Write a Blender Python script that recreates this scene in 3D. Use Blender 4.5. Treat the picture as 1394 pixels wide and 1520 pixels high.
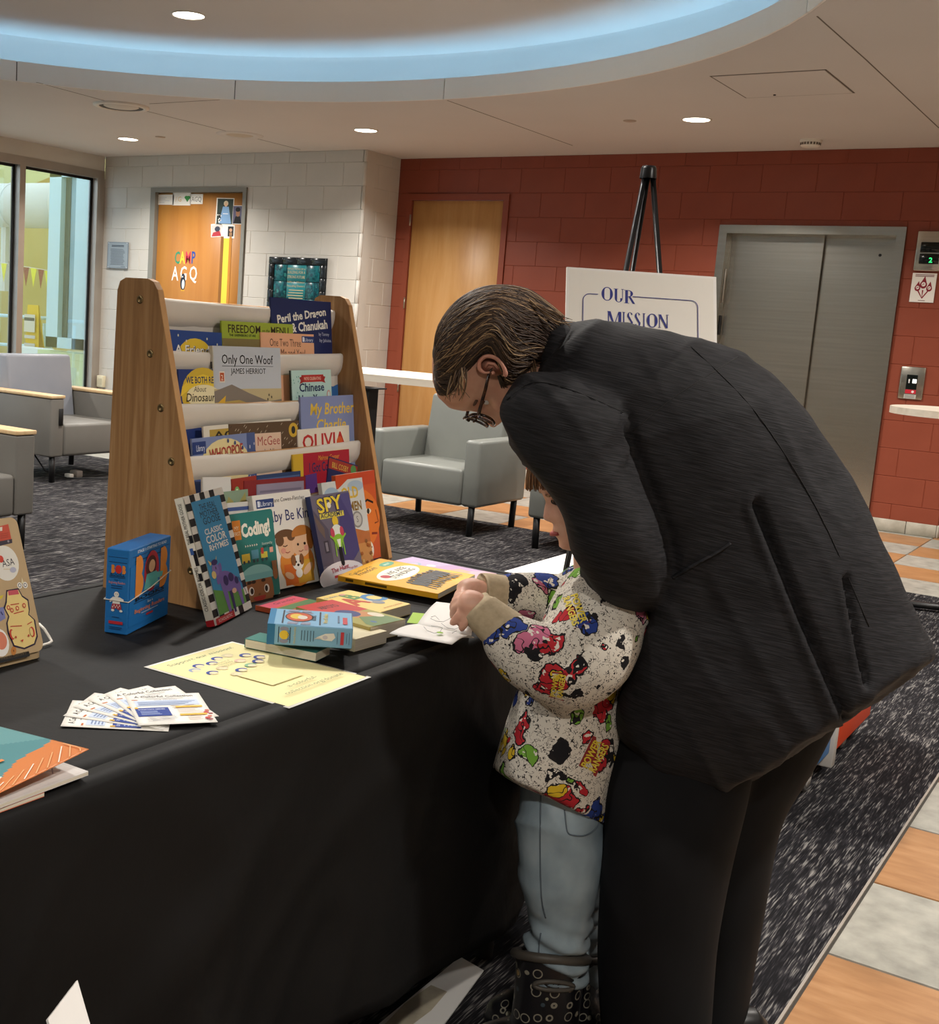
import bpy, bmesh, math, random
from mathutils import Vector, Matrix, Euler, noise as mnoise
random.seed(7)
for o in list(bpy.data.objects): bpy.data.objects.remove(o)
scene = bpy.context.scene
COL = scene.collection
V = Vector
# ------------------------------------------------------------------ camera (metres; red wall is Y = 0, floor Z = 0)
F_PX, CX, CY, IW, IH = 1815.416, 500.40, 760.66, 1394.0, 1520.0
YAW, PITCH, ROLL = math.radians(34.5252), math.radians(9.0797), math.radians(3.7478)
CAM = V((6.180, -9.6426, 1.2974))
_f = V((-math.sin(YAW)*math.cos(PITCH), math.cos(YAW)*math.cos(PITCH), -math.sin(PITCH)))
_r0 = V((math.cos(YAW), math.sin(YAW), 0)); _u0 = _r0.cross(_f)
_r = _r0*math.cos(ROLL) + _u0*math.sin(ROLL); _u = -_r0*math.sin(ROLL) + _u0*math.cos(ROLL)
cd = bpy.data.cameras.new('camera'); cam = bpy.data.objects.new('camera', cd); COL.objects.link(cam)
cam.matrix_world = Matrix(((_r.x,_u.x,-_f.x,CAM.x),(_r.y,_u.y,-_f.y,CAM.y),(_r.z,_u.z,-_f.z,CAM.z),(0,0,0,1)))
cd.sensor_fit = 'HORIZONTAL'; cd.sensor_width = 36.0; cd.lens = F_PX*36.0/IW
cd.shift_x = (IW/2-CX)/IW; cd.shift_y = (CY-IH/2)/IW; cd.clip_start = .05; cd.clip_end = 200
scene.camera = cam
# ------------------------------------------------------------------ world, exposure
w = bpy.data.worlds.new('daylight'); scene.world = w; w.use_nodes = True
w.node_tree.nodes['Background'].inputs[0].default_value = (.72, .86, 1, 1)
w.node_tree.nodes['Background'].inputs[1].default_value = 1.6
vs = scene.view_settings
vs.view_transform = 'Standard'; vs.look = 'None'; vs.gamma = 1; vs.use_curve_mapping = False; vs.exposure = 0.42
LAMP_W = 37.0          # watts of one downlight
WARM = (1.0, .945, .88)
# ------------------------------------------------------------------ survey helpers: a sighted direction met with a real plane
def ray(px, py): return _f + _r*((px-CX)/F_PX) - _u*((py-CY)/F_PX)
def onz(px, py, z): d = ray(px,py); return CAM + d*((z-CAM.z)/d.z)
def ony(px, py, y): d = ray(px,py); return CAM + d*((y-CAM.y)/d.y)
def onx(px, py, x): d = ray(px,py); return CAM + d*((x-CAM.x)/d.x)
FH = V((-math.sin(YAW), math.cos(YAW), 0)); RH = V((math.cos(YAW), math.sin(YAW), 0))
def onh(px, py, h): d = ray(px,py); return CAM + d*(h/d.dot(FH))        # h metres of level distance from the viewpoint
def onp(px, py, o, n): d = ray(px,py); return CAM + d*((o-CAM).dot(n)/d.dot(n))
# ------------------------------------------------------------------ colours and materials
def lin(c):
    if isinstance(c, str):
        c = c.lstrip('#'); c = tuple(int(c[i:i+2],16)/255 for i in (0,2,4))
    return tuple((x/12.92 if x <= .04045 else ((x+.055)/1.055)**2.4) for x in c[:3])
def c4(c): return (*lin(c), 1.0)
def nn(nt, t, x=0, **kw):
    n = nt.nodes.new(t)
    for k, v in kw.items():
        if k in n.inputs: n.inputs[k].default_value = v
        else: setattr(n, k, v)
    return n
def mat(name, col, rough=.5, metal=0.0, spec=.5, bump=None, vary=None, emit=None, coat=0, sheen=0, trans=0, ior=1.45, alpha=1, sss=0):
    """col: one colour, or two for a noise blend. vary=(scale xyz, detail, lo, hi); bump=(scale xyz, strength, distance)"""
    m = bpy.data.materials.new(name); m.use_nodes = True; nt = m.node_tree; b = nt.nodes['Principled BSDF']; L = nt.links.new
    b.inputs['Roughness'].default_value = rough; b.inputs['Metallic'].default_value = metal
    b.inputs['Specular IOR Level'].default_value = spec; b.inputs['IOR'].default_value = ior
    b.inputs['Coat Weight'].default_value = coat; b.inputs['Sheen Weight'].default_value = sheen
    b.inputs['Transmission Weight'].default_value = trans; b.inputs['Alpha'].default_value = alpha
    if sss: b.inputs['Subsurface Weight'].default_value = sss; b.inputs['Subsurface Radius'].default_value = (.012,.005,.003); b.inputs['Subsurface Scale'].default_value = 1
    tc = nn(nt,'ShaderNodeTexCoord')
    def tex(scale, detail=3, rough_=.55):
        mp = nn(nt,'ShaderNodeMapping'); mp.inputs['Scale'].default_value = scale if hasattr(scale,'__len__') else (scale,)*3
        L(tc.outputs['Object'], mp.inputs[0]); n = nn(nt,'ShaderNodeTexNoise'); n.inputs['Scale'].default_value = 1
        n.inputs['Detail'].default_value = detail; n.inputs['Roughness'].default_value = rough_; L(mp.outputs[0], n.inputs[0]); return n
    if isinstance(col, (list,)) and len(col) >= 2:
        sc, dt, lo, hi = vary or ((3,3,3),3,.35,.65)
        n = tex(sc, dt); cr = nn(nt,'ShaderNodeValToRGB'); L(n.outputs[0], cr.inputs[0])
        el = cr.color_ramp.elements; el[0].position = lo; el[1].position = hi; el[0].color = c4(col[0]); el[1].color = c4(col[-1])
        for i, c in enumerate(col[1:-1]):
            e = el.new(lo+(hi-lo)*(i+1)/(len(col)-1)); e.color = c4(c)
        L(cr.outputs[0], b.inputs['Base Color'])
    else: b.inputs['Base Color'].default_value = c4(col)
    if bump:
        n = tex(bump[0], 4); bp = nn(nt,'ShaderNodeBump'); bp.inputs['Strength'].default_value = bump[1]; bp.inputs['Distance'].default_value = bump[2]
        L(n.outputs[0], bp.inputs['Height']); L(bp.outputs[0], b.inputs['Normal'])
    if emit: b.inputs['Emission Color'].default_value = c4(emit[0]); b.inputs['Emission Strength'].default_value = emit[1]
    m['b'] = 1
    return m
def bsdf(m): return m.node_tree.nodes['Principled BSDF']
MT = {}
# print on paper, covers and cards: the ink colour is stored on the faces
def print_mat(name, rough):
    m = bpy.data.materials.new(name); m.use_nodes = True; nt = m.node_tree; b = nt.nodes['Principled BSDF']
    a = nn(nt,'ShaderNodeAttribute'); a.attribute_name = 'ink'; nt.links.new(a.outputs['Color'], b.inputs['Base Color'])
    b.inputs['Roughness'].default_value = rough; b.inputs['Specular IOR Level'].default_value = .35; return m
PRINT = print_mat('printed_ink', .42); PRINTM = print_mat('printed_ink_matt', .7)
# ------------------------------------------------------------------ mesh builder
class MB:
    def __init__(s): s.v = []; s.f = []; s.c = []; s.sm = []
    def add(s, vs, fs, col=None, smooth=False):
        o = len(s.v); s.v += [tuple(p) for p in vs]
        for f in fs: s.f.append([o+i for i in f]); s.c.append(col); s.sm.append(smooth)
        return s
    def box(s, x0,x1,y0,y1,z0,z1, col=None):
        return s.add([(x0,y0,z0),(x1,y0,z0),(x1,y1,z0),(x0,y1,z0),(x0,y0,z1),(x1,y0,z1),(x1,y1,z1),(x0,y1,z1)],
            [(0,3,2,1),(4,5,6,7),(0,1,5,4),(1,2,6,5),(2,3,7,6),(3,0,4,7)], col)
    def rbox(s, x0,x1,y0,y1,z0,z1, r=.01, seg=2, col=None, smooth=True):
        bm = bmesh.new(); bmesh.ops.create_cube(bm, size=1)
        for v in bm.verts: v.co = V(((x0+x1)/2+v.co.x*(x1-x0), (y0+y1)/2+v.co.y*(y1-y0), (z0+z1)/2+v.co.z*(z1-z0)))
        bmesh.ops.bevel(bm, geom=list(bm.edges), offset=r, segments=seg, affect='EDGES', profile=.5)
        bm.verts.index_update(); s.add([v.co for v in bm.verts], [[v.index for v in f.verts] for f in bm.faces], col, smooth); bm.free(); return s
    def rings(s, R, closed=False, cap=True, col=None, smooth=True):
        """R: list of rings of equal length"""
        n = len(R[0]); vs = [p for r in R for p in r]; fs = []
        m = len(R)
        for i in range(m if closed else m-1):
            a = i*n; b = ((i+1) % m)*n
            for j in range(n): k = (j+1) % n; fs.append((a+j, a+k, b+k, b+j))
        if cap and not closed: fs.append(tuple(reversed(range(n)))); fs.append(tuple(range((m-1)*n, m*n)))
        return s.add(vs, fs, col, smooth)
    def tube(s, pts, rad, n=8, col=None, cap=True, smooth=True, flat=1.0, up=None):
        pts = [V(p) for p in pts]; R = []; prev = None
        for i, p in enumerate(pts):
            t = (pts[min(i+1,len(pts)-1)]-pts[max(i-1,0)]).normalized()
            if prev is None:
                a = V(up) if up is not None else (V((0,0,1)) if abs(t.z) < .9 else V((1,0,0)))
                prev = (a - t*a.dot(t)).normalized()
            else: prev = (prev - t*prev.dot(t)).normalized()
            b = t.cross(prev); r = rad[i] if hasattr(rad,'__len__') else rad
            R.append([p + prev*(math.cos(2*math.pi*k/n)*r*flat) + b*(math.sin(2*math.pi*k/n)*r) for k in range(n)])
        return s.rings(R, cap=cap, col=col, smooth=smooth)
    def lathe(s, prof, n=24, c=(0,0,0), axis='z', col=None, cap=False, smooth=True):
        R = []
        for r, z in prof:
            ring = []
            for k in range(n):
                a = 2*math.pi*k/n; x, y = r*math.cos(a), r*math.sin(a)
                p = (x,y,z) if axis == 'z' else ((x,z,y) if axis == 'y' else (z,x,y))
                ring.append((c[0]+p[0], c[1]+p[1], c[2]+p[2]))
            R.append(ring)
        return s.rings(R, cap=cap, col=col, smooth=smooth)
    def prism(s, poly, d0, d1, fn, col=None, smooth=False):
        """poly in 2D, extruded d0..d1; fn(u,v,d) -> point"""
        n = len(poly); vs = [fn(u,v,d0) for u,v in poly]+[fn(u,v,d1) for u,v in poly]
        fs = [tuple(reversed(range(n))), tuple(range(n,2*n))]+[(i,(i+1)%n,n+(i+1)%n,n+i) for i in range(n)]
        return s.add(vs, fs, col, smooth)
    def xf(s, M): s.v = [tuple(M @ V(p)) for p in s.v]; return s
    def mesh(s, name):
        me = bpy.data.meshes.new(name); me.from_pydata(s.v, [], s.f)
        me.polygons.foreach_set('use_smooth', s.sm)
        if any(c is not None for c in s.c):
            at = me.color_attributes.new('ink', 'FLOAT_COLOR', 'CORNER'); buf = []
            cache = {}
            for f, c in zip(s.f, s.c):
                k = cache.get(c)
                if k is None: k = cache[c] = c4(c or '#808080')
                buf += list(k)*len(f)
            at.data.foreach_set('color', buf)
        me.update(); return me
    def build(s, name, m, parent=None, loc=None, rot=None):
        return link(name, s.mesh(name), m, parent, loc, rot)
def link(name, me, m=None, parent=None, loc=None, rot=None):
    o = bpy.data.objects.new(name, me)
    if m is not None:
        if not me.materials: me.materials.append(m)
    COL.objects.link(o)
    if parent is not None: o.parent = parent
    if loc is not None: o.location = loc
    if rot is not None: o.rotation_euler = rot
    return o
def tag(o, label=None, cat=None, group=None, kind=None):
    if label: o['label'] = label
    if cat: o['category'] = cat
    if group: o['group'] = group
    if kind: o['kind'] = kind
    return o
def thing(name, label, cat, loc=(0,0,0), rz=0, group=None, M=None):
    o = bpy.data.objects.new(name, None); COL.objects.link(o); o.empty_display_size = .05
    if M is not None: o.matrix_world = M
    else: o.location = loc; o.rotation_euler = (0,0,rz)
    return tag(o, label, cat, group)
def struct(name, mb, m, label=None):
    o = mb.build(name, m); o['kind'] = 'structure'
    if label: o['label'] = label
    return o
def frame(o, ex, ey):
    """matrix with origin o, x along ex, y along ey"""
    ex = V(ex).normalized(); ey = V(ey); ey = (ey - ex*ey.dot(ex)).normalized(); ez = ex.cross(ey)
    return Matrix(((ex.x,ey.x,ez.x,o[0]),(ex.y,ey.y,ez.y,o[1]),(ex.z,ey.z,ez.z,o[2]),(0,0,0,1)))
# ------------------------------------------------------------------ flat print: polygons and lettering in a page's own plane
_tc = {}
def letters(t, bold=0.0):
    k = (t, bold)
    if k not in _tc:
        cu = bpy.data.curves.new('t','FONT'); cu.body = t; cu.size = 1; cu.resolution_u = 2; cu.offset = bold; cu.fill_mode = 'FRONT'
        ob = bpy.data.objects.new('t', cu); me = ob.to_mesh()
        vs = [(v.co.x, v.co.y) for v in me.vertices]; fs = [tuple(p.vertices) for p in me.polygons]
        ob.to_mesh_clear(); bpy.data.objects.remove(ob); bpy.data.curves.remove(cu)
        _tc[k] = (vs, fs, min(v[0] for v in vs), max(v[0] for v in vs))
    return _tc[k]
class Page:
    """a printed sheet: u to the right, v up, in metres; every call lies a hair above the last"""
    def __init__(s, z=0.0, step=.00005): s.mb = MB(); s.z = z; s.step = step; s.w = 1; s.h = 1; s.warp = None
    def _put(s, pts, faces, col):
        s.z += s.step; z = s.z
        fs = []
        for f in faces:
            a = sum(pts[f[i]][0]*pts[f[(i+1)%len(f)]][1]-pts[f[(i+1)%len(f)]][0]*pts[f[i]][1] for i in range(len(f)))
            fs.append(f if a >= 0 else tuple(reversed(f)))
        s.mb.add([(x,y,z) for x,y in pts], fs, col)
    def S(s, p): return (p[0]*s.w, p[1]*s.h)
    def poly(s, pts, col): s._put([s.S(p) for p in pts], [tuple(range(len(pts)))], col)
    def rect(s, x0,y0,x1,y1, col): s.poly([(x0,y0),(x1,y0),(x1,y1),(x0,y1)], col)
    def ell(s, cx,cy,rx,ry, col, n=20, a0=0, a1=360, rot=0):
        P = []; full = abs(a1-a0) >= 360; cr, sr = math.cos(math.radians(rot)), math.sin(math.radians(rot))
        for i in range(n if full else n+1):
            a = math.radians(a0+(a1-a0)*i/n); x, y = rx*math.cos(a), ry*math.sin(a); P.append((cx+x*cr-y*sr, cy+x*sr+y*cr))
        s.poly(P, col)
    def line(s, pts, wd, col):
        """polyline of absolute width wd (in u units)"""
        P = [V((p[0]*s.w, p[1]*s.h)) for p in pts]; Lf = []; Rt = []; wd = wd*s.w
        for i, p in enumerate(P):
            t = (P[min(i+1,len(P)-1)]-P[max(i-1,0)]).normalized(); n = V((-t.y,t.x))*wd*.5; Lf.append(p+n); Rt.append(p-n)
        k = len(P); s._put([tuple(p) for p in Lf+Rt], [(i,i+1,k+i+1,k+i) for i in range(k-1)], col)
    def text(s, t, x, y, size, col, al='c', xs=1.0, sh=0.0, rot=0, bold=0.0, fit=None, wave=0.0):
        """size = line height in v units; al l/c/r; fit = total width in u units"""
        vs, fs, x0, x1 = letters(t, bold); k = size*s.h*1.38; wd = (x1-x0)*k*xs
        if fit: xs *= fit*s.w/wd; wd = fit*s.w
        off = {'l':0,'c':wd/2,'r':wd}[al]; cr, sr = math.cos(math.radians(rot)), math.sin(math.radians(rot)); P = []
        for a, b in vs:
            X = (a-x0)*k*xs-off+b*k*sh; Y = b*k
            if wave: Y += wave*size*s.h*math.sin((a-x0)*4)
            P.append((x*s.w+X*cr-Y*sr, y*s.h+X*sr+Y*cr))
        s._put(P, fs, col)
    def lines(s, x0, x1, y, n, dy, th, col, rag=.15):
        for i in range(n): s.rect(x0, y-i*dy, x1-random.random()*rag*(x1-x0), y-i*dy+th, col)
# ================================================================== materials of the place
MT['red'] = mat('red_wall_paint', ['#843f2b','#8f4732'], .45, vary=((2.5,2.5,2.5),4,.3,.7), bump=((90,90,90),.12,.002))
MT['cream'] = mat('cream_wall_paint', ['#c6c2b9','#cfcbc2'], .5, vary=((2,2,2),4,.3,.7), bump=((90,90,90),.12,.002))
MT['ceil'] = mat('ceiling_paint', ['#cbc6c2','#d1ccc8'], .85, vary=((.6,.6,.6),3,.3,.7))
MT['ceilw'] = mat('white_fascia_paint', '#f1ede7', .7)
MT['grey_tile'] = mat('grey_stone_tile', ['#85837a','#97958b','#a6a398'], .38, vary=((14,14,14),6,.32,.68), bump=((60,60,60),.08,.001))
MT['orange_tile'] = mat('orange_stone_tile', ['#8d633f','#9d724a','#ab8159'], .38, vary=((6,26,14),6,.3,.7), bump=((60,60,60),.08,.001))
MT['grout'] = mat('dark_grout', '#4a4640', .9)
MT['base_tile'] = mat('baseboard_tile', ['#a09b8c','#bab5a7'], .45, vary=((12,12,12),5,.3,.7))
MT['steel'] = mat('brushed_steel', ['#b8b4a9','#c3bfb4'], .27, 1.0, vary=((1.2,1.2,60),3,.3,.7))
MT['steel_d'] = mat('steel_jamb', '#a9a397', .34, 1.0)
MT['alu'] = mat('aluminium_frame', ['#a79e93','#b3aaa0'], .42, .55, vary=((3,3,3),2,.3,.7))
MT['black'] = mat('black_metal', '#111112', .45)
MT['rubber'] = mat('black_rubber', '#0c0c0d', .6)
MT['white_plastic'] = mat('white_plastic', '#e4e0d6', .4)
MT['dark_line'] = mat('dark_joint', '#6e645b', .9)  # one dark grey for joints, slots and rims
MT['glow'] = mat('lamp_diffuser', '#fffaf0', .4, emit=('#fff3e0', 14))
MT['trim_white'] = mat('white_trim_ring', '#d9d2c8', .45)
def carpet_mat():
    m = bpy.data.materials.new('woven_carpet'); m.use_nodes = True; nt = m.node_tree; b = nt.nodes['Principled BSDF']; L = nt.links.new
    tc = nn(nt,'ShaderNodeTexCoord')
    def N(scale, det, rg=.6):
        mp = nn(nt,'ShaderNodeMapping'); mp.inputs['Scale'].default_value = scale; L(tc.outputs['Object'], mp.inputs[0])
        n = nn(nt,'ShaderNodeTexNoise'); n.inputs['Scale'].default_value = 1; n.inputs['Detail'].default_value = det; n.inputs['Roughness'].default_value = rg
        L(mp.outputs[0], n.inputs[0]); return n.outputs[0]
    fine = N((280,17,1), 1); mid = N((70,4.0,1), 2); big = N((9,9,1), 1)
    def mth(op, a, b_):
        n = nn(nt,'ShaderNodeMath', operation=op)
        for i, x in enumerate((a,b_)):
            if isinstance(x,(int,float)): n.inputs[i].default_value = x
            else: L(x, n.inputs[i])
        return n.outputs[0]
    s = mth('ADD', mth('MULTIPLY', fine, .66), mth('ADD', mth('MULTIPLY', mid, .52), mth('MULTIPLY', big, .18)))
    cr = nn(nt,'ShaderNodeValToRGB'); L(s, cr.inputs[0]); e = cr.color_ramp.elements
    e[0].position = .62; e[0].color = c4('#171618'); e[1].position = .86; e[1].color = c4('#7f7c78')
    k = e.new(.73); k.color = c4('#2d2b2e')
    L(cr.outputs[0], b.inputs['Base Color']); b.inputs['Roughness'].default_value = .95; b.inputs['Specular IOR Level'].default_value = .1
    bp = nn(nt,'ShaderNodeBump'); bp.inputs['Strength'].default_value = .5; bp.inputs['Distance'].default_value = .003; L(fine, bp.inputs['Height']); L(bp.outputs[0], b.inputs['Normal'])
    return m
MT['carpet'] = carpet_mat()
def wood_mat(name, cols, grain=(7,90,3), dist=.4, rough=.42, lo=.3, hi=.72, axis=None):
    m = bpy.data.materials.new(name); m.use_nodes = True; nt = m.node_tree; b = nt.nodes['Principled BSDF']; L = nt.links.new
    tc = nn(nt,'ShaderNodeTexCoord'); mp = nn(nt,'ShaderNodeMapping'); mp.inputs['Scale'].default_value = grain; L(tc.outputs['Object'], mp.inputs[0])
    n = nn(nt,'ShaderNodeTexNoise'); n.inputs['Scale'].default_value = 1; n.inputs['Detail'].default_value = 7; n.inputs['Roughness'].default_value = .62; n.inputs['Distortion'].default_value = dist
    L(mp.outputs[0], n.inputs[0]); cr = nn(nt,'ShaderNodeValToRGB'); L(n.outputs[0], cr.inputs[0]); e = cr.color_ramp.elements
    e[0].position = lo; e[1].position = hi; e[0].color = c4(cols[0]); e[1].color = c4(cols[-1])
    for i, c in enumerate(cols[1:-1]): k = e.new(lo+(hi-lo)*(i+1)/(len(cols)-1)); k.color = c4(c)
    L(cr.outputs[0], b.inputs['Base Color']); b.inputs['Roughness'].default_value = rough
    bp = nn(nt,'ShaderNodeBump'); bp.inputs['Strength'].default_value = .12; bp.inputs['Distance'].default_value = .001; L(n.outputs[0], bp.inputs['Height']); L(bp.outputs[0], b.inputs['Normal'])
    return m
MT['maple'] = wood_mat('maple_door_veneer', ['#b88549','#c59458','#cd9f67'], (9,9,1.0), .8)
MT['oak_door'] = wood_mat('amber_door_veneer', ['#a86c2a','#b37834','#bb823c'], (5,5,.6), .5)
MT['oak'] = wood_mat('oak_shelf_laminate', ['#8a6138','#ab7f50','#c19a6c'], (40,40,2.2), 1.2, lo=.28, hi=.72)
MT['edge_oak'] = wood_mat('pale_edge_band', ['#b98852','#cc9f6b'], (30,30,4), .5)
MT['laminate'] = wood_mat('pale_laminate', ['#cfc3b0','#ded4c3','#e6ddcd'], (2,26,9), .5)
# ================================================================== floor
floor = struct('floor', MB().box(-3.35,9.2,-13.2,4.2,-.12,-.006), MT['grout'])
MB().box(-3.2,5.690,-13,-2.376,-.006,0).build('carpet', MT['carpet'], floor)['label'] = 'dark grey carpet with pale broken streaks'
TS, GX, GY = .458, 5.696, -6.951
def chamfer_tile(w, d, h, c):
    m = MB(); m.add([(0,0,0),(w,0,0),(w,d,0),(0,d,0),(c,c,h),(w-c,c,h),(w-c,d-c,h),(c,d-c,h)], [(4,5,6,7),(0,1,5,4),(1,2,6,5),(2,3,7,6),(3,0,4,7)]); return m.mesh('tile')
tile_me = [chamfer_tile(TS-.005, TS-.005, .006, .002) for _ in range(2)]
tile_me[0].materials.append(MT['orange_tile']); tile_me[1].materials.append(MT['grey_tile'])
for i in range(-20, 7):
    for j in range(-5, 17):
        x, y = GX+i*TS, GY+j*TS
        if x > 8.6 or x < -3.2 or y > .35 or (i < 0 and j < 10): continue
        if y+TS > .02 and i < -2: continue
        link('tile', tile_me[1 if (i+j) % 2 == 0 else 0], None, floor, (x+.0025, y+.0025, -.006))
for i in range(-20, -2):     # cut row against the red wall and the white wall
    x, y = GX+i*TS, GY+15*TS
    if x < .0 : continue
    t = link('tile', chamfer_tile(TS-.005, -y-.004, .006, .002), MT['grey_tile' if (i+15) % 2 == 0 else 'orange_tile'], floor, (x+.0025, y+.0025, -.006))
struct('trim_1', MB().box(5.6875,5.6935,-13,-2.376,-.004,.002), MT['alu'])
# ================================================================== block walls
BH, BW, JT = .2032, .4064, .0045
_bm = {}
def block_mesh(w, h, m):
    k = (round(w,3), round(h,3), m)
    if k not in _bm:
        c, t, g = .0030, .0035, .0006
        b = MB(); b.add([(g,0,g),(w-g,0,g),(w-g,0,h-g),(g,0,h-g),(g+c,-t,g+c),(w-g-c,-t,g+c),(w-g-c,-t,h-g-c),(g+c,-t,h-g-c)],
            [(4,5,6,7),(0,1,5,4),(1,2,6,5),(2,3,7,6),(3,0,4,7)])
        me = b.mesh('block'); me.materials.append(MT[m]); _bm[k] = me
    return _bm[k]
def block_wall(parent, L, H, m, place, openings=(), off=(0,.2032), z0=0.0):
    """place(u, z) -> (location, rz); blocks run along u from 0 to L"""
    n = 0
    for k in range(int(H/BH)+1):
        za, zb = k*BH, min((k+1)*BH, H)
        if zb-za < .02 or zb <= z0: continue
        u = off[k % 2]-BW
        while u < L:
            a, b = max(u,0), min(u+BW, L); u += BW
            if b-a < .02: continue
            pieces = [(a,b,max(za,z0),zb)]
            for (o0,o1,p0,p1) in openings:
                nxt = []
                for (x0,x1,q0,q1) in pieces:
                    if x1 <= o0 or x0 >= o1 or q1 <= p0 or q0 >= p1: nxt.append((x0,x1,q0,q1)); continue
                    if x0 < o0: nxt.append((x0,o0,q0,q1))
                    if x1 > o1: nxt.append((o1,x1,q0,q1))
                    c0, c1 = max(x0,o0), min(x1,o1)
                    if q1 > p1: nxt.append((c0,c1,p1,q1))
                    if q0 < p0: nxt.append((c0,c1,q0,p0))
                pieces = nxt
            for (x0,x1,q0,q1) in pieces:
                if x1-x0 < .015 or q1-q0 < .015: continue
                loc, rz = place(x0, q0); link('block', block_mesh(x1-x0, q1-q0, m), None, parent, loc, (0,0,rz)); n += 1
    return n
CEIL = 2.742; YW = -.565; XL = -3.2; XR = 4.797
def slab_wall(name, m, x0,x1,y0,y1,z0,z1, holes, along='x'):
    """a wall plate cut around rectangular openings (u0,u1,z0,z1)"""
    us = sorted({x0 if along=='x' else y0, x1 if along=='x' else y1, *[h[0] for h in holes], *[h[1] for h in holes]})
    zs = sorted({z0, z1, *[h[2] for h in holes], *[h[3] for h in holes]}); b = MB()
    for i in range(len(us)-1):
        for j in range(len(zs)-1):
            um, zm = (us[i]+us[i+1])/2, (zs[j]+zs[j+1])/2
            if any(h[0] < um < h[1] and h[2] < zm < h[3] for h in holes) or zs[j] >= z1: continue
            if along == 'x': b.box(us[i],us[i+1],y0,y1,zs[j],zs[j+1])
            else: b.box(x0,x1,us[i],us[i+1],zs[j],zs[j+1])
    return struct(name, b, m)
D1 = (.10, 1.128, 0, 2.428); EL = (2.977, 4.324, 0, 2.191)
wall_back = slab_wall('wall_back', MT['red'], -.06,XR,.007,.15,0,CEIL, [(D1[0],D1[1],-.01,D1[3]), (EL[0],EL[1],-.01,EL[3])])
block_wall(wall_back, XR, CEIL, 'red', lambda u,z: ((u,.007,z),0), [D1, EL])
D2 = (-2.535, -1.318, 0, 2.432)
wall_white = slab_wall('wall_left_return', MT['cream'], XL,0,YW+.007,YW+.15,0,CEIL, [(D2[0],D2[1],-.01,D2[3])])
wall_white.name = 'wall_side'
block_wall(wall_white, -XL-.02, CEIL, 'cream', lambda u,z: ((XL+u,YW+.007,z),0), [(D2[0]-XL,D2[1]-XL,0,D2[3])], off=(.12,.3232))
# rounded corner and short return to the red wall
wall_ret = struct('wall_corner', MB().box(-.15,-.007,YW+.007,.0,0,CEIL), MT['cream'])
block_wall(wall_ret, -YW-.012, CEIL, 'cream', lambda u,z: ((-.007,YW+.012+u,z),math.pi/2), off=(.2032,.40))
b = MB()
for k in range(14):
    za, zb = k*BH+.0012, min((k+1)*BH, CEIL)-.0012; R = []
    for z, s_ in ((za,.0),(za+.004,.004),(zb-.004,.004),(zb,.0)):
        ring = [(-.03,YW+.03,z)]
        for i in range(7):
            a = math.radians(-90+15*i); r = .022+s_; ring.append((-.022+r*math.cos(a), YW+.022+r*math.sin(a), z))
        R.append(ring)
    b.rings(R, cap=True)
b.build('bullnose_corner', MT['cream'], wall_ret)
# far corridor beyond the red wall's end and the unseen sides of the hall
struct('wall_corridor', MB().box(XR-.15,XR,.15,4.2,0,CEIL).box(XR,9.2,4.05,4.2,0,CEIL), MT['red'])
struct('wall_right', MB().box(9.05,9.2,-13.2,4.2,0,3.1), MT['cream'])
struct('wall_front', MB().box(-3.35,9.2,-13.2,-13.05,0,3.1), MT['cream'])
bb = struct('baseboard_back', MB().box(EL[1]+.0,XR+.0,-.004,.006,0,.09), MT['grout'])
for x0, x1 in ((4.33,4.585),(4.589,4.79)):
    MB().rbox(x0,x1,-.014,-.002,.001,.092,.003,1).build('base_tile', MT['base_tile'], bb)
MB().rbox(XR-.004,XR+.010,-.014,.30,.001,.092,.003,1).build('base_tile', MT['base_tile'], bb)
for i in range(5):
    x0 = 1.14+i*.365
    MB().rbox(x0,x0+.36,-.014,-.002,.001,.092,.003,1).build('base_tile', MT['base_tile'], bb)
bs = struct('baseboard_side', MB().box(-1.3,.0,YW-.004,YW+.006,0,.09), MT['grout'])
for i in range(4): MB().rbox(-1.3+i*.325,-1.3+i*.325+.32,YW-.014,YW-.002,.001,.092,.003,1).build('base_tile', MT['base_tile'], bs)
# ================================================================== ceiling with the round cove
CC, CR, FT, UR, UZ = V((1.90,-5.70)), 3.20, 2.872, 3.42, 3.07
NSEG = 120
def cpt(r, a, z): return (CC.x+r*math.cos(a), CC.y+r*math.sin(a), z)
def outer(a):
    dx, dy = math.cos(a), math.sin(a); t = 1e9
    for lim, d, c in ((9.2,dx,CC.x),(-3.35,dx,CC.x),(4.2,dy,CC.y),(-13.2,dy,CC.y)):
        if abs(d) > 1e-9 and (lim-c)/d > 0: t = min(t, (lim-c)/d)
    return t
angs = sorted({round(2*math.pi*i/NSEG,6) for i in range(NSEG)} | {round(math.atan2(y-CC.y,x-CC.x) % (2*math.pi),6) for x in (9.2,-3.35) for y in (4.2,-13.2)})
b = MB(); N = len(angs)
vs_ = [cpt(CR,a,CEIL) for a in angs]+[(*[CC[i]+outer(a)*(math.cos(a),math.sin(a))[i] for i in (0,1)],CEIL) for a in angs]
b.add(vs_, [(i,(i+1)%N,N+(i+1)%N,N+i) for i in range(N)])
vt_ = [(x,y,CEIL+.3 if i >= N else CEIL+.012) for i,(x,y,z) in enumerate(vs_)]
ceiling = struct('ceiling', b, MT['ceil'])
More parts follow.
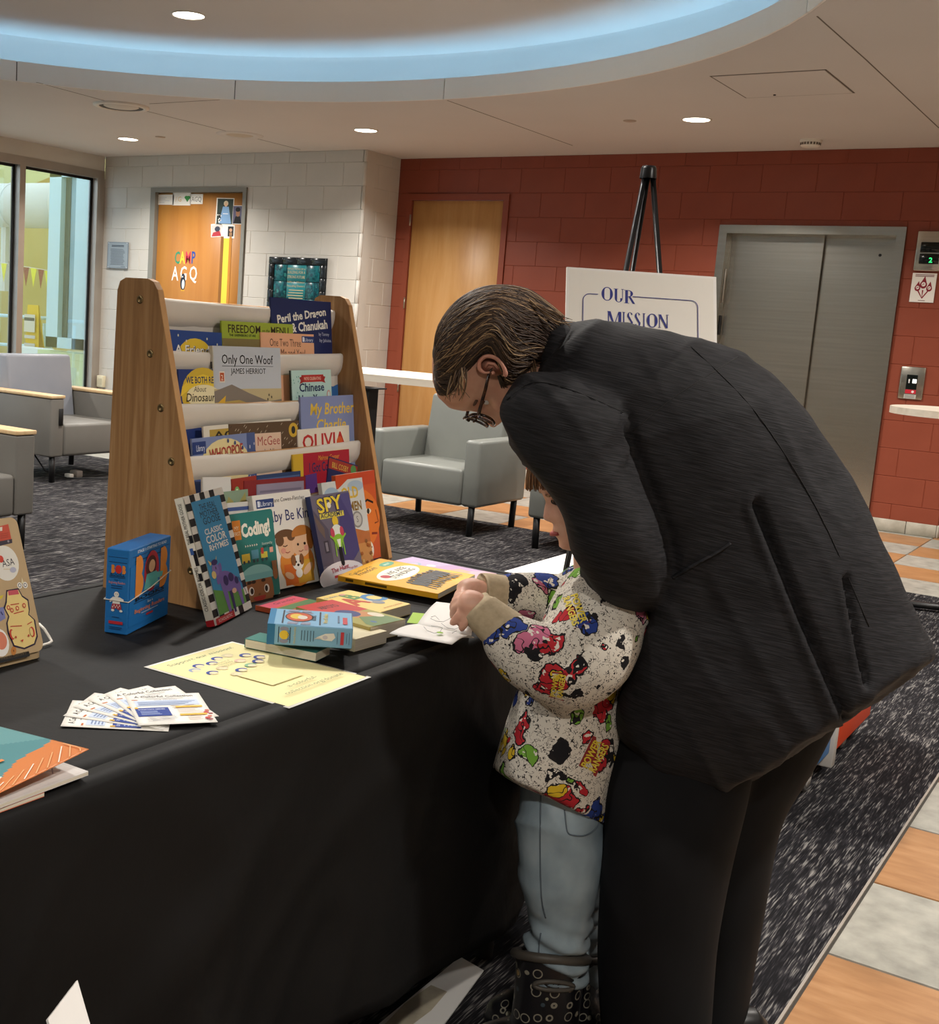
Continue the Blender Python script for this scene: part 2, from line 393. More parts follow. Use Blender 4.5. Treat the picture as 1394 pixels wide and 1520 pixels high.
# cove: trough floor, upright ring wall, upper ceiling
b = MB(); A = [2*math.pi*i/NSEG for i in range(NSEG)]
b.add([cpt(r,a,z) for r,z in ((CR+.012,CEIL+.02),(UR,CEIL+.02),(UR,UZ-.03),(UR-.03,UZ)) for a in A],
      [(k*NSEG+i,k*NSEG+(i+1)%NSEG,(k+1)*NSEG+(i+1)%NSEG,(k+1)*NSEG+i) for k in range(3) for i in range(NSEG)], smooth=True)
b.add([cpt(UR-.03,a,UZ) for a in A], [tuple(range(NSEG))])
b.build('upper_ceiling', MT['ceil'], ceiling)
# fascia panels with open joints; their ends follow the seams seen in the photograph
def ring_panel(a0, a1, r0, r1, z0, z1, n=14):
    R = []
    for i in range(n+1):
        a = a0+(a1-a0)*i/n; R.append([cpt(r0,a,z0),cpt(r0,a,z1),cpt(r1,a,z1),cpt(r1,a,z0)])
    return MB().rings(R, cap=True, smooth=False)
js = sorted(math.atan2(p.y-CC.y,p.x-CC.x) % (2*math.pi) for p in (onz(350,149,CEIL),onz(664,149,CEIL),onz(25,119,CEIL),onz(1213,20,CEIL)))
js = js+[js[-1]+(2*math.pi-(js[-1]-js[0]))*i/9 for i in range(1,9)]
for i in range(len(js)):
    a0 = js[i]; a1 = js[i+1] if i+1 < len(js) else js[0]+2*math.pi
    ring_panel(a0+.0012, a1-.0012, CR, CR+.012, CEIL-.002, FT).build('fascia_panel', MT['ceilw'], ceiling)
ring_panel(0,2*math.pi-1e-4,CR+.0125,CR+.016,CEIL,FT-.004,NSEG).build('joint_light_block', MT['dark_line'], ceiling)  # unseen ring added to stop cove light showing through the panel joints
# the blue strip light lying in the trough
cv = thing('cove_strip_light', 'pale blue light strip hidden in the round ceiling cove', 'strip light', (CC.x,CC.y,CEIL))
b = MB(); b.add([(r*math.cos(a),r*math.sin(a),z) for r,z in ((UR-.07,.060),(UR-.04,.060),(UR-.04,.030),(UR-.07,.030)) for a in A],
     [(k*NSEG+i,((k+1)%4)*NSEG+i,((k+1)%4)*NSEG+(i+1)%NSEG,k*NSEG+(i+1)%NSEG) for k in range(4) for i in range(NSEG)])
b.build('light_strip', mat('blue_led', '#bfe4ff', .5, emit=('#a6dcff', 9)), cv)
# thin board joints, hatch
def ceil_line(p0, p1, wd=.006, name='board_joint', z=CEIL):
    a, c = onz(*p0,z), onz(*p1,z); d = (c-a).normalized(); n = V((-d.y,d.x,0))*wd/2; dz = V((0,0,-.0012))
    MB().add([a+n,c+n,c-n,a-n,a+n+dz,c+n+dz,c-n+dz,a-n+dz], [(0,1,2,3),(7,6,5,4),(0,4,5,1),(1,5,6,2),(2,6,7,3),(3,7,4,0)]).build(name, MT['dark_line'], ceiling)
for a, c in (((54,122),(165,152)),((214,164),(446,222)),((222,154),(326,148)),((664,149),(850,216)),((1213,24),(1284,87)),((1284,87),(1394,190))): ceil_line(a, c, .007)
ht = thing('access_hatch', 'flush painted access hatch in the ceiling near the elevator', 'hatch', (4.04,-2.40,CEIL))
MB().box(-.30,.30,-.32,.32,-.003,.0).build('panel', MT['ceil'], ht)
b = MB()
for x0,x1,y0,y1 in ((-.31,.31,-.33,-.322),(-.31,.31,.322,.33),(-.31,-.302,-.33,.33),(.302,.31,-.33,.33)): b.box(x0,x1,y0,y1,-.002,0)
b.build('rim', MT['dark_line'], ht); MB().lathe([(.0,-.008),(.008,-.008),(.008,-.003)],10,(-.12,.26,0)).build('latch', MT['black'], ht)
# ------------------------------------------------------------------ downlights and other ceiling fittings
def downlight(x, y, z, label, grp='ceiling downlights', r=.085, power=LAMP_W, size=.15):
    t = thing('downlight', label, 'downlight', (x,y,z), 0, grp)
    MB().lathe([(r+.016,0),(r+.014,-.006),(r+.004,-.007),(r,-.002),(r,.0)],28).build('trim_ring', MT['trim_white'], t)
    MB().lathe([(r,-.0035),(r*.6,-.005),(.0001,-.0055)],28).build('diffuser', MT['glow'], t)
    ld = bpy.data.lights.new('downlight_beam','AREA'); ld.shape = 'DISK'; ld.size = size; ld.energy = power; ld.color = WARM; ld.spread = math.radians(140)
    lo = bpy.data.objects.new('downlight_beam', ld); COL.objects.link(lo); lo.parent = t; lo.location = (0,0,-.02)
    return t
lz = onz(280,22,UZ)
downlight(lz.x, lz.y, UZ, 'round downlight up in the raised round ceiling', r=.095)
downlight(-1.938,-1.516,CEIL, 'round downlight near the window, left of the amber door')
downlight(.611,-1.497,CEIL, 'round downlight in front of the white and red corner')
downlight(3.211,-1.427,CEIL, 'round downlight right of the easel top, before the elevator')
for x, y in ((2.87,-3.40),(4.7,-4.4)): pass
for q_ in range(1,7):  # after the first, unseen lamps added to light the fascia
    a_ = math.atan2(lz.y-CC.y,lz.x-CC.x)-q_*2*math.pi/7; r_ = math.hypot(lz.x-CC.x,lz.y-CC.y)
    downlight(CC.x+r_*math.cos(a_), CC.y+r_*math.sin(a_), UZ, 'downlight of the round ceiling, '+('next right of the visible one','unseen one added over the mission board','unseen one added over the right end of the table','unseen one added over the book table','unseen one added left of the book table','unseen one added over the left armchairs')[q_-1], 'lamps of the round ceiling')
for x, y, w_ in ((5.9,-1.4,'right of the elevator'),(6.6,-4.2,'over the orange and grey tiles'),(6.9,-7.2,'behind the bending adult'),(6.7,-10.2,'right behind the viewpoint'),(3.6,-10.4,'left behind the viewpoint'),(.6,-10.4,'at the far left behind the viewpoint'),(-1.9,-9.0,'by the left end of the glazing'),(-2.4,-4.4,'by the glazed screen')):  # unseen lamps added out of frame to light the hall
    downlight(x, y, CEIL, 'unseen added downlight of the flat ceiling '+w_, 'added lamps of the flat ceiling')
t = thing('ceiling_speaker', 'round flush speaker with dark ring beside the fascia', 'speaker', onz(180,157,CEIL))
MB().lathe([(.21,0),(.205,-.012),(.17,-.016),(.165,-.010)],36).build('bezel', MT['trim_white'], t)
MB().lathe([(.166,-.010),(.15,-.006),(.13,-.006)],36).build('gap_ring', mat('speaker_gap','#3c3a38',.6), t)
MB().lathe([(.131,-.006),(.12,-.011),(.0001,-.012)],36).build('grille', mat('speaker_grille','#cfc8bd',.6,bump=((400,400,400),.4,.001)), t)
t = thing('ceiling_cover_plate', 'pale round cover plate near the white wall', 'cover plate', onz(356,200,CEIL))
MB().lathe([(.20,0),(.195,-.006),(.12,-.008),(.115,-.004)],32).build('plate', MT['ceil'], t)
MB().lathe([(.115,-.004),(.1,-.007),(.0001,-.007)],32).build('centre', mat('yellowed_plate','#bfb2a0',.7), t)
for px, py, lb in ((935,179,'small round sprinkler cap left of the bright downlight over the easel'),(238,203,'small round sprinkler cap near the window wall')):
    p = onz(px,py,CEIL); o = MB().lathe([(.045,0),(.043,-.005),(.0001,-.006)],20).build('sprinkler_cap', mat('cap_tan','#b3a394',.6)); o.location = p; tag(o, lb, 'sprinkler')
t = thing('smoke_detector', 'small cream smoke detector on the ceiling above the elevator', 'smoke detector', onz(1204,208,CEIL)-V((0,0,0)))
MB().lathe([(.075,0),(.075,-.014),(.068,-.016)],28).build('base', MT['white_plastic'], t)
MB().lathe([(.068,-.016),(.066,-.040),(.055,-.048),(.0001,-.050)],28).build('dome', MT['white_plastic'], t)
for k in range(20):
    a = k*math.pi/10; MB().box(.064,.0695,-.006,.006,-.036,-.02).xf(Matrix.Rotation(a,4,'Z')).build('vent_slot', MT['dark_line'], t)
# ================================================================== doors
d1 = tag(thing('door_1','plain maple door in the red wall','door',(0,0,0)), kind='structure')
MB().rbox(.155,1.073,.012,.055,.008,2.374,.002,1).build('leaf', MT['maple'], d1)
b = MB().box(D1[0],.152,-.012,.14,0,2.376).box(1.076,D1[1],-.012,.14,0,2.376).box(D1[0],D1[1],-.012,.14,2.377,D1[3])
b.build('frame', MT['red'], d1)
for zc in (2.20,1.46,.70): MB().tube([(.148,-.014,zc-.05),(.148,-.014,zc+.05)],.008,8).box(.138,.150,-.0135,-.011,zc-.05,zc+.05).build('hinge', MT['steel_d'], d1)
t = MB().lathe([(.03,.0),(.028,-.02),(.0001,-.022)],16,(1.02,.012,1.0),'y'); t.build('door_knob', MT['steel_d'], d1)
d2 = tag(thing('door_2','amber wood door with lettering in the white wall','door',(0,0,0)), kind='structure')
yf = YW+.035
MB().rbox(-2.47,-1.362,yf,yf+.045,.008,2.385,.002,1).build('leaf', MT['oak_door'], d2)
MB().box(D2[0],-2.473,YW-.015,YW+.14,0,2.388).box(-1.359,D2[1],YW-.015,YW+.14,0,2.388).box(D2[0],D2[1],YW-.015,YW+.14,2.389,D2[3]).build('frame', mat('grey_door_frame','#85847c',.45), d2)
p0, p1 = ony(329,340,yf), ony(338,450,yf)
MB().box(p0.x,p0.x+.035,yf-.004,yf,.95,1.98).build('window_stop', mat('window_stop_wood','#8a5a24',.5), d2)
MB().box(p0.x+.035,p0.x+.105,yf-.003,yf,.95,1.98).build('vision_panel', mat('yellow_paper','#e3cf45',.6), d2)
MB().box(p0.x+.105,p0.x+.135,yf-.004,yf,.95,1.98).build('window_stop', mat('window_stop_wood2','#c2822f',.5), d2)
MB().tube([(-1.44,yf,1.0),(-1.44,yf-.05,1.0)],.012,10).tube([(-1.44,yf-.05,1.0),(-1.56,yf-.055,1.0)],.011,10).build('lever_handle', MT['steel_d'], d2)
def on_door(px, py): p = ony(px,py,yf); return (p.x, p.z)
pg = Page(.0004)
xy = lambda px,py: on_door(px,py)
for ch, px, c in (('C',263,'#2f8a6a'),('A',270.5,'#e3d040'),('M',279,'#c23b4e'),('P',287,'#2c4a96')):
    u, v = xy(px,391); pg.text(ch,u,v,.118,c,bold=.02,xs=.62)
for ch, px in (('A',259.5),('G',272),('Q',286.5)):
    u, v = xy(px,416); pg.text(ch,u,v,.14,'#eceae2',bold=.012,xs=.66)
u, v = xy(271.5,420)
pg.ell(u,v,.034,.07,'#1c2a3c'); pg.ell(u+.004,v-.012,.018,.045,'#f3f1ea'); pg.ell(u,v+.062,.022,.028,'#1c2a3c'); pg.ell(u-.006,v+.06,.006,.008,'#f3f1ea'); pg.ell(u-.01,v-.072,.012,.008,'#d9a63a'); pg.ell(u+.014,v-.072,.012,.008,'#d9a63a')
pg.mb.build('painted_lettering', PRINTM, d2).matrix_local = Matrix(((1,0,0,0),(0,0,-1,yf),(0,1,0,0),(0,0,0,1)))
def wall_card(name, label, cat, px, y, draw=None, base='#efece4', th=.003, tilt=0, group=None, m=None):
    """px: (left,top,right,bottom) on the wall plane y"""
    a, c = ony(px[0],px[1],y), ony(px[2],px[3],y); wd, ht = abs(c.x-a.x), abs(a.z-c.z)
    M = Matrix.Translation(V(((a.x+c.x)/2, y-.0005, (a.z+c.z)/2))) @ Matrix(((1,0,0,0),(0,0,-1,0),(0,1,0,0),(0,0,0,1))) @ Matrix.Rotation(math.radians(tilt),4,'Z')
    t = thing(name, label, cat, M=M, group=group)
    MB().box(-wd/2,wd/2,-ht/2,ht/2,0,th,base).build('sheet', m or PRINTM, t)
    if draw:
        pg = Page(th); pg.w, pg.h = wd, ht; pg.mb2 = None
        draw(pg)
        pg.mb.v = [(x-wd/2,y_-ht/2,z) for x,y_,z in pg.mb.v]; pg.mb.build('print', PRINTM, t)
    return t
def scribble(c):
    def f(p):
        for i in range(4): p.rect(.12,.7-.16*i,.12+.3+.5*random.random(),.73-.16*i,c)
    return f
wall_card('paper_note','white paper note taped at the top left of the amber door','paper',(234,289,258,304),yf,scribble('#a9b4c4'))
def dr(p): p.ell(.76,.62,.10,.13,'#3f8f4a'); p.ell(.88,.62,.10,.13,'#3f8f4a'); p.poly([(.68,.58),(.96,.58),(.82,.25)],'#3f8f4a'); p.text('G',.40,.3,.4,'#d9b36a'); p.text('/',.2,.3,.4,'#d9b36a')
wall_card('paper_note','paper note with a green heart taped on the amber door','paper',(257,286,283,305),yf,dr)
def dr(p): p.text('AGQ',.5,.25,.5,'#7c7a76',fit=.8)
wall_card('paper_note','paper note reading AGQ at the top of the amber door','paper',(283,288,301,303),yf,dr)
def dr(p):
    p.rect(.06,.03,.96,.97,'#33403a'); p.ell(.55,.80,.13,.10,'#d8c8a8'); p.poly([(.38,.68),(.72,.68),(.90,.05),(.2,.05)],'#7fa6cf'); p.rect(.40,.40,.70,.43,'#e6e9ee'); p.ell(.55,.75,.08,.07,'#d9b08c')
    for i in range(16): p.ell(.1+random.random()*.22,.08+random.random()*.4,.03,.03,random.choice(['#e8e6e0','#1d1f20']))
wall_card('photo_print','tall photo print of a person in a blue dress on the amber door','photo',(322,294,346,334),yf,dr,tilt=-1)
def dr(p): p.rect(.03,.03,.97,.97,'#5d5a72'); p.poly([(.1,.03),(.9,.03),(.75,.42),(.28,.42)],'#15151a'); p.ell(.52,.6,.2,.2,'#9a6f52'); p.ell(.5,.78,.24,.12,'#17171a')
wall_card('photo_print','small portrait print with a dark cap on the amber door','photo',(346.5,305,360,333),yf,dr)
def dr(p): p.rect(.05,.05,.95,.9,'#cfc6c2'); p.poly([(.05,.05),(.95,.05),(.8,.45),(.2,.35)],'#b43a44'); p.ell(.6,.6,.25,.2,'#3a3f52')
wall_card('photo_print','small red and white photo print low on the amber door','photo',(314,332,329,352),yf,dr,tilt=4)
def dr(p): p.rect(.48,.14,.92,.9,'#20242c'); p.ell(.7,.62,.12,.14,'#c79b7c'); p.rect(.6,.18,.82,.45,'#a07a55')
wall_card('photo_card','white card with a small dark portrait on the amber door','card',(330,334,348,354),yf,dr)
# ------------------------------------------------------------------ plaques, outlet on the white wall
def dr(p):
    p.rect(.03,.03,.97,.97,'#98a4ac'); p.rect(.2,.86,.8,.885,'#39434d'); p.rect(.2,.82,.8,.845,'#39434d')
    for i in range(14): p.rect(.14+.04*random.random(),.72-.045*i,.86-.1*random.random(),.735-.045*i,'#4a555f')
    p.rect(.68,.06,.88,.075,'#39434d')
    for x in (.05,.95):
        for y in (.04,.96): p.ell(x,y,.022,.018,'#d5d8d8')
wall_card('memorial_plaque','grey metal plaque with dark lettering on the white wall','plaque',(161,359,190,399),YW-.008,dr,'#7e8a93',.008)
a_, c_ = ony(402,381,YW-.008), ony(482,462,YW-.008)
tp = thing('tile_plaque','framed teal tile plaque on the white wall beside the amber door','plaque',((a_.x+c_.x)/2,YW-.009,c_.z))
W_, H_ = c_.x-a_.x, a_.z-c_.z+.12; fw = .062
MB().box(-W_/2,W_/2,-.012,0,-.12,H_-.12).build('backing', mat('dark_backing','#191c1e',.5), tp)
MT['fr_tile'] = mat('black_glazed_tile', ['#15181b','#262c30'], .22, vary=((9,9,9),3,.3,.7)); MT['teal'] = mat('teal_glazed_tile', ['#0e3a44','#1c6a70','#12303e','#3a8f8a'], .25, vary=((16,16,16),4,.3,.7)); MT['tealc'] = mat('teal_text_tile', ['#23747c','#2d8288'], .3, vary=((6,6,6),3,.3,.7))
zb = -.12
for i in range(4):
    x0 = -W_/2+i*W_/4; MB().rbox(x0+.002,x0+W_/4-.002,-.028,-.012,zb+H_-fw,zb+H_-.001,.004,1).build('frame_tile', MT['fr_tile'], tp); MB().rbox(x0+.002,x0+W_/4-.002,-.028,-.012,zb+.001,zb+fw,.004,1).build('frame_tile', MT['fr_tile'], tp)
for i in range(4):
    z0 = zb+fw+i*(H_-2*fw)/4; z1 = z0+(H_-2*fw)/4
    for x0 in (-W_/2,W_/2-fw): MB().rbox(x0+.002,x0+fw-.002,-.028,-.012,z0+.002,z1-.002,.004,1).build('frame_tile', MT['fr_tile'], tp)
iw = W_-2*fw-.01; ih = H_-2*fw-.01
for j in range(3):
    z0 = zb+fw+.005+j*ih/3
    for x0, x1, m in ((-iw/2,-iw/2+iw*.29,'teal'),(-iw/2+iw*.29,iw/2-iw*.29,'tealc'),(iw/2-iw*.29,iw/2,'teal')):
        MB().rbox(x0+.002,x1-.002,-.022,-.012,z0+.002,z0+ih/3-.002,.003,1).build('tile', MT[m], tp)
pg = Page(.0225); yy = zb+H_-fw-.03
for t_, s_ in (('REFLECTIONS OF A',.018),('BUILDING FOR A',.026),('STRONG FUTURE',.026),('Gifts In Honor',.018),('Founding Donors',.018)): pg.text(t_,0,yy-.02,s_,'#c9b58a',fit=.2); yy -= s_+.016
for i in range(9): pg.rect(-.09+.02*random.random(),yy-.02-i*.024,.09-.02*random.random(),yy-.012-i*.024,'#b7ab86')
pg.mb.build('lettering', PRINTM, tp).matrix_local = Matrix(((1,0,0,0),(0,0,-1,0),(0,1,0,0),(0,0,0,1)))
p = ony(152.5,566,YW-.007); t = thing('wall_outlet','cream socket box low on the white wall by the window','outlet',(p.x,YW-.007,p.z))
MB().rbox(-.045,.045,-.045,0,-.06,.06,.006,2).build('box', mat('cream_plastic','#d9cfb0',.5), t); MB().box(-.03,.03,-.047,-.045,-.03,.03).build('face', mat('cream_plastic_b','#c6bb9c',.5), t)
# ================================================================== elevator
el = tag(thing('door_3','brushed steel elevator doors in the red wall','elevator',(0,0,0)), kind='structure')
fx = .062
MB().box(EL[0],EL[0]+fx,-.02,.15,0,EL[3]-fx).build('frame_side', MT['steel'], el)
MB().box(EL[1]-fx,EL[1],-.02,.15,0,EL[3]-fx).build('frame_side', MT['steel'], el)
MB().box(EL[0],EL[1],-.02,.15,EL[3]-fx,EL[3]).build('frame_head', MT['steel'], el)
MB().box(EL[0]+fx,EL[1]-fx,.15,.30,EL[3]-.066,EL[3]-.06).box(EL[0]+fx,EL[0]+fx+.006,.1,.30,0,EL[3]-fx).box(EL[1]-fx-.006,EL[1]-fx,.1,.30,0,EL[3]-fx).build('reveal', MT['steel_d'], el)
def wavy_panel(x0,x1,y,z0,z1,seed):
    b = MB(); nx, nz = 22, 46; vs = []
    for j in range(nz+1):
        for i in range(nx+1):
            x, z = x0+(x1-x0)*i/nx, z0+(z1-z0)*j/nz
            e = max(0, min(1, i/2, (nx-i)/2)); k = max(0,min(1,(z-1.4)/.5))
            vs.append((x, y+.0011*e*k*math.sin(9*(x-x0)+seed+2*z)+.0006*e*mnoise.noise((x*3,z*2.2,seed)), z))
    b.add(vs, [(j*(nx+1)+i,j*(nx+1)+i+1,(j+1)*(nx+1)+i+1,(j+1)*(nx+1)+i) for j in range(nz) for i in range(nx)], smooth=True)
    return b
sx = 3.725
wavy_panel(EL[0]+fx,sx+.012,.105,.012,EL[3]-fx,0.3).box(sx+.008,sx+.012,.105,.13,.012,EL[3]-fx).build('door_panel', MT['steel'], el)
wavy_panel(sx-.03,EL[1]-fx,.145,.012,EL[3]-fx,2.2).build('door_panel', MT['steel'], el)
MB().box(EL[0]+fx,EL[1]-fx,.16,.3,0,EL[3]).build('shaft_plate', MT['black'], el)
MB().box(EL[0],EL[1],-.0,.16,-.004,.012).build('threshold', MT['steel_d'], el)
MB().lathe([(.011,0),(.009,-.003),(.0001,-.003)],12,(4.135,.143,2.0),'y').build('key_hole', MT['black'], el)
MB().rbox(EL[0]+fx+.004,EL[0]+fx+.009,.03,.05,1.60,1.86,.002,1).build('jamb_strip', MT['alu'], el)
MB().box(EL[0]+fx+.004,EL[0]+fx+.008,.03,.07,1.35,1.5).build('jamb_plate', MT['black'], el)
# indicator, sign and call panel
def plate(name, label, cat, px, y, th=.012, m='steel'):
    a, c = ony(px[0],px[1],y), ony(px[2],px[3],y); x0,x1,z0,z1 = a.x,c.x,c.z,a.z
    t = thing(name,label,cat,((x0+x1)/2,y,z0)); MB().rbox((x0-x1)/2,(x1-x0)/2,-th,0,0,z1-z0,.006,2).build('plate', MT[m], t); return t, x1-x0, z1-z0
t, W_, H_ = plate('floor_indicator','steel floor indicator with a green digit beside the elevator','indicator',(1364,343,1399,403),-.001,.018)
MT['screen'] = mat('dark_display','#0b1210',.15); 
for z0 in (.09,.17): MB().rbox(-W_*.34,W_*.34,-.021,-.016,z0-.062+.02,z0+.04-.02+.01,.003,1).build('display', MT['screen'], t)
pg = Page(.0215); pg.text('2',.012,.058,.036,'#2fe07a',bold=.02)
MT['digit'] = mat('green_digit','#2fe07a',.5,emit=('#2fe07a',1.2)); pg.mb.build('floor_digit', MT['digit'], t).matrix_local = Matrix(((1,0,0,0),(0,0,-1,0),(0,1,0,0),(0,0,0,1)))
def dr(p):
    for y in (.93,.88): p.rect(.12,y,.9,y+.025,'#6d2a33')
    for cx, cy, s in ((.27,.5,.8),(.5,.62,1),(.75,.5,.8)):
        p.ell(cx,cy-.02,.15*s,.13*s,'#8c2432'); p.poly([(cx-.14*s,cy+.01),(cx+.14*s,cy+.01),(cx+.03,cy+.28*s)],'#8c2432'); p.ell(cx,cy,.085*s,.075*s,'#efe9e2'); p.line([(cx-.04,cy-.03),(cx,cy+.02),(cx+.04,cy)],.03,'#8c2432')
    p.line([(.3,.40),(.5,.14),(.5,.42)],.06,'#8c2432'); p.line([(.72,.40),(.5,.14)],.05,'#8c2432'); p.rect(.36,.05,.64,.07,'#6d2a33')
wall_card('fire_sign','white sign with three dark red flame shapes beside the elevator','sign',(1355.5,405,1385.5,449.5),-.001,dr)
t, W_, H_ = plate('call_panel','steel elevator call button panel on the red wall','button panel',(1339,543.5,1368.5,594),-.001,.008)
MB().box(-.036,.036,-.010,-.008,.07,.175).build('black_insert', MT['screen'], t)
MB().rbox(.004,.032,-.014,-.009,.115,.145,.002,1).build('button', mat('lit_white_button','#f4f4f0',.4,emit=('#ffffff',.6)), t)
pg = Page(.0105); pg.rect(-.036,.04,.036,.068,'#c22032'); pg.ell(.014,.054,.009,.009,'#e8d9d9'); pg.rect(-.04,.004,.04,.034,'#b9b7b0'); pg.ell(-.018,.135,.005,.009,'#e8e8e8'); pg.rect(-.022,.115,-.014,.13,'#e8e8e8')
for i in range(3): pg.rect(-.034,.009+.008*i,.03,.012+.008*i,'#5b5b58')
pg.mb.build('print', PRINTM, t).matrix_local = Matrix(((1,0,0,0),(0,0,-1,0),(0,1,0,0),(0,0,0,1)))
# ================================================================== window wall on the left (plane X = XL) and the pool room behind it
MT['glass'] = mat('clear_glass', '#c9ecf0', .0, spec=.5, trans=1, ior=1.45, alpha=.22)
MT['palegreen'] = mat('pale_green_block_paint', ['#cdd9a4','#d8e2b2'], .6, vary=((2,2,2),3,.3,.7))
MT['yellow_wall'] = mat('yellow_wall_paint', ['#c4b36a','#d0c17c'], .7, vary=((.8,.8,.8),3,.3,.7))
MT['lime_wall'] = mat('pale_lime_paint', '#d3d79a', .7)
MT['sky_frame'] = mat('pale_blue_frame', '#c3e4ea', .45)
MT['duct'] = mat('white_duct', '#d9dcd2', .5)
wl = struct('wall_left', MB().box(XL-.15,XL,-13.2,-.565,2.60,CEIL).box(XL-.15,XL,-13.2,-6.2,0,2.6), MT['cream'])
def jamb(y0,y1,z0,z1,x0=XL-.11,x1=XL-.0): return (x0,x1,y0,y1,z0,z1)
win = tag(thing('window_1','tall aluminium glazed screen beside the white wall','window',(0,0,0)), kind='structure')
MB().box(XL-.12,XL+.005,-6.2,-.565,2.52,2.60).build('head', MT['alu'], win)
ys = [(-.665,-.55),(-1.665,-1.595),(-2.72,-2.6),(-3.75,-3.63),(-4.85,-4.73),(-6.0,-5.88)]
for y0,y1 in ys: MB().box(XL-.12,XL+.01,y0,y1,.12,2.52).build('mullion', MT['alu'], win)
MB().box(XL-.12,XL+.01,-6.2,-.565,0,.12).build('sill', MT['alu'], win)
for i in range(len(ys)-1):
    y0, y1 = ys[i+1][1], ys[i][0]
    MB().box(XL-.075,XL-.06,y0,y0+.02,.12,2.52).box(XL-.075,XL-.06,y1-.028,y1,.12,2.52).box(XL-.075,XL-.06,y0,y1,2.495,2.52).build('gasket', MT['rubber'], win)
    MB().box(XL-.071,XL-.064,y0+.004,y1-.004,.13,2.51).build('pane', MT['glass'], win)
# pool room: floor, walls, low block wall with a framed window, duct, flags, rail
struct('floor_pool', MB().box(-14,XL-.16,-8,8,-.12,0), mat('pool_floor','#b9b6a6',.4))
struct('wall_pool_far', MB().box(-14,-3.4,6.0,6.2,0,4.6), MT['yellow_wall'])
struct('wall_pool_end', MB().box(-14.2,-14,-8,6.2,0,4.6), MT['yellow_wall'])
wl2 = struct('wall_pool_lobby', MB().box(-3.4,-3.2,-.41,6.0,0,4.6), MT['yellow_wall'])
# stub wall seen through the glass
SY = .10
def sp(px,py): return ony(px,py,SY)
a = sp(56,520); c = sp(121,560)
low = struct('wall_pool_low', MB().box(a.x,-3.4,SY,SY+.18,0,.70), MT['palegreen'])
block_wall(low, -3.4-a.x, .70, 'palegreen', lambda u,z: ((a.x+u,SY,z),0))
fx0, fx1 = sp(76,380).x, sp(131,380).x; ft, fb = sp(90,250).z, .74
sw = thing('window_2','pale blue framed window above the low green block wall','window',(fx0,SY,fb)); sw['kind'] = 'structure'
Wf = fx1-fx0+.25; Hf = ft-fb
MB().box(0,.19,-.05,.08,0,Hf).build('frame_side', MT['sky_frame'], sw); MB().box(Wf-.42,Wf-.1,-.05,.08,0,Hf).build('frame_side', MT['sky_frame'], sw)
MB().box(0,Wf,-.05,.08,Hf-.10,Hf).build('frame_head', MT['sky_frame'], sw); MB().box(0,Wf,-.05,.08,0,.12).build('frame_sill', MT['sky_frame'], sw)
MB().box(.19,.27,.02,.06,.12,Hf-.1).build('dark_stop', mat('dark_stop','#3e4a48',.5), sw)
MB().box(.19,Wf-.4,.03,.04,.12,Hf-.1).build('pane', mat('tinted_glass',['#5f8a92','#86aeb4'],.06,spec=.8,vary=((2,2,1.4),4,.3,.7)), sw)
MB().box(-.05,Wf,-.055,.10,Hf,Hf+.02).build('frame_cap', MT['duct'], sw)
# lime panel and slanted tan panel on the far wall
q0, q1 = ony(30,235,5.95), ony(80,300,5.95)
struct('trim_2', MB().box(q0.x-1.5,q1.x+.6,5.9,6.0,q1.z,4.6), MT['lime_wall'])
struct('trim_3', MB().prism([(ony(30,283,5.9).x,ony(30,283,5.9).z),(ony(82,262,5.9).x,ony(82,262,5.9).z),(ony(82,300,5.9).x,ony(82,300,5.9).z),(ony(30,300,5.9).x,ony(30,300,5.9).z)], 5.84,5.9, lambda u,v,d:(u,d,v)), mat('tan_panel','#b5964a',.7))
p0, p1 = ony(-30,305,4.2), ony(84,316,4.2)
t = thing('air_duct','thick white round duct running across the pool room','duct',(p0.x,4.2,p0.z)); L_ = p1.x-p0.x+.6
MB().tube([(0,0,0),(L_,0,0)],.36,24).build('pipe', MT['duct'], t)
for x in (.9,2.1): MB().lathe([(.365,x-.03),(.375,x),(.365,x+.03)],24,(0,0,0),'x').build('seam_band', MT['duct'], t)
x = ony(6,330,4.2).x-p0.x; MB().box(x,x+.12,-.06,.06,-1.4,-.3).build('support', MT['duct'], t)
FY = 2.2
for i,(px,py,c,lb) in enumerate(((-9,388,'#8c2f3a','maroon'),(6,391,'#e4e23c','yellow'),(17,388,'#8c2f3a','maroon'),(29,396,'#e4e23c','yellow'),(39,397,'#8c2f3a','maroon'),(50,398,'#e4e23c','yellow'),(61,400,'#8c2f3a','maroon'),(71,402,'#e4e23c','yellow'))):
    p = ony(px,py,FY); lbl = {0:'maroon pennant flag at the far left of the pool-room string',1:'yellow pennant flag hanging at the left edge of the window pane',2:'maroon pennant flag half behind the window post',3:'yellow pennant flag just right of the window post',4:'maroon pennant flag, first clear of the window post',5:'yellow pennant flag in the middle of the pane',6:'maroon pennant flag second from the pale blue window frame',7:'yellow pennant flag touching the pale blue window frame'}[i]
    o = MB().prism([(-.062,0),(.062,0),(0,-.26)],-.002,.002,lambda u,v,d:(u,d,v)).build('pennant', mat('pennant_'+lb,c,.6)); o.location = p; tag(o, lbl, 'pennant', 'pool room pennants')
pa, pb = ony(-20,386,FY), ony(80,403,FY)
tag(MB().tube([pa,pb],.004,6).build('pennant_string', MT['white_plastic']), 'thin white string carrying the pennants in the pool room', 'string')
RY = 1.2
t = thing('pool_railing','pale blue metal railing in the pool room','railing',(0,0,0))
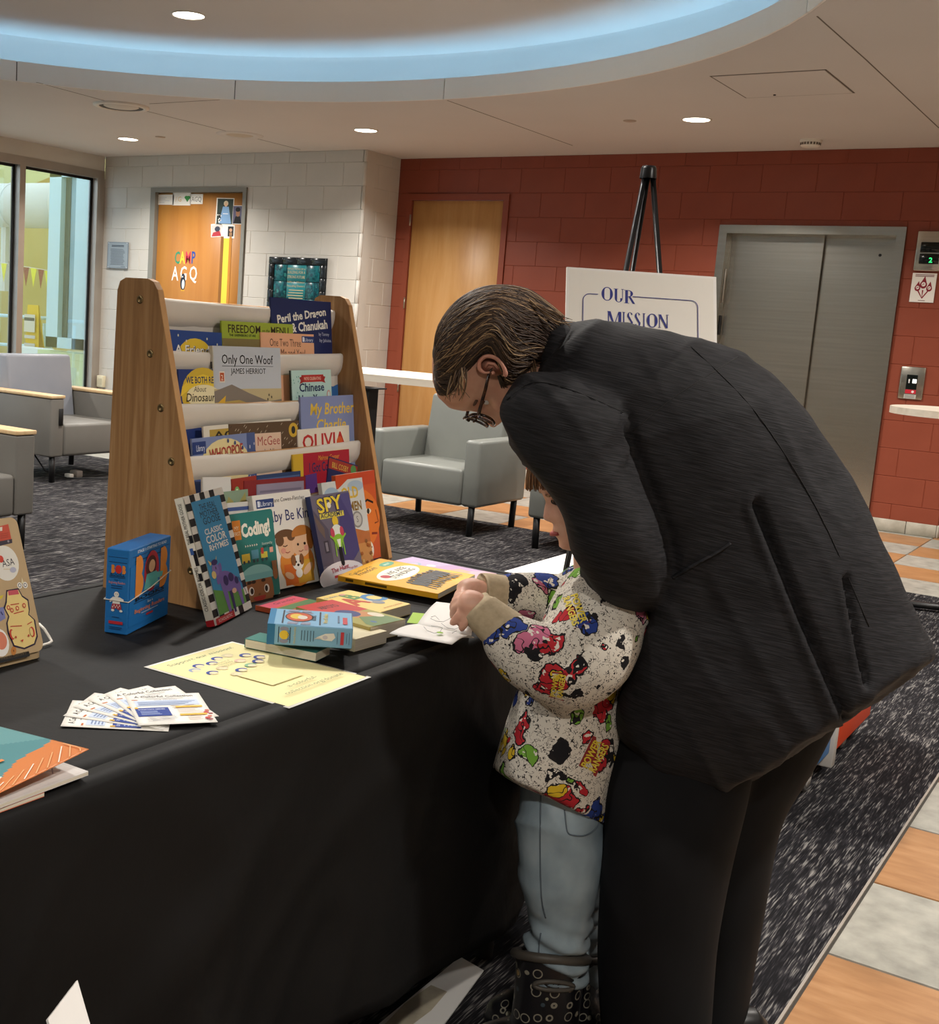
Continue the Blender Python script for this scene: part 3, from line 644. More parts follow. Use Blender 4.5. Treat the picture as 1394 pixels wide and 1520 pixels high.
for py, nm in ((470,'top_rail'),(513,'lower_rail')):
    pa, pb = ony(-30,py-4,RY), ony(76,py+3,RY); MB().tube([pa,pb],.022,10).build(nm, MT['sky_frame'], t)
p = ony(66,480,RY); MB().tube([(p.x,RY,0),(p.x,RY,p.z)],.022,10).build('post', MT['sky_frame'], t); MB().tube([(p.x-1.1,RY,0),(p.x-1.1,RY,p.z)],.022,10).build('post', MT['sky_frame'], t)
# wet floor board
WY = .95
p = ony(42,540,WY); tz = ony(40,452,WY).z
t = thing('wet_floor_sign','yellow folding wet floor sign behind the railing','sign',(p.x,WY,.0)); my = mat('yellow_sign_plastic','#e8bf2a',.45)
for nm, dy in (('front_panel',-.01),('rear_panel',.2)):
    b = MB().prism([(-.15,.0),(.15,.0),(.10,tz),(-.10,tz)],0,.012,lambda u,v,d: (u+.06,d+dy*(1-v/tz)*1.0,v)); b.build(nm, my, t)
pg = Page(.0125); pg.rect(-.06,tz-.34,.14,tz-.12,'#d9d2c0')
for i in range(4): pg.rect(-.05,tz-.42-.1*i,.15,tz-.38-.1*i,'#cfc9c0')
pg.rect(-.06,tz-.2,.13,tz-.16,'#3b3b48'); pg.rect(-.06,.3,.16,.5,'#6a5d78')
pg.mb.build('print', PRINTM, t).matrix_local = Matrix(((1,0,0,0),(0,0,-1,-.02),(0,1,0,0),(0,0,0,1)))
# white plastic pool chair
p = onz(40,600,.0)
pc = ony(38,530,.55); t = thing('pool_chair','white moulded chair behind the window','chair',(pc.x,.55,0)); wp = mat('white_resin','#dfe3df',.4); sh = pc.z
MB().rbox(-.45,.25,-.2,.25,sh-.16,sh-.12,.015,2).build('seat', wp, t); MB().rbox(-.45,.25,.2,.25,sh-.12,sh+.12,.02,2).build('backrest', wp, t)
for x in (-.42,.2):
    for y in (-.17,.22): MB().tube([(x,y,0),(x,y,sh-.14)],.02,8).build('leg', wp, t)
MB().rbox(.02,.2,-.225,-.205,sh-.3,sh-.05,.004,1).build('blue_tag', mat('blue_tag','#3b6fb0',.5), t)
# ================================================================== lounge seating
MT['vinyl'] = mat('grey_green_vinyl', ['#6f716c','#777973'], .38, vary=((3,3,3),3,.3,.7), bump=((260,260,260),.08,.0006), spec=.45)
MT['vinyl_w'] = mat('warm_grey_vinyl', ['#68655f','#706d67'], .42, vary=((3,3,3),3,.3,.7), bump=((260,260,260),.08,.0006))
MT['vinyl_b'] = mat('pale_grey_vinyl', ['#7f828a','#888b92'], .42, vary=((3,3,3),3,.3,.7))
def armchair(name, label, loc, rz, W=.83, Dp=.66, aw=.115, arm_z=.60, seat_z=.415, back_z=.83, m='vinyl', mb_='vinyl', tops=False, outlet=False, grp=None):
    """faces local -Y; origin on the floor under the middle of the front edge"""
    t = thing(name, label, 'armchair', loc, rz, grp); h0 = .185
    MB().rbox(-W/2+aw+.002,W/2-aw-.002,.0,Dp-.13,h0,seat_z,.022,3).build('seat', MT[m], t)
    b = MB(); # reclined back
    R = []
    for y, z in ((Dp-.17,seat_z-.02),(Dp-.10,back_z),(Dp+.03,back_z),(Dp-.02,h0)): R.append((y,z))
    b.prism(R, -W/2+aw+.012, W/2-aw-.012, lambda u,v,d:(d,u,v))
    ob = b.build('backrest', MT[mb_], t); bv = ob.modifiers.new('b','BEVEL'); bv.width = .022; bv.segments = 3
    for p in ob.data.polygons: p.use_smooth = True
    for s in (-1,1):
        x0, x1 = sorted((s*W/2, s*(W/2-aw)))
        o = MB().rbox(x0,x1,.0,Dp,h0,arm_z,.014 if tops else .022,3).build('armrest', MT[m], t)
        if tops: MB().rbox(x0-.004,x1+.004,-.004,Dp+.004,arm_z,arm_z+.022,.004,2).build('arm_cap', MT['maple_cap'], o)
        for y in (.035,Dp-.05):
            MB().tube([(s*(W/2-.055),y,0),(s*(W/2-.05),y,h0+.01)],.021,10).build('leg', MT['black'], t)
    if outlet: MB().rbox(W/2-.045,W/2-.008,-.004,.0,.40,.54,.003,1).build('power_socket', MT['rubber'], t)
    return t
MT['maple_cap'] = wood_mat('maple_arm_cap', ['#c4a478','#d3b68c'], (20,20,3), .5)
armchair('lounge_armchair','grey vinyl armchair beside the tall table, before the maple door',(2.245,-3.02,0),0,grp='grey vinyl armchairs')
armchair('lounge_armchair','grey vinyl armchair mostly hidden behind the boy\'s face',(3.42,-3.02,0),0,grp='grey vinyl armchairs')
armchair('lounge_armchair','grey armchair with maple arm caps facing right by the window',(-.36,-3.30,0),math.pi/2,W=.90,Dp=.74,aw=.125,m='vinyl_w',mb_='vinyl_b',tops=True,outlet=False,back_z=.87,grp='armchairs with wooden arm caps')
for o in bpy.data.objects:
    pass
armchair('lounge_armchair','nearest armchair with maple arm caps at the left edge',(1.34,-5.83,0),math.pi/2,W=.90,Dp=.74,aw=.125,m='vinyl_w',mb_='vinyl_b',tops=True,back_z=.62,seat_z=.40,grp='armchairs with wooden arm caps')
soc = thing('power_outlet','black power socket let into the front of a grey armrest','outlet',(-.356,-3.66,.47)); MB().rbox(-.001,.006,-.018,.018,-.06,.06,.002,1).build('socket_plate', MT['rubber'], soc)
# cable loop under the chair
tag(MB().tube([(-.62,-3.66,.17),(-.55,-3.62,.06),(-.45,-3.5,.012),(-.3,-3.3,.012),(-.25,-3.1,.012)],.006,6).build('chair_cable', MT['rubber']), 'thin black cable under the armchair by the window', 'cable')
p = onz(113,708,0); t = thing('charger_plug','small charger plug lying on the carpet under the armchair','charger',p)
MB().rbox(-.04,.04,-.03,.03,.0,.05,.008,2).build('body', mat('grey_plug','#8a8078',.5), t); MB().rbox(-.03,.03,-.09,-.05,.0,.03,.006,2).build('white_plug', MT['white_plastic'], t)
p = onz(130,576,.6)
# ================================================================== tall tables
def tall_table(name, label, x0,x1,y0,y1, z, legx, legy, rnd, base=True):
    t = thing(name, label, 'table', (legx,legy,0)); pts = []
    for cx, cy, a0 in ((x1-rnd,y1-rnd,0),(x0+rnd,y1-rnd,90),(x0+rnd,y0+rnd,180),(x1-rnd,y0+rnd,270)):
        for k in range(9): a = math.radians(a0+k*11.25); pts.append((cx+rnd*math.cos(a)-legx, cy+rnd*math.sin(a)-legy))
    MB().prism(pts, z-.034, z, lambda u,v,d:(u,v,d)).build('table_top', MT['laminate'], t)
    MB().box(-.036,.036,-.036,.036,.02,z-.034).build('column', MT['black'], t)
    MB().box(-.07,.07,-.05,.05,z-.040,z-.034).build('top_plate', MT['black'], t)
    for k in range(4): MB().rbox(0,.30,-.028,.028,.012,.04,.008,1).xf(Matrix.Rotation(k*math.pi/2+.3,4,'Z')).build('foot', MT['black'], t)
    return t
zt = 1.035
pl = onz(515,556,zt); lg = onz(551,575,zt-.034)
tall_table('tall_table','tall table with pale laminate top behind the bookshelf',1.9,3.42,-4.72,-4.06,zt,lg.x-.02,lg.y+.0,.02)
pr_ = onz(1322,601,zt)
tall_table('tall_table','tall table with rounded pale top at the right edge',pr_.x,pr_.x+.75,pr_.y-.32,pr_.y+.40,zt,pr_.x+.42,pr_.y+.10,.34)
# ================================================================== low mobile unit with blue and orange ends
cx0, cx1, cy0, cy1 = 4.30, 5.42, -6.30, -5.22
t = thing('mobile_unit','low mobile unit with blue and orange panels on grey casters','mobile unit',(cx0,cy0,0))
MT['cart_blue'] = mat('blue_panel','#2d6fae',.4); MT['cart_orange'] = mat('orange_panel','#d9481f',.4); MT['cart_white'] = mat('white_panel','#dcd8d2',.45); MT['caster'] = mat('grey_caster','#6d6c6c',.45)
mid = .52
MB().rbox(.0,cx1-cx0,0,mid-.02,.075,.42,.006,2).build('blue_bin', MT['cart_blue'], t)
MB().rbox(.0,cx1-cx0,mid+.02,cy1-cy0,.06,.42,.006,2).build('orange_bin', MT['cart_orange'], t)
MB().rbox(-.02,cx1-cx0+.012,mid-.02,mid+.02,.03,.42,.004,1).build('divider_panel', MT['cart_white'], t)
MB().rbox(-.03,cx1-cx0+.01,-.02,cy1-cy0+.02,.42,.45,.006,2).build('top', mat('white_unit_top','#e6e2dc',.5), t)
for x, y in ((cx1-cx0-.03,mid-.19),(cx1-cx0-.04,cy1-cy0-.25),(.1,.15),(.1,.9)):
    c = MB().lathe([(.012,-.016),(.038,-.016),(.044,-.010),(.044,.010),(.038,.016),(.012,.016)],20,(x,y,.044),'x').build('caster', MT['caster'], t)
    MB().lathe([(.0001,-.020),(.03,-.018),(.03,.018),(.0001,.020)],16,(x,y,.044),'x').build('hub', MT['cart_white'], c)
    MB().box(x-.024,x+.024,y-.012,y+.012,.05,.078).build('fork', MT['steel_d'], c)
# ================================================================== easel with the mission board
ED = 3.02
def onDp(px,py,d): return CAM + ray(px,py)*d
top = onDp(963,254,ED); 
t = thing('easel','black tripod easel holding the mission board','easel',(top.x,top.y,0))
M0 = V((top.x,top.y,0)); rgt = RH
hd = top-M0
def leg_dir(px,py,d=ED): return onDp(px,py,d)
MT['satin_black'] = mat('satin_black','#161617',.32)
MB().lathe([(.021,0),(.019,.024),(.016,.030),(.0001,.030)],14,tuple(hd-V((0,0,.018)))).build('head_cap', MT['satin_black'], t)
def leg(name, a, c, w_=.0072):
    dr_ = (c-a).normalized(); e = a+dr_*((a.z)/(-dr_.z))
    MB().tube([a-M0,e-M0],w_,4,flat=1.0).build(name, MT['satin_black'], t)
    return e
leg('leg', onDp(957,262,ED), onDp(929,402,ED-.05)); leg('leg', onDp(969,262,ED), onDp(979,402,ED-.02))
leg('leg', onDp(962,262,ED+.02), onDp(939,402,ED+.05), .0065)
BP0, BP1, BP2, BP3 = onDp(836,640,ED-.185), onDp(1058,655,ED-.185), onDp(852,397,ED-.085), onDp(1074,412,ED-.085)
bd = thing('mission_board','white board reading OUR MISSION in blue on the easel','board',M=frame(BP0, BP1-BP0, BP2-BP0))
bw = (BP3-BP2).length; bh = (BP2-BP0).length
MB().box(0,bw,0,bh,-.006,0).build('panel', mat('white_board','#f3efe9',.5), bd)
pg = Page(.0002); pg.w, pg.h = bw, bh
K = bw/222.0/1.0; ux = lambda px: (px-852)/222.0; vy = lambda py: 1-(py-397)/243.0
ink = '#343a86'; pg.rect(.02,.0,.98,.985,'#efeae0')
# high-contrast serif capitals, drawn stroke by stroke
def serif(p, ch, x, y, w_, h_, c):
    """x,y lower-left, in page units; w_,h_ letter box"""
    T, th = w_*.26, w_*.075
    X = lambda a: x+a*w_
    Yv = lambda a: y+a*h_
    def stem(a, wd=T): p.rect(X(a),y,X(a)+wd,y+h_,c)
    def ser(a, top, wd=.30): p.rect(X(a)-wd*w_*.5,Yv(.965) if top else y,X(a)+wd*w_*.5,y+h_ if top else Yv(.035),c)
    def arc(cx,cy,rx,ry,a0,a1,t0,t1,n=14):
        # stroke whose width runs thin at top and bottom, thick at the sides
        o = []; i_ = []
        for k in range(n+1):
            a = math.radians(a0+(a1-a0)*k/n); cw = abs(math.cos(a)); wd = th+(T-th)*cw**1.5
            o.append((X(cx)+rx*w_*math.cos(a), Yv(cy)+ry*h_*math.sin(a)))
            i_.append((X(cx)+(rx*w_-wd)*math.cos(a), Yv(cy)+(ry*h_-th*p.w/p.h)*math.sin(a)))
        for k in range(n): p.poly([o[k],o[k+1],i_[k+1],i_[k]], c); p.z -= p.step
        p.z += p.step
    if ch == 'O': arc(.5,.5,.5,.52,0,360,T,th,26)
    elif ch == 'U': p.rect(X(.08),Yv(.3),X(.08)+T,y+h_,c); p.rect(X(.86),Yv(.3),X(.86)+th,y+h_,c); arc(.5,.3,.42,.32,180,360,T,th); ser(.2,True,.5); ser(.9,True,.3)
    elif ch == 'R': stem(.08); ser(.22,True,.5); ser(.22,False,.5); arc(.38,.74,.46,.26,-90,90,T,th); p.poly([(X(.40),Yv(.5)),(X(.62),Yv(.5)),(X(1.05),y),(X(.80),y)],c); p.rect(X(.3),Yv(.475),X(.5),Yv(.51),c); p.rect(X(.2),Yv(.965),X(.42),y+h_,c)
    elif ch == 'M': p.rect(X(.05),y,X(.05)+th,y+h_,c); p.poly([(X(.0),y+h_),(X(.24),y+h_),(X(.56),y),(X(.44),y)],c); p.poly([(X(.50),y),(X(.56),y),(X(.88),y+h_),(X(.82),y+h_)],c); p.rect(X(.82),y,X(.82)+T*.8,y+h_,c); ser(.08,False,.25); ser(.92,False,.4)
    elif ch == 'I': p.rect(x+w_*.5-T/2,y,x+w_*.5+T/2,y+h_,c); ser(.5,True,.7); ser(.5,False,.7)
    elif ch == 'N': p.rect(X(.08),y,X(.08)+th,y+h_,c); p.poly([(X(.0),y+h_),(X(.26),y+h_),(X(.98),y),(X(.78),y)],c); p.rect(X(.88),y,X(.88)+th,y+h_,c); ser(.1,False,.3); ser(.92,True,.3)
    elif ch == 'S':
        arc(.5,.76,.40,.26,20,200,T,th,10); arc(.5,.24,.42,.26,200,380,T,th,10)
        p.poly([(X(.10),Yv(.70)),(X(.36),Yv(.74)),(X(.92),Yv(.26)),(X(.66),Yv(.24))],c)
x = ux(904)
for ch, w_ in (('O',17),('U',14),('R',15)): serif(pg, ch, x, vy(444+ (x*222-52)*.07), (w_)/222, 20/243, ink); x += (w_+1.5)/222
x = ux(913)
for ch, w_ in (('M',20),('I',6),('S',10),('S',10),('I',6),('O',16),('N',14)): serif(pg, ch, x, vy(480), w_/222, 20/243, ink); x += (w_+1.2)/222
R_ = [(ux(877),.05),(ux(877),vy(448))]+[(ux(887-10*math.cos(math.radians(a))),vy(446-10*math.sin(math.radians(a)))) for a in range(0,91,15)]+[(ux(899),vy(436))]
pg.line(R_, .005, ink)
R_ = [(ux(950),vy(436))]+[(ux(1036+10*math.sin(math.radians(a))),vy(446-10*math.cos(math.radians(a)))) for a in range(0,91,15)]+[(ux(1046),.05)]
pg.line(R_, .005, ink)
pg.line([(ux(877),.05),(ux(1046),.05)], .005, ink)
pg.mb.build('lettering', PRINTM, bd)
MB().box(bw*.2,bw*.8,-.012,.0,-.02,.03).build('ledge', MT['satin_black'], bd)
# ================================================================== the table under the black cloth
TX0, TX1, TY0, TY1, TZ = 4.445, 5.195, -9.75, -7.14, .745
t = thing('folding_table','folding table under the black cloth','table',((TX0+TX1)/2,(TY0+TY1)/2,0)); ox, oy = (TX0+TX1)/2,(TY0+TY1)/2
MB().rbox(TX0-ox+.004,TX1-ox-.004,TY0-oy+.004,TY1-oy-.004,.700,.741,.008,2).build('table_top', mat('table_plastic','#8a8884',.5), t)
MT['leg_grey'] = mat('grey_table_leg','#77736d',.4,.6)
for x in (TX0+.07,TX1-.065):
    for y in (TY0+.3,-7.47):
        lg_ = MB().tube([(x-ox,y-oy,.03),(x-ox,y-oy,.70)],.0145,12).build('leg', MT['leg_grey'], t)
        MB().lathe([(.019,0),(.02,.03),(.0155,.045)],12,(x-ox,y-oy,0)).build('rubber_tip', MT['rubber'], lg_)
def cloth_mat():
    m = mat('black_polyester_cloth', '#090808', .66, spec=.30, bump=((9,14,9),.25,.012))
    return m
MT['cloth'] = cloth_mat()
# perimeter of the table, counter-clockwise from the near left corner
def perim(r=.012):
    P = []
    def seg(a, c, n): 
        for i in range(n): P.append((a[0]+(c[0]-a[0])*i/n, a[1]+(c[1]-a[1])*i/n))
    def arc(cx, cy, a0):
        for k in range(5): a = math.radians(a0+k*22.5); P.append((cx+r*math.cos(a), cy+r*math.sin(a)))
    x0,x1,y0,y1 = TX0,TX1,TY0,TY1
    seg((x1,y0+r),(x1,y1-r),170); arc(x1-r,y1-r,0); seg((x1-r,y1),(x0+r,y1),52); arc(x0+r,y1-r,90); seg((x0,y1-r),(x0,y0+r),120); arc(x0+r,y0+r,180); seg((x0+r,y0),(x1-r,y0),40); arc(x1-r,y0+r,270)
    return P
P_ = perim(); N_ = len(P_); cen = V((ox,oy))
nrm = []
for i in range(N_):
    a, c = V(P_[i-1]), V(P_[(i+1)%N_]); d = (c-a).normalized(); nrm.append(V((d.y,-d.x)))
s_acc = [0]
for i in range(1,N_): s_acc.append(s_acc[-1]+(V(P_[i])-V(P_[i-1])).length)
def hem(i): return .200+.018*math.sin(s_acc[i]*2.1+.6)+.01*math.sin(s_acc[i]*5.3)
R = []
def inset(d, z): return [(P_[i][0]-nrm[i].x*d, P_[i][1]-nrm[i].y*d, z) for i in range(N_)]
R.append(inset(.03,TZ)); R.append(inset(.012,TZ)); R.append(inset(.004,TZ-.0015)); R.append(inset(-.001,TZ-.007))
LV = 26
for l in range(1,LV+1):
    tt = l/LV; ring = []
    for i in range(N_):
        s = s_acc[i]; z = TZ-.007-(TZ-.007-hem(i))*tt
        corner = min(abs(s-(s_acc[170])), abs(s-0), 9)
        ph = s*7.5+1.3*mnoise.noise((s*1.7,tt*1.2,3.1))
        wv = .020*math.sin(ph)+.012*math.sin(s*15.7+2*mnoise.noise((s*3,tt*2,9)))
        r_a = 1-abs(mnoise.noise((s*2.2+z*2.6,z*1.6-s*.8,1.7)))*2.6; r_b = 1-abs(mnoise.noise((s*5-z*5,z*3+s*1.5,5.2)))*2.8; cre = .016*max(0,r_a)**2+.010*max(0,r_b)**2+.008*mnoise.noise((s*4.0+z*3.0,z*5.0,1.7))
        flare = .008+.02*tt
        cf = math.exp(-(corner/.10)**2)*.035*tt
        d = .004+flare*tt+(wv*tt**.9+cre*min(1,tt*2.5))*1.0+cf
        ring.append((P_[i][0]+nrm[i].x*d, P_[i][1]+nrm[i].y*d, z))
    R.append(ring)
b = MB(); b.rings(R, cap=False)
nx, ny = 20, 60
top = []
for j in range(ny+1):
    for i in range(nx+1):
        x = TX0+.03+(TX1-TX0-.06)*i/nx; y = TY0+.03+(TY1-TY0-.06)*j/ny; top.append((x,y,TZ))
b.add(top, [(j*(nx+1)+i,j*(nx+1)+i+1,(j+1)*(nx+1)+i+1,(j+1)*(nx+1)+i) for j in range(ny) for i in range(nx)], smooth=True)
cloth = b.build('tablecloth', MT['cloth']); tag(cloth, 'black cloth draped over the long table, hanging almost to the floor', 'tablecloth')
so = cloth.modifiers.new('s','SOLIDIFY'); so.thickness = .0012; so.offset = -1
# ================================================================== bookshelf on the table
SH = frame((4.746,-7.957,TZ), (-.045,.999,0), (-.999,-.045,0))          # x along the shelf, y away from the viewer
SH = Matrix(SH); 
SW = .680
shelf = thing('sling_bookshelf','oak sling bookshelf with cream canvas pockets on the table','bookshelf',M=SH)
prof = [(.004,0),(.262,0),(.262,.02),(.252,.575),(.246,.592),(.232,.599),(.178,.599),(.164,.594),(.154,.580),(0,.012)]
def panel(x0, x1):
    o = MB().prism(prof, x0, x1, lambda u,v,d:(d,u,v)).build('side_panel', MT['oak'], shelf); return o
for x0, x1, s in ((0,.016,-1),(SW-.016,SW,1)):
    o = panel(x0,x1)
    fr = [(-.0006,.012),(.1535,.580),(.1545,.5805),(.0008,.0115)]
    MB().prism([(-.0010,.012),(.1530,.580),(.1560,.580),(.002,.012)], x0+.0006, x1-.0006, lambda u,v,d:(d,u,v)).build('edge_band', MT['edge_oak'], o)
    for y, z in ((.195,.560),(.165,.462),(.134,.364),(.103,.267),(.072,.170),(.045,.07)):
        xs_ = (-.0018 if s < 0 else SW+.0018)
        MB().lathe([(.0082,0.002*(1)),(.0072,-.0006),(.0036,-.0008),(.003,.0008),(.0001,.0008)],12,(0,y,z),'x').xf(Matrix.Translation((0 if s < 0 else SW,0,0)) @ Matrix.Scale(-s,4,(1,0,0)) if s > 0 else Matrix.Translation((-.0012,0,0))).build('screw', MT['brass'] if 'brass' in MT else MT.setdefault('brass', mat('dull_brass','#8f7a55',.35,.9)), o)
RODS = [(.195,.560),(.165,.462),(.134,.364),(.103,.267),(.072,.170),(.045,.072)]
for y, z in RODS: MB().tube([(.016,y,z),(SW-.016,y,z)],.004,10).build('rod', MT['edge_oak'], shelf)
MT['canvas'] = mat('cream_canvas', ['#d8d0c4','#e2dbd0'], .8, vary=((6,6,6),3,.3,.7), bump=((500,500,500),.15,.0006))
for i in range(len(RODS)):
    y, z = RODS[i]; prf = []
    def wrap(y,z): return [(y+.0085*math.cos(math.radians(a)), z+.0085*math.sin(math.radians(a))) for a in (20,55,90,125,160,180)]
    # over the rod at the front, down to the pocket seam, then up behind to the rod above
    prf = [(y+.0055,z-.002)]+[(y+.0055*math.cos(math.radians(a)), z+.0055*math.sin(math.radians(a))) for a in (45,90,135,180)]
    prf += [(y-.0056,z-.012),(y-.004,z-.024),(y-.0005,z-.034),(y+.006,z-.044),(y+.016,z-.058),(y+.024,z-.068)]
    lo_ = len(prf)
    if i+1 < len(RODS): yn, zn = RODS[i+1]
    b = MB(); nxx = 30; vs = []
    for k in range(nxx+1):
        x = .0165+(SW-.033)*k/nxx; wz = .0016*mnoise.noise((x*14,i*3.1,0)); 
        for m_, (py_, pz_) in enumerate(prf): 
            sag = -.004*math.sin(math.pi*k/nxx) if m_ < 6 else 0
            vs.append((x, py_+wz*(1 if m_ > 3 else .3)+.0015*mnoise.noise((x*30,pz_*40,i)), pz_+sag))
    n_ = len(prf)
    b.add(vs, [(k*n_+m_,(k+1)*n_+m_,(k+1)*n_+m_+1,k*n_+m_+1) for k in range(nxx) for m_ in range(n_-1)], smooth=True)
    o = b.build('canvas_sling', MT['canvas'], shelf); sd = o.modifiers.new('s','SOLIDIFY'); sd.thickness = .0015
    # back sheet of this tier (from the pocket bottom up to the rod above)
    if i > 0:
        y0, z0 = y+.024, z-.068; y1, z1 = RODS[i-1][0]+.010, RODS[i-1][1]-.004
        b = MB(); vs = []
        for k in range(nxx+1):
            x = .0165+(SW-.033)*k/nxx
            for m_ in range(9):
                u = m_/8; vs.append((x, y0+(y1-y0)*u+.003*math.sin(math.pi*u)*mnoise.noise((x*10,u*3,i+20)), z0+(z1-z0)*u))
        b.add(vs, [(k*9+m_,(k+1)*9+m_,(k+1)*9+m_+1,k*9+m_+1) for k in range(nxx) for m_ in range(8)], smooth=True)
        o = b.build('back_sheet', MT['canvas'], shelf); sd = o.modifiers.new('s','SOLIDIFY'); sd.thickness = .0015
MB().rbox(.016,SW-.016,.20,.258,.01,.022,.002,1).build('bottom_rail', MT['oak'], shelf)
# ================================================================== books
MT['pages'] = mat('book_pages', ['#cfc6b2','#ddd5c4'], .8, vary=((3,3,420),2,.35,.65))
MT['paper'] = mat('white_paper', '#ece9e4', .65)
def book(label, M, W, H, T, cover, draw, spine=None, hard=True, group=None, name='picture_book', cat='book', sp_draw=None, rnd=0):
    """front cover at z = 0, book behind it; x to the right, y up the cover; spine along x = 0"""
    t = thing(name, label, cat, M=M, group=group); c = .0022 if hard else .0008; ov = .003 if hard else 0
    b = MB()
    if rnd:
        P = [(0,0)]
        for cx_, cy_, a0 in ((W-rnd,rnd,270),(W-rnd,H-rnd,0)):
            for k in range(6): a = math.radians(a0+18*k); P.append((cx_+rnd*math.cos(a),cy_+rnd*math.sin(a)))
        P.append((0,H)); b.prism(P,-c,0,lambda u,v,d:(u,v,d),cover)
    else: b.box(0,W,0,H,-c,0,cover)
    b.build('front_cover', PRINT, t)
    MB().box(0,W,0,H,-T,-T+c,cover).build('back_cover', PRINT, t)
    s = MB().box(-.0008,c,0,H,-T,0,spine or cover).build('spine', PRINT, t)
    MB().box(c,W-ov,ov,H-ov,-T+c,-c).build('pages', MT['pages'], t)
    if sp_draw:
        pg = Page(.0009); pg.w, pg.h = T, H; sp_draw(pg); pg.mb.build('spine_print', PRINT, s).matrix_local = Matrix(((0,0,-1,0),(0,1,0,0),(1,0,0,-T),(0,0,0,1)))
    if draw:
        pg = Page(.0001); pg.w, pg.h = W, H; draw(pg); pg.mb.build('cover_print', PRINT, t)
    return t
NSH = V((.999,.045,0)); EXS = V((-.045,.999,0))
tiltv = math.radians(6.5); EYS = (V((0,0,1))*math.cos(tiltv)-NSH*math.sin(tiltv)); NRS = EXS.cross(EYS)
def shelf_pt(y, z): return SH @ V((0,y,z))
def pocket(tl, tr, H, rod, dl, T=.006):
    """cover seen with its top corners at tl, tr; it leans in the pocket behind rod number `rod`, dl metres behind the lip"""
    dl = .0068+dl*.13; o = shelf_pt(RODS[rod][0]+dl, RODS[rod][1]); A_, B_ = onp(*tl,o,NRS), onp(*tr,o,NRS); ex = (B_-A_).normalized(); ey = NRS.cross(ex)
    return frame(A_-ey*H, ex, ey), (B_-A_).length
def shelf_book(label, tl, tr, H, rod, dl, cover, draw, T=.004, **kw):
    M, W = pocket(tl, tr, H, rod, dl); return book(label, M, W, H, T, cover, draw, **kw)
GP = 'picture books in the canvas pockets'
# --- top pocket (rod 1)
def dr(p):
    p.ell(.47,.68,.38,.25,'#e8c63a',24)
    p.text('A Friend is',.5,.775,.085,'#1b2a55',fit=.84,bold=.05); p.text('A Friend is',.495,.778,.085,'#f4f2ea',fit=.82,bold=.015)
    for x,y in ((.15,.95),(.3,.9),(.7,.93),(.9,.88),(.92,.6),(.06,.7)): p.ell(x,y,.012,.012,'#e8e6c8')
shelf_book('blue picture book with a yellow moon reading A Friend is, top pocket', (252,489),(329,494),.20,1,.016,'#2b4a8f',dr,group=GP)
def dr(p):
    p.text('FREEDOM',.08,.885,.085,'#3b2f16',al='l',fit=.44,bold=.012); p.text('on the',.54,.895,.045,'#3b2f16',al='l',fit=.11,sh=.2); p.text('MENU',.67,.885,.08,'#3b2f16',al='l',fit=.26,bold=.012)
    p.text('THE GREENSBORO SIT-INS',.09,.848,.024,'#33401f',al='l',fit=.36,bold=.02); p.rect(0,0,1,.825,'#8a7a4a'); p.ell(.3,.5,.12,.09,'#6b4a30'); p.ell(.75,.45,.1,.1,'#513a2a')
shelf_book('lime green book titled FREEDOM on the MENU, top pocket', (329,476),(434.7,481.5),.20,1,.026,'#a4b63c',dr,group=GP)
def dr(p):
    p.text('One Two Three',.45,.85,.09,'#6b4638',fit=.58); p.text('To Me and You!',.52,.735,.09,'#6b4638',fit=.6)
    p.rect(.76,.90,1,.975,'#2a3f7a'); p.text('Library',.90,.915,.04,'#e9eef6',fit=.16); p.rect(.775,.91,.81,.965,'#e9eef6')
shelf_book('peach book reading One Two Three with a library sticker, top pocket', (386.7,493),(465.6,496.5),.19,1,.008,'#efb48c',dr,group=GP)
def dr(p):
    p.text('Peril the Dragon',.50,.83,.07,'#f2efe4',fit=.82,rot=7,bold=.03); p.text('& Chanukah',.62,.735,.08,'#f2efe4',fit=.62,rot=5,bold=.03)
    p.text('by Tammy',.86,.69,.03,'#cfd6ea',fit=.18); p.text('by Jaluisa',.88,.635,.03,'#cfd6ea',fit=.2)
    p.ell(.85,.15,.4,.2,'#3a6fae')
shelf_book('tall navy book titled Peril the Dragon and Chanukah, top pocket', (402,441),(491,448.5),.25,1,.034,'#1f2c5e',dr,group=GP)
M, W = pocket((376,499),(386,500),.18,1,.030); book('maroon book mostly hidden, only its edge shows in the top pocket', M, .05, .18, .008, '#6b2138', None, group=GP)
# --- second pocket (rod 2)
def dr(p):
    p.ell(.5,.74,.46,.28,'#d9b83a',24)
    p.poly([(.06,.82),(.22,.90),(.5,.95),(.78,.90),(.94,.82),(.98,.72),(.78,.80),(.5,.85),(.22,.80),(.02,.72)],'#f0cf3e'); p.text('WE BOTH READ',.5,.855,.07,'#22305f',fit=.72,bold=.02)
    p.ell(.5,.72,.36,.12,'#f1e6ba'); p.text('About',.42,.765,.06,'#3a2c14',sh=.25,fit=.26); p.text('Dinosaurs',.46,.665,.09,'#3a2c14',sh=.2,fit=.66,bold=.01)
    p.rect(.85,.86,.97,.98,'#e9ded0'); p.rect(.865,.875,.955,.965,'#c75a2a'); p.text('2',.91,.885,.06,'#f4ead8')
    p.poly([(.75,.62),(.98,.72),(.93,.55),(.98,.48),(.78,.50)],'#e8b93a')
shelf_book('navy and yellow book reading WE BOTH READ About Dinosaurs, second pocket', (265,548),(335,548.5),.185,2,.012,'#263a7a',dr,group=GP)
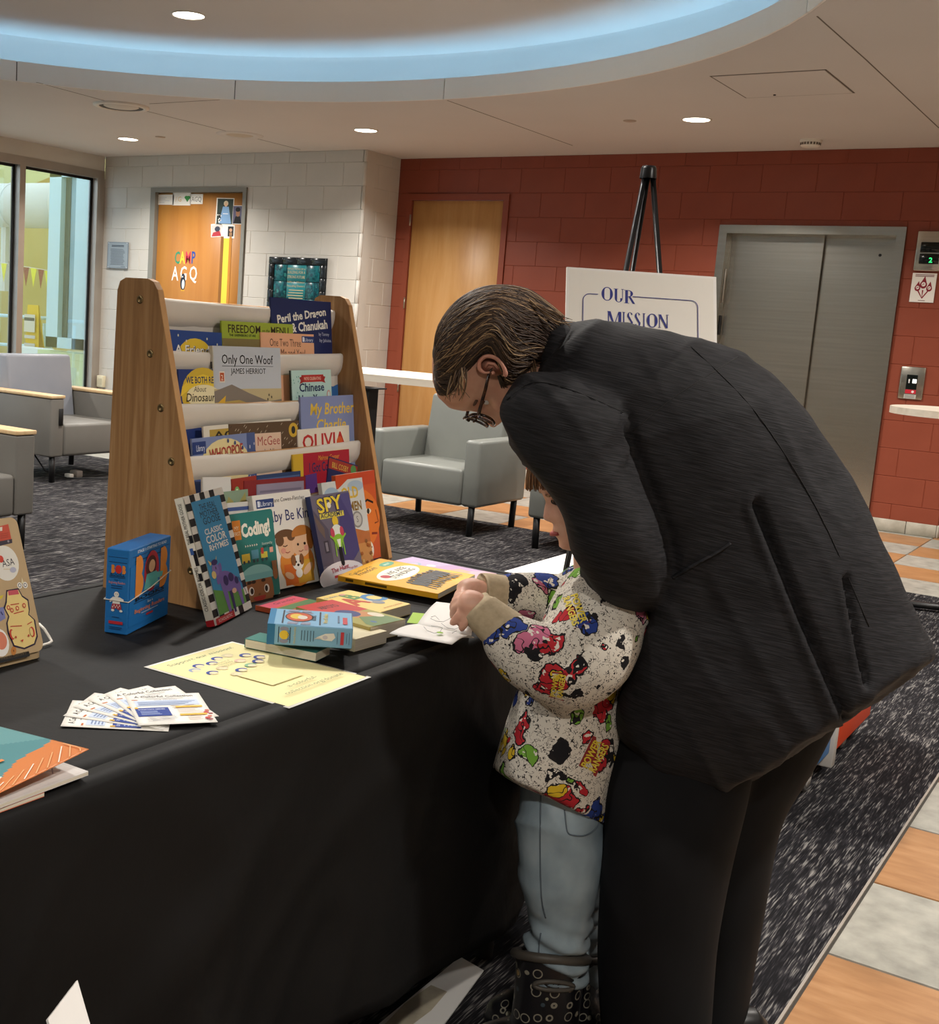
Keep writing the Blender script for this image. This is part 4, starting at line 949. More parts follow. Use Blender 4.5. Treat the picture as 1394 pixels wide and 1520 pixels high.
def dr(p):
    p.rect(0,0,1,.62,'#c9b98d'); p.poly([(0,.45),(0,.60),(.25,.66),(.5,.58),(.8,.50),(1,.52),(1,.3)],'#8a7f73'); p.poly([(0,.50),(.35,.52),(.7,.44),(1,.46),(1,.1),(0,.1)],'#c6a95f'); p.poly([(0,.40),(.3,.36),(.6,.30),(.5,.1),(0,.1)],'#9aa05a')
    p.text('Only One Woof',.5,.845,.085,'#23221f',fit=.76,bold=.004); p.rect(.12,.822,.88,.826,'#4a4a48'); p.text('JAMES HERRIOT',.5,.755,.052,'#3b3a38',fit=.52)
    for x,y in ((.8,.56),(.84,.54),(.78,.52)): p.ell(x,y,.008,.012,'#2c2a28')
    p.line([(.4,.40),(.55,.45),(.7,.42),(.9,.44)],.004,'#7d6f4c'); p.line([(.3,.34),(.5,.36),(.8,.33)],.004,'#7d6f4c')
shelf_book('pale hillside book titled Only One Woof, standing in the second pocket', (315.5,513),(415.7,516.5),.225,2,.010,'#c5cbd2',dr,group=GP,T=.008,spine='#d6d2c4',sp_draw=lambda p: [p.rect(.2,.1+.1*i,.8,.16+.1*i,'#4a4640') for i in range(8)])
def dr(p):
    p.rect(.25,.85,.80,.94,'#c0342e'); p.poly([(.2,.83),(.3,.85),(.3,.93),(.2,.91),(.23,.87)],'#a02a26'); p.poly([(.85,.83),(.75,.85),(.75,.93),(.85,.91),(.82,.87)],'#a02a26'); p.text("WE'RE CELEBRATING",.52,.875,.04,'#f2dfc9',fit=.42)
    p.text('Chinese',.5,.735,.105,'#1f2f5a',fit=.62,bold=.02); p.text('New Year',.5,.59,.105,'#1f2f5a',fit=.68,bold=.02)
    p.ell(.92,.68,.05,.06,'#dba9a0'); p.ell(.92,.68,.03,.04,'#cfe3dc')
    for i in range(26): p.ell(random.random()*.16+.04,random.random()*.7+.25,.008,.01,'#56a094')
shelf_book('mint book titled Chinese New Year with a red ribbon, second pocket', (431.5,550),(491,548.5),.175,2,.014,'#bfe0d8',dr,group=GP,spine='#31443f')
# --- third pocket (rod 3)
def dr(p): p.text('My Brother',.53,.80,.13,'#e6c14a',fit=.76,sh=.18,bold=.015); p.text('Charlie',.5,.62,.13,'#e6c14a',fit=.52,sh=.18,bold=.015); p.rect(0,0,1,.5,'#8695b8')
shelf_book('periwinkle book titled My Brother Charlie, third pocket', (446,589.5),(531,585.7),.20,3,.022,'#8793bd',dr,group=GP,T=.005)
def dr(p): p.text('OLIVIA',.5,.66,.25,'#c22f2b',fit=.82,bold=.02); p.ell(.80,.72,.06,.10,'#d9602f')
shelf_book('cream book titled OLIVIA in red letters, third pocket', (441,638),(518,631),.13,3,.008,'#e9e2d0',dr,group=GP,spine='#c9b8b0')
def dr(p):
    p.ell(.5,.56,.40,.40,'#e9d9a0',24); p.rect(.86,0,1,1,'#4b5c8d'); p.rect(0,.0,.12,.5,'#4b5c8d')
    for i in range(12): p.ell(.88+.1*random.random(),.06+.9*random.random(),.008,.02,'#c7c9da')
    p.text('WHOOPOE',.52,.70,.15,'#a93a35',fit=.54,rot=3,bold=.02); p.text('GOOD',.5,.53,.15,'#a93a35',fit=.4,bold=.02)
    p.rect(.0,.78,.20,.95,'#2a3f7a'); p.text('Library',.12,.82,.09,'#dfe6f4',fit=.13)
    for x,y in ((.55,.92),(.66,.88),(.78,.8)): p.ell(x,y,.015,.03,'#3a4a78')
shelf_book('cream and blue book with red lettering and a library sticker, third pocket', (284.7,651.5),(378,641.5),.14,3,.006,'#7e8db8',dr,group=GP)
def dr(p):
    for i in range(160): 
        x,y=random.random()*.98,random.random()*.97; p.line([(x,y),(x+.02,y+.03)],.004,random.choice(['#d9cdb4','#ded6c4','#2c2119'])); p.z -= p.step*.98
    p.ell(.91,.86,.07,.11,'#d2ac39'); p.ell(.91,.86,.03,.06,'#2d2b27')
    p.rect(.33,.1,.72,.84,'#e2c3aa'); p.text('McGee',.54,.66,.14,'#a8463f',fit=.32); p.text('Pamela Allen',.5,.52,.09,'#5d4a40',fit=.36)
shelf_book('brown hatched book with McGee on a pink panel, third pocket', (340,629.5),(443.5,624),.14,3,.016,'#5d4732',dr,group=GP)
def dr(p): p.rect(.06,.1,.92,.94,'#b79a45'); p.text('ACROSS',.10,.80,.11,'#2f2a1c',al='l',fit=.6,bold=.02)
shelf_book('ivory and mustard book with ACROSS showing, back of the third pocket', (302,633),(432,621.5),.13,3,.026,'#e5decd',dr,group=GP)
# --- fourth pocket (rod 4)
G4 = 'books crowded in the fourth pocket'
def dr(p): p.rect(.17,0,1,1,'#b22436'); p.text('Melrose Cooper',.62,.88,.075,'#e0a63c',fit=.38,sh=.2); p.text('I Got Community',.60,.72,.14,'#31335f',fit=.66,bold=.02); p.text('B',.08,.42,.2,'#4a3a12')
shelf_book('red book with a yellow spine edge reading I Got Community', (434.7,675),(518,666.5),.15,4,.030,'#d8b034',dr,group=G4)
def dr(p):
    p.rect(.0,.80,1,.98,'#a8392f'); p.text('BILL COSBY',.40,.83,.10,'#e6c85a',fit=.56); p.ell(.86,.9,.1,.08,'#5f9a55'); p.poly([(.25,.28),(.62,.62),(.82,.36),(.5,.1)],'#b5282a'); p.rect(.1,.1,.9,.2,'#32406f')
shelf_book('navy book lettered BILL COSBY leaning at a slant, fourth pocket', (489,677.5),(531,691),.13,4,.012,'#27315e',dr,group=G4)
shelf_book('orange edged book at the right end of the fourth pocket', (500,705),(546,701.5),.14,4,.004,'#e0562c',lambda p: p.rect(.1,.2,.5,.8,'#1d1c22'),group=G4)
def dr(p): p.text('Reading',.72,.62,.14,'#2f2d2b',fit=.4)
shelf_book('white book with Reading in the corner, left of the fourth pocket', (301,708.5),(343,708),.12,4,.020,'#dddbd6',dr,group=G4)
def dr(p): p.ell(.2,.78,.10,.09,'#7fb06a'); p.ell(.2,.78,.06,.05,'#d9e6c6'); p.text('Look Reads',.6,.72,.09,'#e7cfc2',fit=.4)
shelf_book('brick red book with a small green badge, fourth pocket', (343.5,711.5),(380.5,706),.12,4,.012,'#9c3327',dr,group=G4)
shelf_book('dark blue book lying flat against the back of the fourth pocket', (381,706),(446,698.7),.11,4,.024,'#2f456f',lambda p: p.rect(.02,.9,.98,.93,'#516a97'),group=G4)
shelf_book('dark red book with worn top edge, fourth pocket', (362,714),(453.5,707),.12,4,.006,'#8c2a2c',lambda p: p.text('Scouts of the map',.62,.86,.06,'#cfa393',fit=.4),group=G4)
shelf_book('greyish lavender book in front of the dark red one, fourth pocket', (381,719.5),(451,713.5),.11,4,.0005,'#9d93a6',lambda p: p.rect(.06,.84,.94,.88,'#827a8e'),group=G4)
shelf_book('purple book between the red and navy books, fourth pocket', (453,706),(470,702),.11,4,.016,'#5f3d86',None,group=G4)
def dr(p): p.poly([(0,.4),(.3,.9),(.6,.7),(.9,.95),(1,.2),(.5,.1)],'#a9a061'); p.poly([(.2,.5),(.5,.8),(.8,.6),(.6,.3)],'#6f9a8c'); p.line([(.1,.3),(.5,.6),(.9,.5)],.02,'#c9b98a')
shelf_book('book with a green map cover behind the purple cow book', (326,731),(368,726),.10,4,-.006,'#8fa58c',dr,group=G4)
# --- books standing on the table before the shelf
def stand(bl, br, tl, zb=TZ+.0035):
    A_, B_ = onz(*bl,zb), onz(*br,zb); ex = (B_-A_).normalized(); T_ = onp(*tl,A_,ex); return frame(A_,ex,T_-A_), (B_-A_).length, (T_-A_).length
G5 = 'books standing on the table in front of the shelf'
def dr(p):
    n = 17; m = 6
    for i in range(n):
        for x0,x1 in ((0,.13),(.87,1)): p.rect(x0,i/n,x1,(i+1)/n,'#15151a' if i % 2 else '#eeebe4')
    for i in range(m):
        for y0,y1 in ((.945,1),(.0,.06)): p.rect(.13+.74*i/m,y0,.13+.74*(i+1)/m,y1,'#15151a' if i % 2 == 0 else '#eeebe4')
    p.rect(.13,.06,.87,.945,'#3b93c6'); p.poly([(.13,.06),(.87,.06),(.87,.17),(.5,.2),(.13,.26)],'#5f9a4a')
    p.text('THE REAL',.50,.865,.050,'#161a22',fit=.42); p.text('MOTHER',.50,.81,.050,'#161a22',fit=.46); p.text('GOOSE',.52,.752,.056,'#161a22',fit=.44)
    p.text('CLASSIC',.5,.675,.045,'#f3f1ec',fit=.46,bold=.02); p.text('COLOR',.52,.605,.06,'#f3f1ec',fit=.52,bold=.02); p.text('RHYMES',.54,.545,.048,'#f3f1ec',fit=.5,bold=.02)
    pu, dk = '#7a64ad','#352a66'
    p.ell(.56,.27,.25,.085,pu,20,rot=-12); p.poly([(.33,.30),(.46,.22),(.44,.05),(.38,.05)],pu); p.poly([(.70,.22),(.82,.24),(.80,.06),(.74,.06)],pu); p.poly([(.5,.2),(.58,.2),(.56,.03),(.51,.03)],dk); p.ell(.36,.36,.12,.045,pu,rot=35); p.ell(.30,.40,.085,.05,'#8a75ba'); p.ell(.23,.365,.055,.03,'#e9cf86')
    p.poly([(.20,.44),(.16,.49),(.25,.455)],'#e3c27a'); p.poly([(.36,.45),(.40,.50),(.33,.46)],'#e3c27a'); p.ell(.31,.455,.08,.022,dk); p.ell(.31,.41,.012,.012,'#1b1b22')
    p.ell(.48,.29,.06,.04,dk); p.ell(.62,.30,.07,.035,dk); p.ell(.74,.26,.05,.03,dk); p.ell(.62,.19,.06,.02,'#e6b99a'); p.line([(.80,.28),(.88,.2),(.93,.1)],.012,dk)
    p.rect(.0,.0,.48,.05,'#b6242c'); p.text('SCHOLASTIC',.24,.014,.024,'#f2e6e2',fit=.36)
def spd(p):
    for i in range(17): p.rect(.0,i/17,1,(i+1)/17,'#e9e4d6')
    for i in (11,9,8,6): p.rect(.55,i/17,1,(i+1)/17,'#17171c')
    p.rect(.3,.56,.7,.61,'#3f63a5'); p.rect(0,0,1,.05,'#b6242c')
    p.text('THE REAL MOTHER GOOSE',.68,.64,.5/20*1.2,'#3a3833',al='l',rot=90,fit=4.6); p.text('CLASSIC COLOR RHYMES',.68,.12,.5/20*1.2,'#3a3833',al='l',rot=90,fit=5.0)
M, W, H = stand((320,929),(374,901.5),(271,738)); book('tall book with a purple cow titled The Real Mother Goose', M, W, H, .016, '#eeebe4', dr, spine='#e4dfd0', sp_draw=spd, group=G5)
def dr(p):
    p.rect(.06,.70,.24,.92,'#dd8a35'); p.text('MY',.15,.81,.05,'#f5ead2',fit=.1); p.text('FIRST',.15,.75,.045,'#f5ead2',fit=.14)
    p.text('Coding!',.58,.735,.15,'#f3efe0',fit=.66,rot=3,bold=.045)
    for i in range(6): p.poly([(.30+.05*i,.60),(.33+.05*i,.615),(.30+.05*i,.63)],'#e9e6d8')
    p.text('Illustrated by',.80,.60,.03,'#d6e2d8',fit=.24); p.text('Jane Chan',.80,.565,.04,'#15332f',fit=.22)
    p.rect(.20,.43,.38,.53,'#e2c84a'); p.rect(.42,.46,.58,.56,'#5fa0b8'); p.rect(.63,.45,.78,.52,'#d8cf52'); p.rect(.64,.50,.70,.57,'#c2463f'); p.rect(.84,.50,.92,.56,'#e8b09a')
    for x in (.24,.34,.46,.54,.66,.75): p.ell(x,.435,.025,.02,'#3c4a52')
    p.ell(.50,.10,.34,.28,'#9a6640',26); p.rect(.16,-.0,.84,.08,'#9a6640'); p.ell(.5,.26,.36,.13,'#8ecfd0',24,0,180); p.rect(.14,.22,.86,.29,'#79bfc4')
    for x in (.3,.4,.62): p.ell(x,.20,.05,.02,'#3a2418')
    p.ell(.33,.10,.06,.05,'#f1ece4'); p.ell(.34,.10,.035,.035,'#2b1a14'); p.ell(.68,.10,.06,.05,'#f1ece4'); p.ell(.67,.10,.035,.035,'#2b1a14'); p.line([(.24,.18),(.3,.20),(.37,.19)],.012,'#2b1a14'); p.ell(.5,.02,.14,.05,'#b23a33',20,180,360); p.rect(.36,.01,.64,.03,'#b23a33'); p.ell(.5,.05,.03,.012,'#7d4f30')
    p.ell(.91,.26,.06,.08,'#9a6640'); 
    for k in range(4): p.line([(.87+.025*k,.30),(.86+.03*k,.40)],.022,'#9a6640')
M, W, H = stand((352,896),(416.5,881),(338.5,764)); book('teal board book titled Coding! with a smiling face', M, W, H, .012, '#2f7d78', dr, group=G5, rnd=.008, hard=False)
def dr(p):
    p.rect(.05,.86,.34,.95,'#2a3f7a'); p.text('Library',.22,.88,.05,'#e4eaf5',fit=.2); p.rect(.07,.875,.11,.935,'#e4eaf5')
    p.text('Jane Cowen-Fletcher',.60,.905,.045,'#3d3a40',fit=.55,sh=.1); p.text('Baby Be Kind',.58,.70,.12,'#34386b',fit=.82,bold=.004)
    p.ell(.62,.23,.30,.24,'#e08a35',20); p.rect(.38,.02,.60,.24,'#dd6f2c'); p.rect(.6,.02,.88,.26,'#d9a43a')
    p.ell(.47,.43,.15,.13,'#e6b892'); p.ell(.72,.42,.16,.13,'#e9bd98'); p.ell(.46,.53,.19,.08,'#6b4a30',20,0,180); p.ell(.36,.50,.07,.06,'#6b4a30'); p.ell(.56,.53,.07,.05,'#6b4a30'); p.ell(.75,.53,.18,.10,'#c07a38',20,0,190); p.ell(.88,.46,.06,.10,'#c07a38')
    p.line([(.40,.44),(.44,.43),(.48,.44)],.01,'#3a2418'); p.ell(.78,.43,.02,.016,'#2a1c16'); p.ell(.66,.43,.018,.014,'#2a1c16'); p.line([(.43,.37),(.47,.36),(.51,.37)],.01,'#a8554a'); p.line([(.66,.36),(.70,.35),(.74,.365)],.01,'#a8554a'); p.ell(.8,.38,.04,.03,'#e39c86'); p.ell(.40,.39,.04,.03,'#e39c86')
    p.ell(.62,.24,.10,.08,'#f0e9de'); p.ell(.55,.27,.04,.06,'#8a5a36'); p.ell(.69,.27,.04,.06,'#8a5a36'); p.ell(.59,.25,.012,.012,'#20150f'); p.ell(.66,.25,.012,.012,'#20150f'); p.ell(.62,.215,.02,.014,'#20150f'); p.ell(.62,.13,.06,.05,'#f0e9de')
    p.ell(.78,.16,.10,.04,'#e9bd98',rot=30); p.ell(.45,.12,.08,.035,'#e6b892',rot=-20)
M, W, H = stand((392,880),(477,861.5),(374,736)); book('white board book titled Baby Be Kind with two hugging toddlers', M, W, H, .014, '#ebe7de', dr, group=G5, rnd=.012, hard=False)
def dr(p):
    p.poly([(0,.2),(0,.85),(.30,.60),(.28,.2)],'#585162'); p.poly([(.45,.2),(.72,.98),(.95,.98),(1,.3),(.8,.2)],'#4a4479'); p.poly([(.72,.98),(1,.98),(1,.6)],'#565083'); p.poly([(.0,.8),(.05,.62),(.18,.5),(.2,.62)],'#6e5d58'); p.rect(.12,.34,.24,.48,'#38333f'); p.rect(.15,.36,.21,.46,'#8b8692')
    p.ell(.45,.05,.60,.17,'#e2dfe6',26); p.rect(0,0,1,.06,'#e2dfe6')
    p.text('SPY',.45,.80,.17,'#2f2a55',fit=.66,bold=.06,rot=2); p.text('SPY',.45,.805,.165,'#ead23f',fit=.64,bold=.02,rot=2); p.ell(.42,.87,.05,.035,'#e8e6da')
    p.rect(.14,.725,.76,.785,'#d9cf5a'); p.text('ACADEMY',.45,.735,.05,'#22254a',fit=.58,bold=.02)
    g = '#8cc23e'; p.ell(.50,.68,.075,.06,'#e3c23a'); p.ell(.50,.57,.13,.07,'#dfe6e0'); p.ell(.38,.55,.05,.06,'#c2485f'); p.ell(.62,.55,.05,.06,'#c2485f'); p.ell(.5,.47,.13,.06,g); p.poly([(.40,.50),(.60,.50),(.56,.36),(.44,.36)],g); p.poly([(.45,.47),(.55,.47),(.52,.38),(.48,.38)],'#e9efe6'); p.rect(.455,.20,.545,.38,'#1e1d24'); p.ell(.5,.20,.045,.04,'#1e1d24'); p.line([(.40,.44),(.38,.28)],.025,g); p.line([(.60,.44),(.60,.28)],.025,g); p.line([(.3,.52),(.42,.46)],.03,g); p.line([(.7,.52),(.58,.46)],.03,g)
    p.text('The Hunt',.40,.115,.055,'#b02f45',fit=.46,rot=3,bold=.01); p.text('Hugo Best',.74,.11,.025,'#b02f45',fit=.22); p.rect(.22,.045,.60,.075,'#c23a42')
M, W, H = stand((485,868),(541,853),(460,737)); book('purple comic reading SPY ACADEMY with a green motorbike', M, W, H, .012, '#6f6879', dr, spine='#22356a', group=G5, hard=False)
def dr(p):
    p.rect(0,.0,1,.42,'#c98f52'); p.rect(0,.42,1,1,'#cfd3cf'); p.poly([(0,.36),(.5,.50),(1,.40),(1,.3),(0,.3)],'#b9703f'); p.ell(.2,.86,.18,.08,'#9fb4c6'); p.ell(.8,.92,.2,.06,'#a9bccb')
    p.text('OLD',.64,.80,.12,'#d6b33c',fit=.42,bold=.03); p.text('MEN',.74,.66,.10,'#8a6a24',fit=.3,bold=.03); p.ell(.74,.56,.13,.09,'#8d8c88'); p.ell(.74,.56,.10,.07,'#c2c1bb'); p.text('S',.74,.53,.07,'#6d6c68')
    for i in range(30): p.ell(.3+.68*random.random(),.36*random.random(),.03,.02,random.choice(['#8a5a33','#d8b06a','#7d8a56','#a8632f']))
M, W, H = stand((497,859),(556,843.5),(477,717)); book('desert coloured book with a silver medal behind the spy comic', M, W, H, .010, '#cfd3cf', dr, group=G5, hard=False)
def dr(p):
    p.rect(.0,.86,1,1,'#c94b28'); p.ell(.45,.5,.6,.34,'#e0782c',24); p.line([(.60,.66),(.75,.70),(.9,.66)],.03,'#2a1a14'); p.ell(.74,.58,.09,.03,'#f0e2c4'); p.ell(.75,.58,.035,.03,'#2a2a22'); p.line([(.95,.58),(1.0,.45),(.9,.44)],.02,'#7d3a1a'); p.line([(.8,.34),(.95,.33)],.03,'#8a2f1c'); p.ell(.7,.17,.12,.10,'#efe6d2'); p.line([(.62,.17),(.78,.2)],.02,'#2a1a14'); p.rect(.5,.0,1,.07,'#46222a')
M, W, H = stand((510,852),(566.5,836),(498,706)); book('orange book with half a face at the right end of the shelf', M, W, H, .010, '#cf5a2b', dr, group=G5, hard=False)
MB_ = None
shelf_book('white book top edge showing between the cow and teal books', (337,747),(372,744),.09,5,-.014,'#e2ded6',lambda p: p.rect(0,.82,1,.9,'#4a5f9a'),group=G4)
# ================================================================== flat books and boxes on the table
def flat(corners, z):
    """corners: page top-left, top-right, bottom-right, bottom-left seen on the height z"""
    a,b_,c,d = (onz(*p,z) for p in corners); ex = ((b_-a)+(c-d)).normalized(); ey = ((a-d)+(b_-c)).normalized(); ctr = (a+b_+c+d)/4
    W = ((b_-a).length+(c-d).length)/2; H = ((a-d).length+(b_-c).length)/2; ey = (ey-ex*ey.dot(ex)).normalized()
    return frame(ctr-ex*W/2-ey*H/2, ex, ey), W, H
def rect_frame(x0, x1, y0, y1, z, rz=0):
    """page up = -X, page right = +Y"""
    R_ = Matrix.Rotation(rz,4,'Z'); c = V(((x0+x1)/2,(y0+y1)/2,z)); ex = R_ @ V((0,1,0)); ey = R_ @ V((-1,0,0)); W, H = y1-y0, x1-x0
    return frame(c-ex*W/2-ey*H/2, ex, ey), W, H
def dr(p):
    p.poly([(0,.5),(.4,.62),(1,.5),(1,1),(0,1)],'#b7a3c4'); p.poly([(.3,.1),(.7,.3),(1,.15),(1,0),(.3,0)],'#d3a9b8'); p.ell(.45,.78,.28,.09,'#8fa6b9'); p.ell(.5,.79,.2,.06,'#b9aecb'); p.poly([(.4,.3),(.6,.42),(.85,.35),(.8,.2),(.5,.2)],'#d9a48c'); p.rect(.1,.03,.5,.1,'#efe9ea')
    p.ell(.7,.62,.06,.05,'#e9e2ea')
M, W, H = rect_frame(4.742,4.966,-7.415,-7.238,TZ+.0125, -.03); book('lavender hardcover lying flat at the far end of the table', M, W, H, .012, '#b795bb', dr, group='books lying flat on the table')
def dr(p):
    p.text('Celebrate',.34,.90,.05,'#5d4a14',fit=.5,sh=.2); p.text('Freedom',.36,.835,.07,'#4a3a10',fit=.42,sh=.2,bold=.01); p.ell(.80,.84,.14,.055,'#4f9a7a'); p.text('BEST',.80,.825,.03,'#e8f0e4',fit=.14)
    p.ell(.52,.60,.40,.15,'#f0ead8',26); p.ell(.28,.63,.07,.05,'#b5303a'); p.text('WE ARE',.58,.62,.07,'#2a2620',fit=.42,bold=.02); p.text('STANDING',.54,.53,.07,'#2a2620',fit=.52,bold=.02)
    for i in range(9):
        x = .22+.075*i; y = .20+.05*random.random(); p.ell(x,y+.17,.028,.028,'#231d18'); p.poly([(x-.045,y+.14),(x+.045,y+.14),(x+.03,y-.02),(x-.03,y-.02)],'#231d18'); p.line([(x-.03,y),(x-.06,y-.13)],.022,'#231d18'); p.line([(x+.02,y),(x+.05,y-.13)],.022,'#231d18')
M, W, H = rect_frame(4.772,5.000,-7.580,-7.395,TZ+.0235,.10)
M = M @ Matrix.Rotation(math.radians(-3.2),4,'Y')
t = book('yellow paperback with black silhouettes of a crowd lying flat', M, W, H, .011, '#e3a91f', dr, group='books lying flat on the table', hard=False, sp_draw=lambda p: [p.rect(.25,.5,.75,.72,'#5a4410'),p.rect(.25,.84,.75,.92,'#5a4410')])
def dr(p):
    p.text('Dr. Abrams',.22,.86,.06,'#4a7fa8',fit=.36,sh=.2); p.text('A',.30,.40,.34,'#c24a2c',bold=.04); p.text('B',.56,.62,.26,'#5c8a4a',bold=.04); p.text('C',.80,.36,.34,'#3f86b8',bold=.04); p.ell(.62,.34,.12,.10,'#8d9297'); p.ell(.55,.44,.05,.05,'#d8d0b4'); p.text('an amazing alphabet',.62,.08,.05,'#b5602f',fit=.6); p.ell(.55,.88,.08,.04,'#d09a8c')
M, W, H = rect_frame(4.866,5.012,-7.782,-7.676,TZ+.021, -.02); book('small yellow alphabet board book lying flat', M, W, H, .0205, '#ecd07c', dr, group='books lying flat on the table', rnd=.006, hard=False)
# stack beneath the pale blue box
G6 = 'books in the stack under the pale blue box'
def dr(p): p.rect(0,.0,1,.5,'#a9a253'); p.rect(0,.5,1,1,'#c43a37'); p.text('ABIYOYO',.5,.76,.10,'#2d1c1a',fit=.5,bold=.02); p.ell(.55,.40,.26,.16,'#c98a55'); p.ell(.42,.50,.24,.14,'#2f3f78'); p.poly([(.1,.1),(.4,.34),(.9,.2),(.9,0),(.1,0)],'#6d8a58'); p.ell(.80,.30,.12,.10,'#e4d9c2'); p.ell(.35,.12,.05,.04,'#4a6fa0')
M, W, H = flat(((455,901),(512,893),(592,919),(545,934)), TZ+.028); H = .175
M = frame(M @ V((W,0,0)) - (M.to_3x3() @ V((1,0,0)))*W, M.to_3x3() @ V((1,0,0)), M.to_3x3() @ V((0,1,0)))
book('red and olive paperback with a painted face, under the pale blue box', M, W, H, .027, '#b4a05c', dr, group=G6, hard=False)
def dr(p): p.rect(0,.5,1,1,'#cf4a62'); p.text('Grandpa',.55,.66,.14,'#5e1f35',fit=.6,sh=.2); p.rect(0,.1,1,.42,'#4f7a4a'); p.rect(0,.9,1,1,'#3a2b2c')
M, W, H = flat(((378,898),(432,884),(478,893),(430,909)), TZ+.010); book('pink and green book lying behind the pale blue box', M, W, H, .0095, '#c95f3a', dr, group=G6, hard=False)
M, W, H = flat(((470,926),(510,917),(546,941),(508,952)), TZ+.022)
book('thick cream board book poking out right of the pale blue box', M, .09, .13, .0215, '#e3d9b4', None, group=G6, hard=False)
M, W, H = flat(((372,930),(470,906),(500,968),(402,955)), TZ+.018)
Mt = frame(onz(364,948,TZ+.018), onz(480,971,TZ+.018)-onz(364,948,TZ+.018), onz(392,925,TZ+.018)-onz(364,948,TZ+.018))
def dr(p): p.rect(0,0,1,1,'#3f8076')
book('dark teal board book at the bottom of the stack', Mt, .132, .05, .0150, '#23645c', dr, group=G6, hard=False)
# ---------------------------------------------------------------- boxed sets
def carton(name, label, M, W, H, D, col, front, side, band=False, top=None, flap=True):
    """front face x 0..W, y 0..H at z = 0; the box lies behind it; narrow side at x = 0 facing -x"""
    t = thing(name, label, 'box', M=M); b = MB().rbox(0,W,0,H,-D,0,.0015,1,col,smooth=False); b.build('carton', PRINT, t)
    if front: pg = Page(.0011 if flap else .0001); pg.w, pg.h = W, H; front(pg); pg.mb.build('front_print', PRINT, t)
    if side:
        pg = Page(.0001); pg.w, pg.h = D, H; side(pg); pg.mb.build('side_print', PRINT, t).matrix_local = Matrix(((0,0,-1,0),(0,1,0,0),(1,0,0,-D),(0,0,0,1)))
    if top:
        pg = Page(.0001); pg.w, pg.h = W, D; top(pg); pg.mb.build('top_print', PRINT, t).matrix_local = Matrix(((1,0,0,0),(0,0,1,H),(0,-1,0,0),(0,0,0,1)))
    if flap: MB().box(.004,W-.012,.012,H-.03,.0000,.0009,col).build('flap', PRINT, t)
    if band:
        e = .0016; MB().tube([(-e,H*.40,-D-e),(-e,H*.395,e),(W*.5,H*.46,e+.001),(W+e,H*.56,e),(W+e,H*.55,-D-e),(-e,H*.40,-D-e)],.0009,6).build('elastic_band', mat('pale_elastic','#cfcabd',.6), t)
    return t
def bob(p, x, y, s, mid, side_):
    """three round-cut capitals"""
    k = s; VV = p.w/p.h*.58
    E_ = p.ell; R_2 = p.rect
    class Q: pass
    q = Q(); q.ell = lambda cx,cy,rx,ry,c,n=20,a0=0,a1=360: E_(cx,y+(cy-y)*VV*1.4,rx,ry*VV*1.4,c,n,a0,a1); q.rect = lambda a,b,c_,d,c: R_2(a,y+(b-y)*VV*1.4,c_,y+(d-y)*VV*1.4,c); p = q
    p.ell(x-.30*k,y+.055*k*2,.10*k,.07*k*2,side_,16,-90,90); p.ell(x-.30*k,y-.055*k*2,.12*k,.075*k*2,side_,16,-90,90); p.rect(x-.36*k,y-.13*k*2,x-.29*k,y+.12*k*2,side_)
    p.ell(x,y,.17*k,.125*k*2,mid,24)
    p.ell(x+.26*k,y+.055*k*2,.10*k,.07*k*2,side_,16,-90,90); p.ell(x+.26*k,y-.055*k*2,.12*k,.075*k*2,side_,16,-90,90); p.rect(x+.20*k,y-.13*k*2,x+.27*k,y+.12*k*2,side_)
def frontA(p):
    p.text('STAGE 1: STARTING TO READ',.52,.935,.035,'#d5e4f2',fit=.7,bold=.02); p.rect(.06,.90,.94,.905,'#16305a')
    p.rect(.12,.84,.82,.848,'#11131c'); p.rect(.12,.34,.86,.348,'#11131c'); p.rect(.12,.42,.86,.426,'#11131c')
    bob(p,.52,.66,1.05,'#b8293a','#e08a3a'); p.ell(.50,.72,.13,.13,'#5b2420'); p.ell(.52,.72,.075,.075,'#e4b48c'); p.poly([(.34,.46),(.70,.46),(.64,.64),(.40,.64)],'#5fb3b0'); p.poly([(.64,.62),(.80,.60),(.78,.54),(.62,.54)],'#5fb3b0')
    p.text('BOOKS',.5,.365,.045,'#11131c',fit=.70,bold=.02); p.text('Set 1',.5,.29,.03,'#d8e4ee',fit=.12); p.text('Beginning Readers',.5,.22,.05,'#e88a5a',fit=.72,bold=.01); p.rect(.42,.14,.58,.165,'#b6303a'); p.rect(.30,.19,.70,.20,'#a9c4dc')
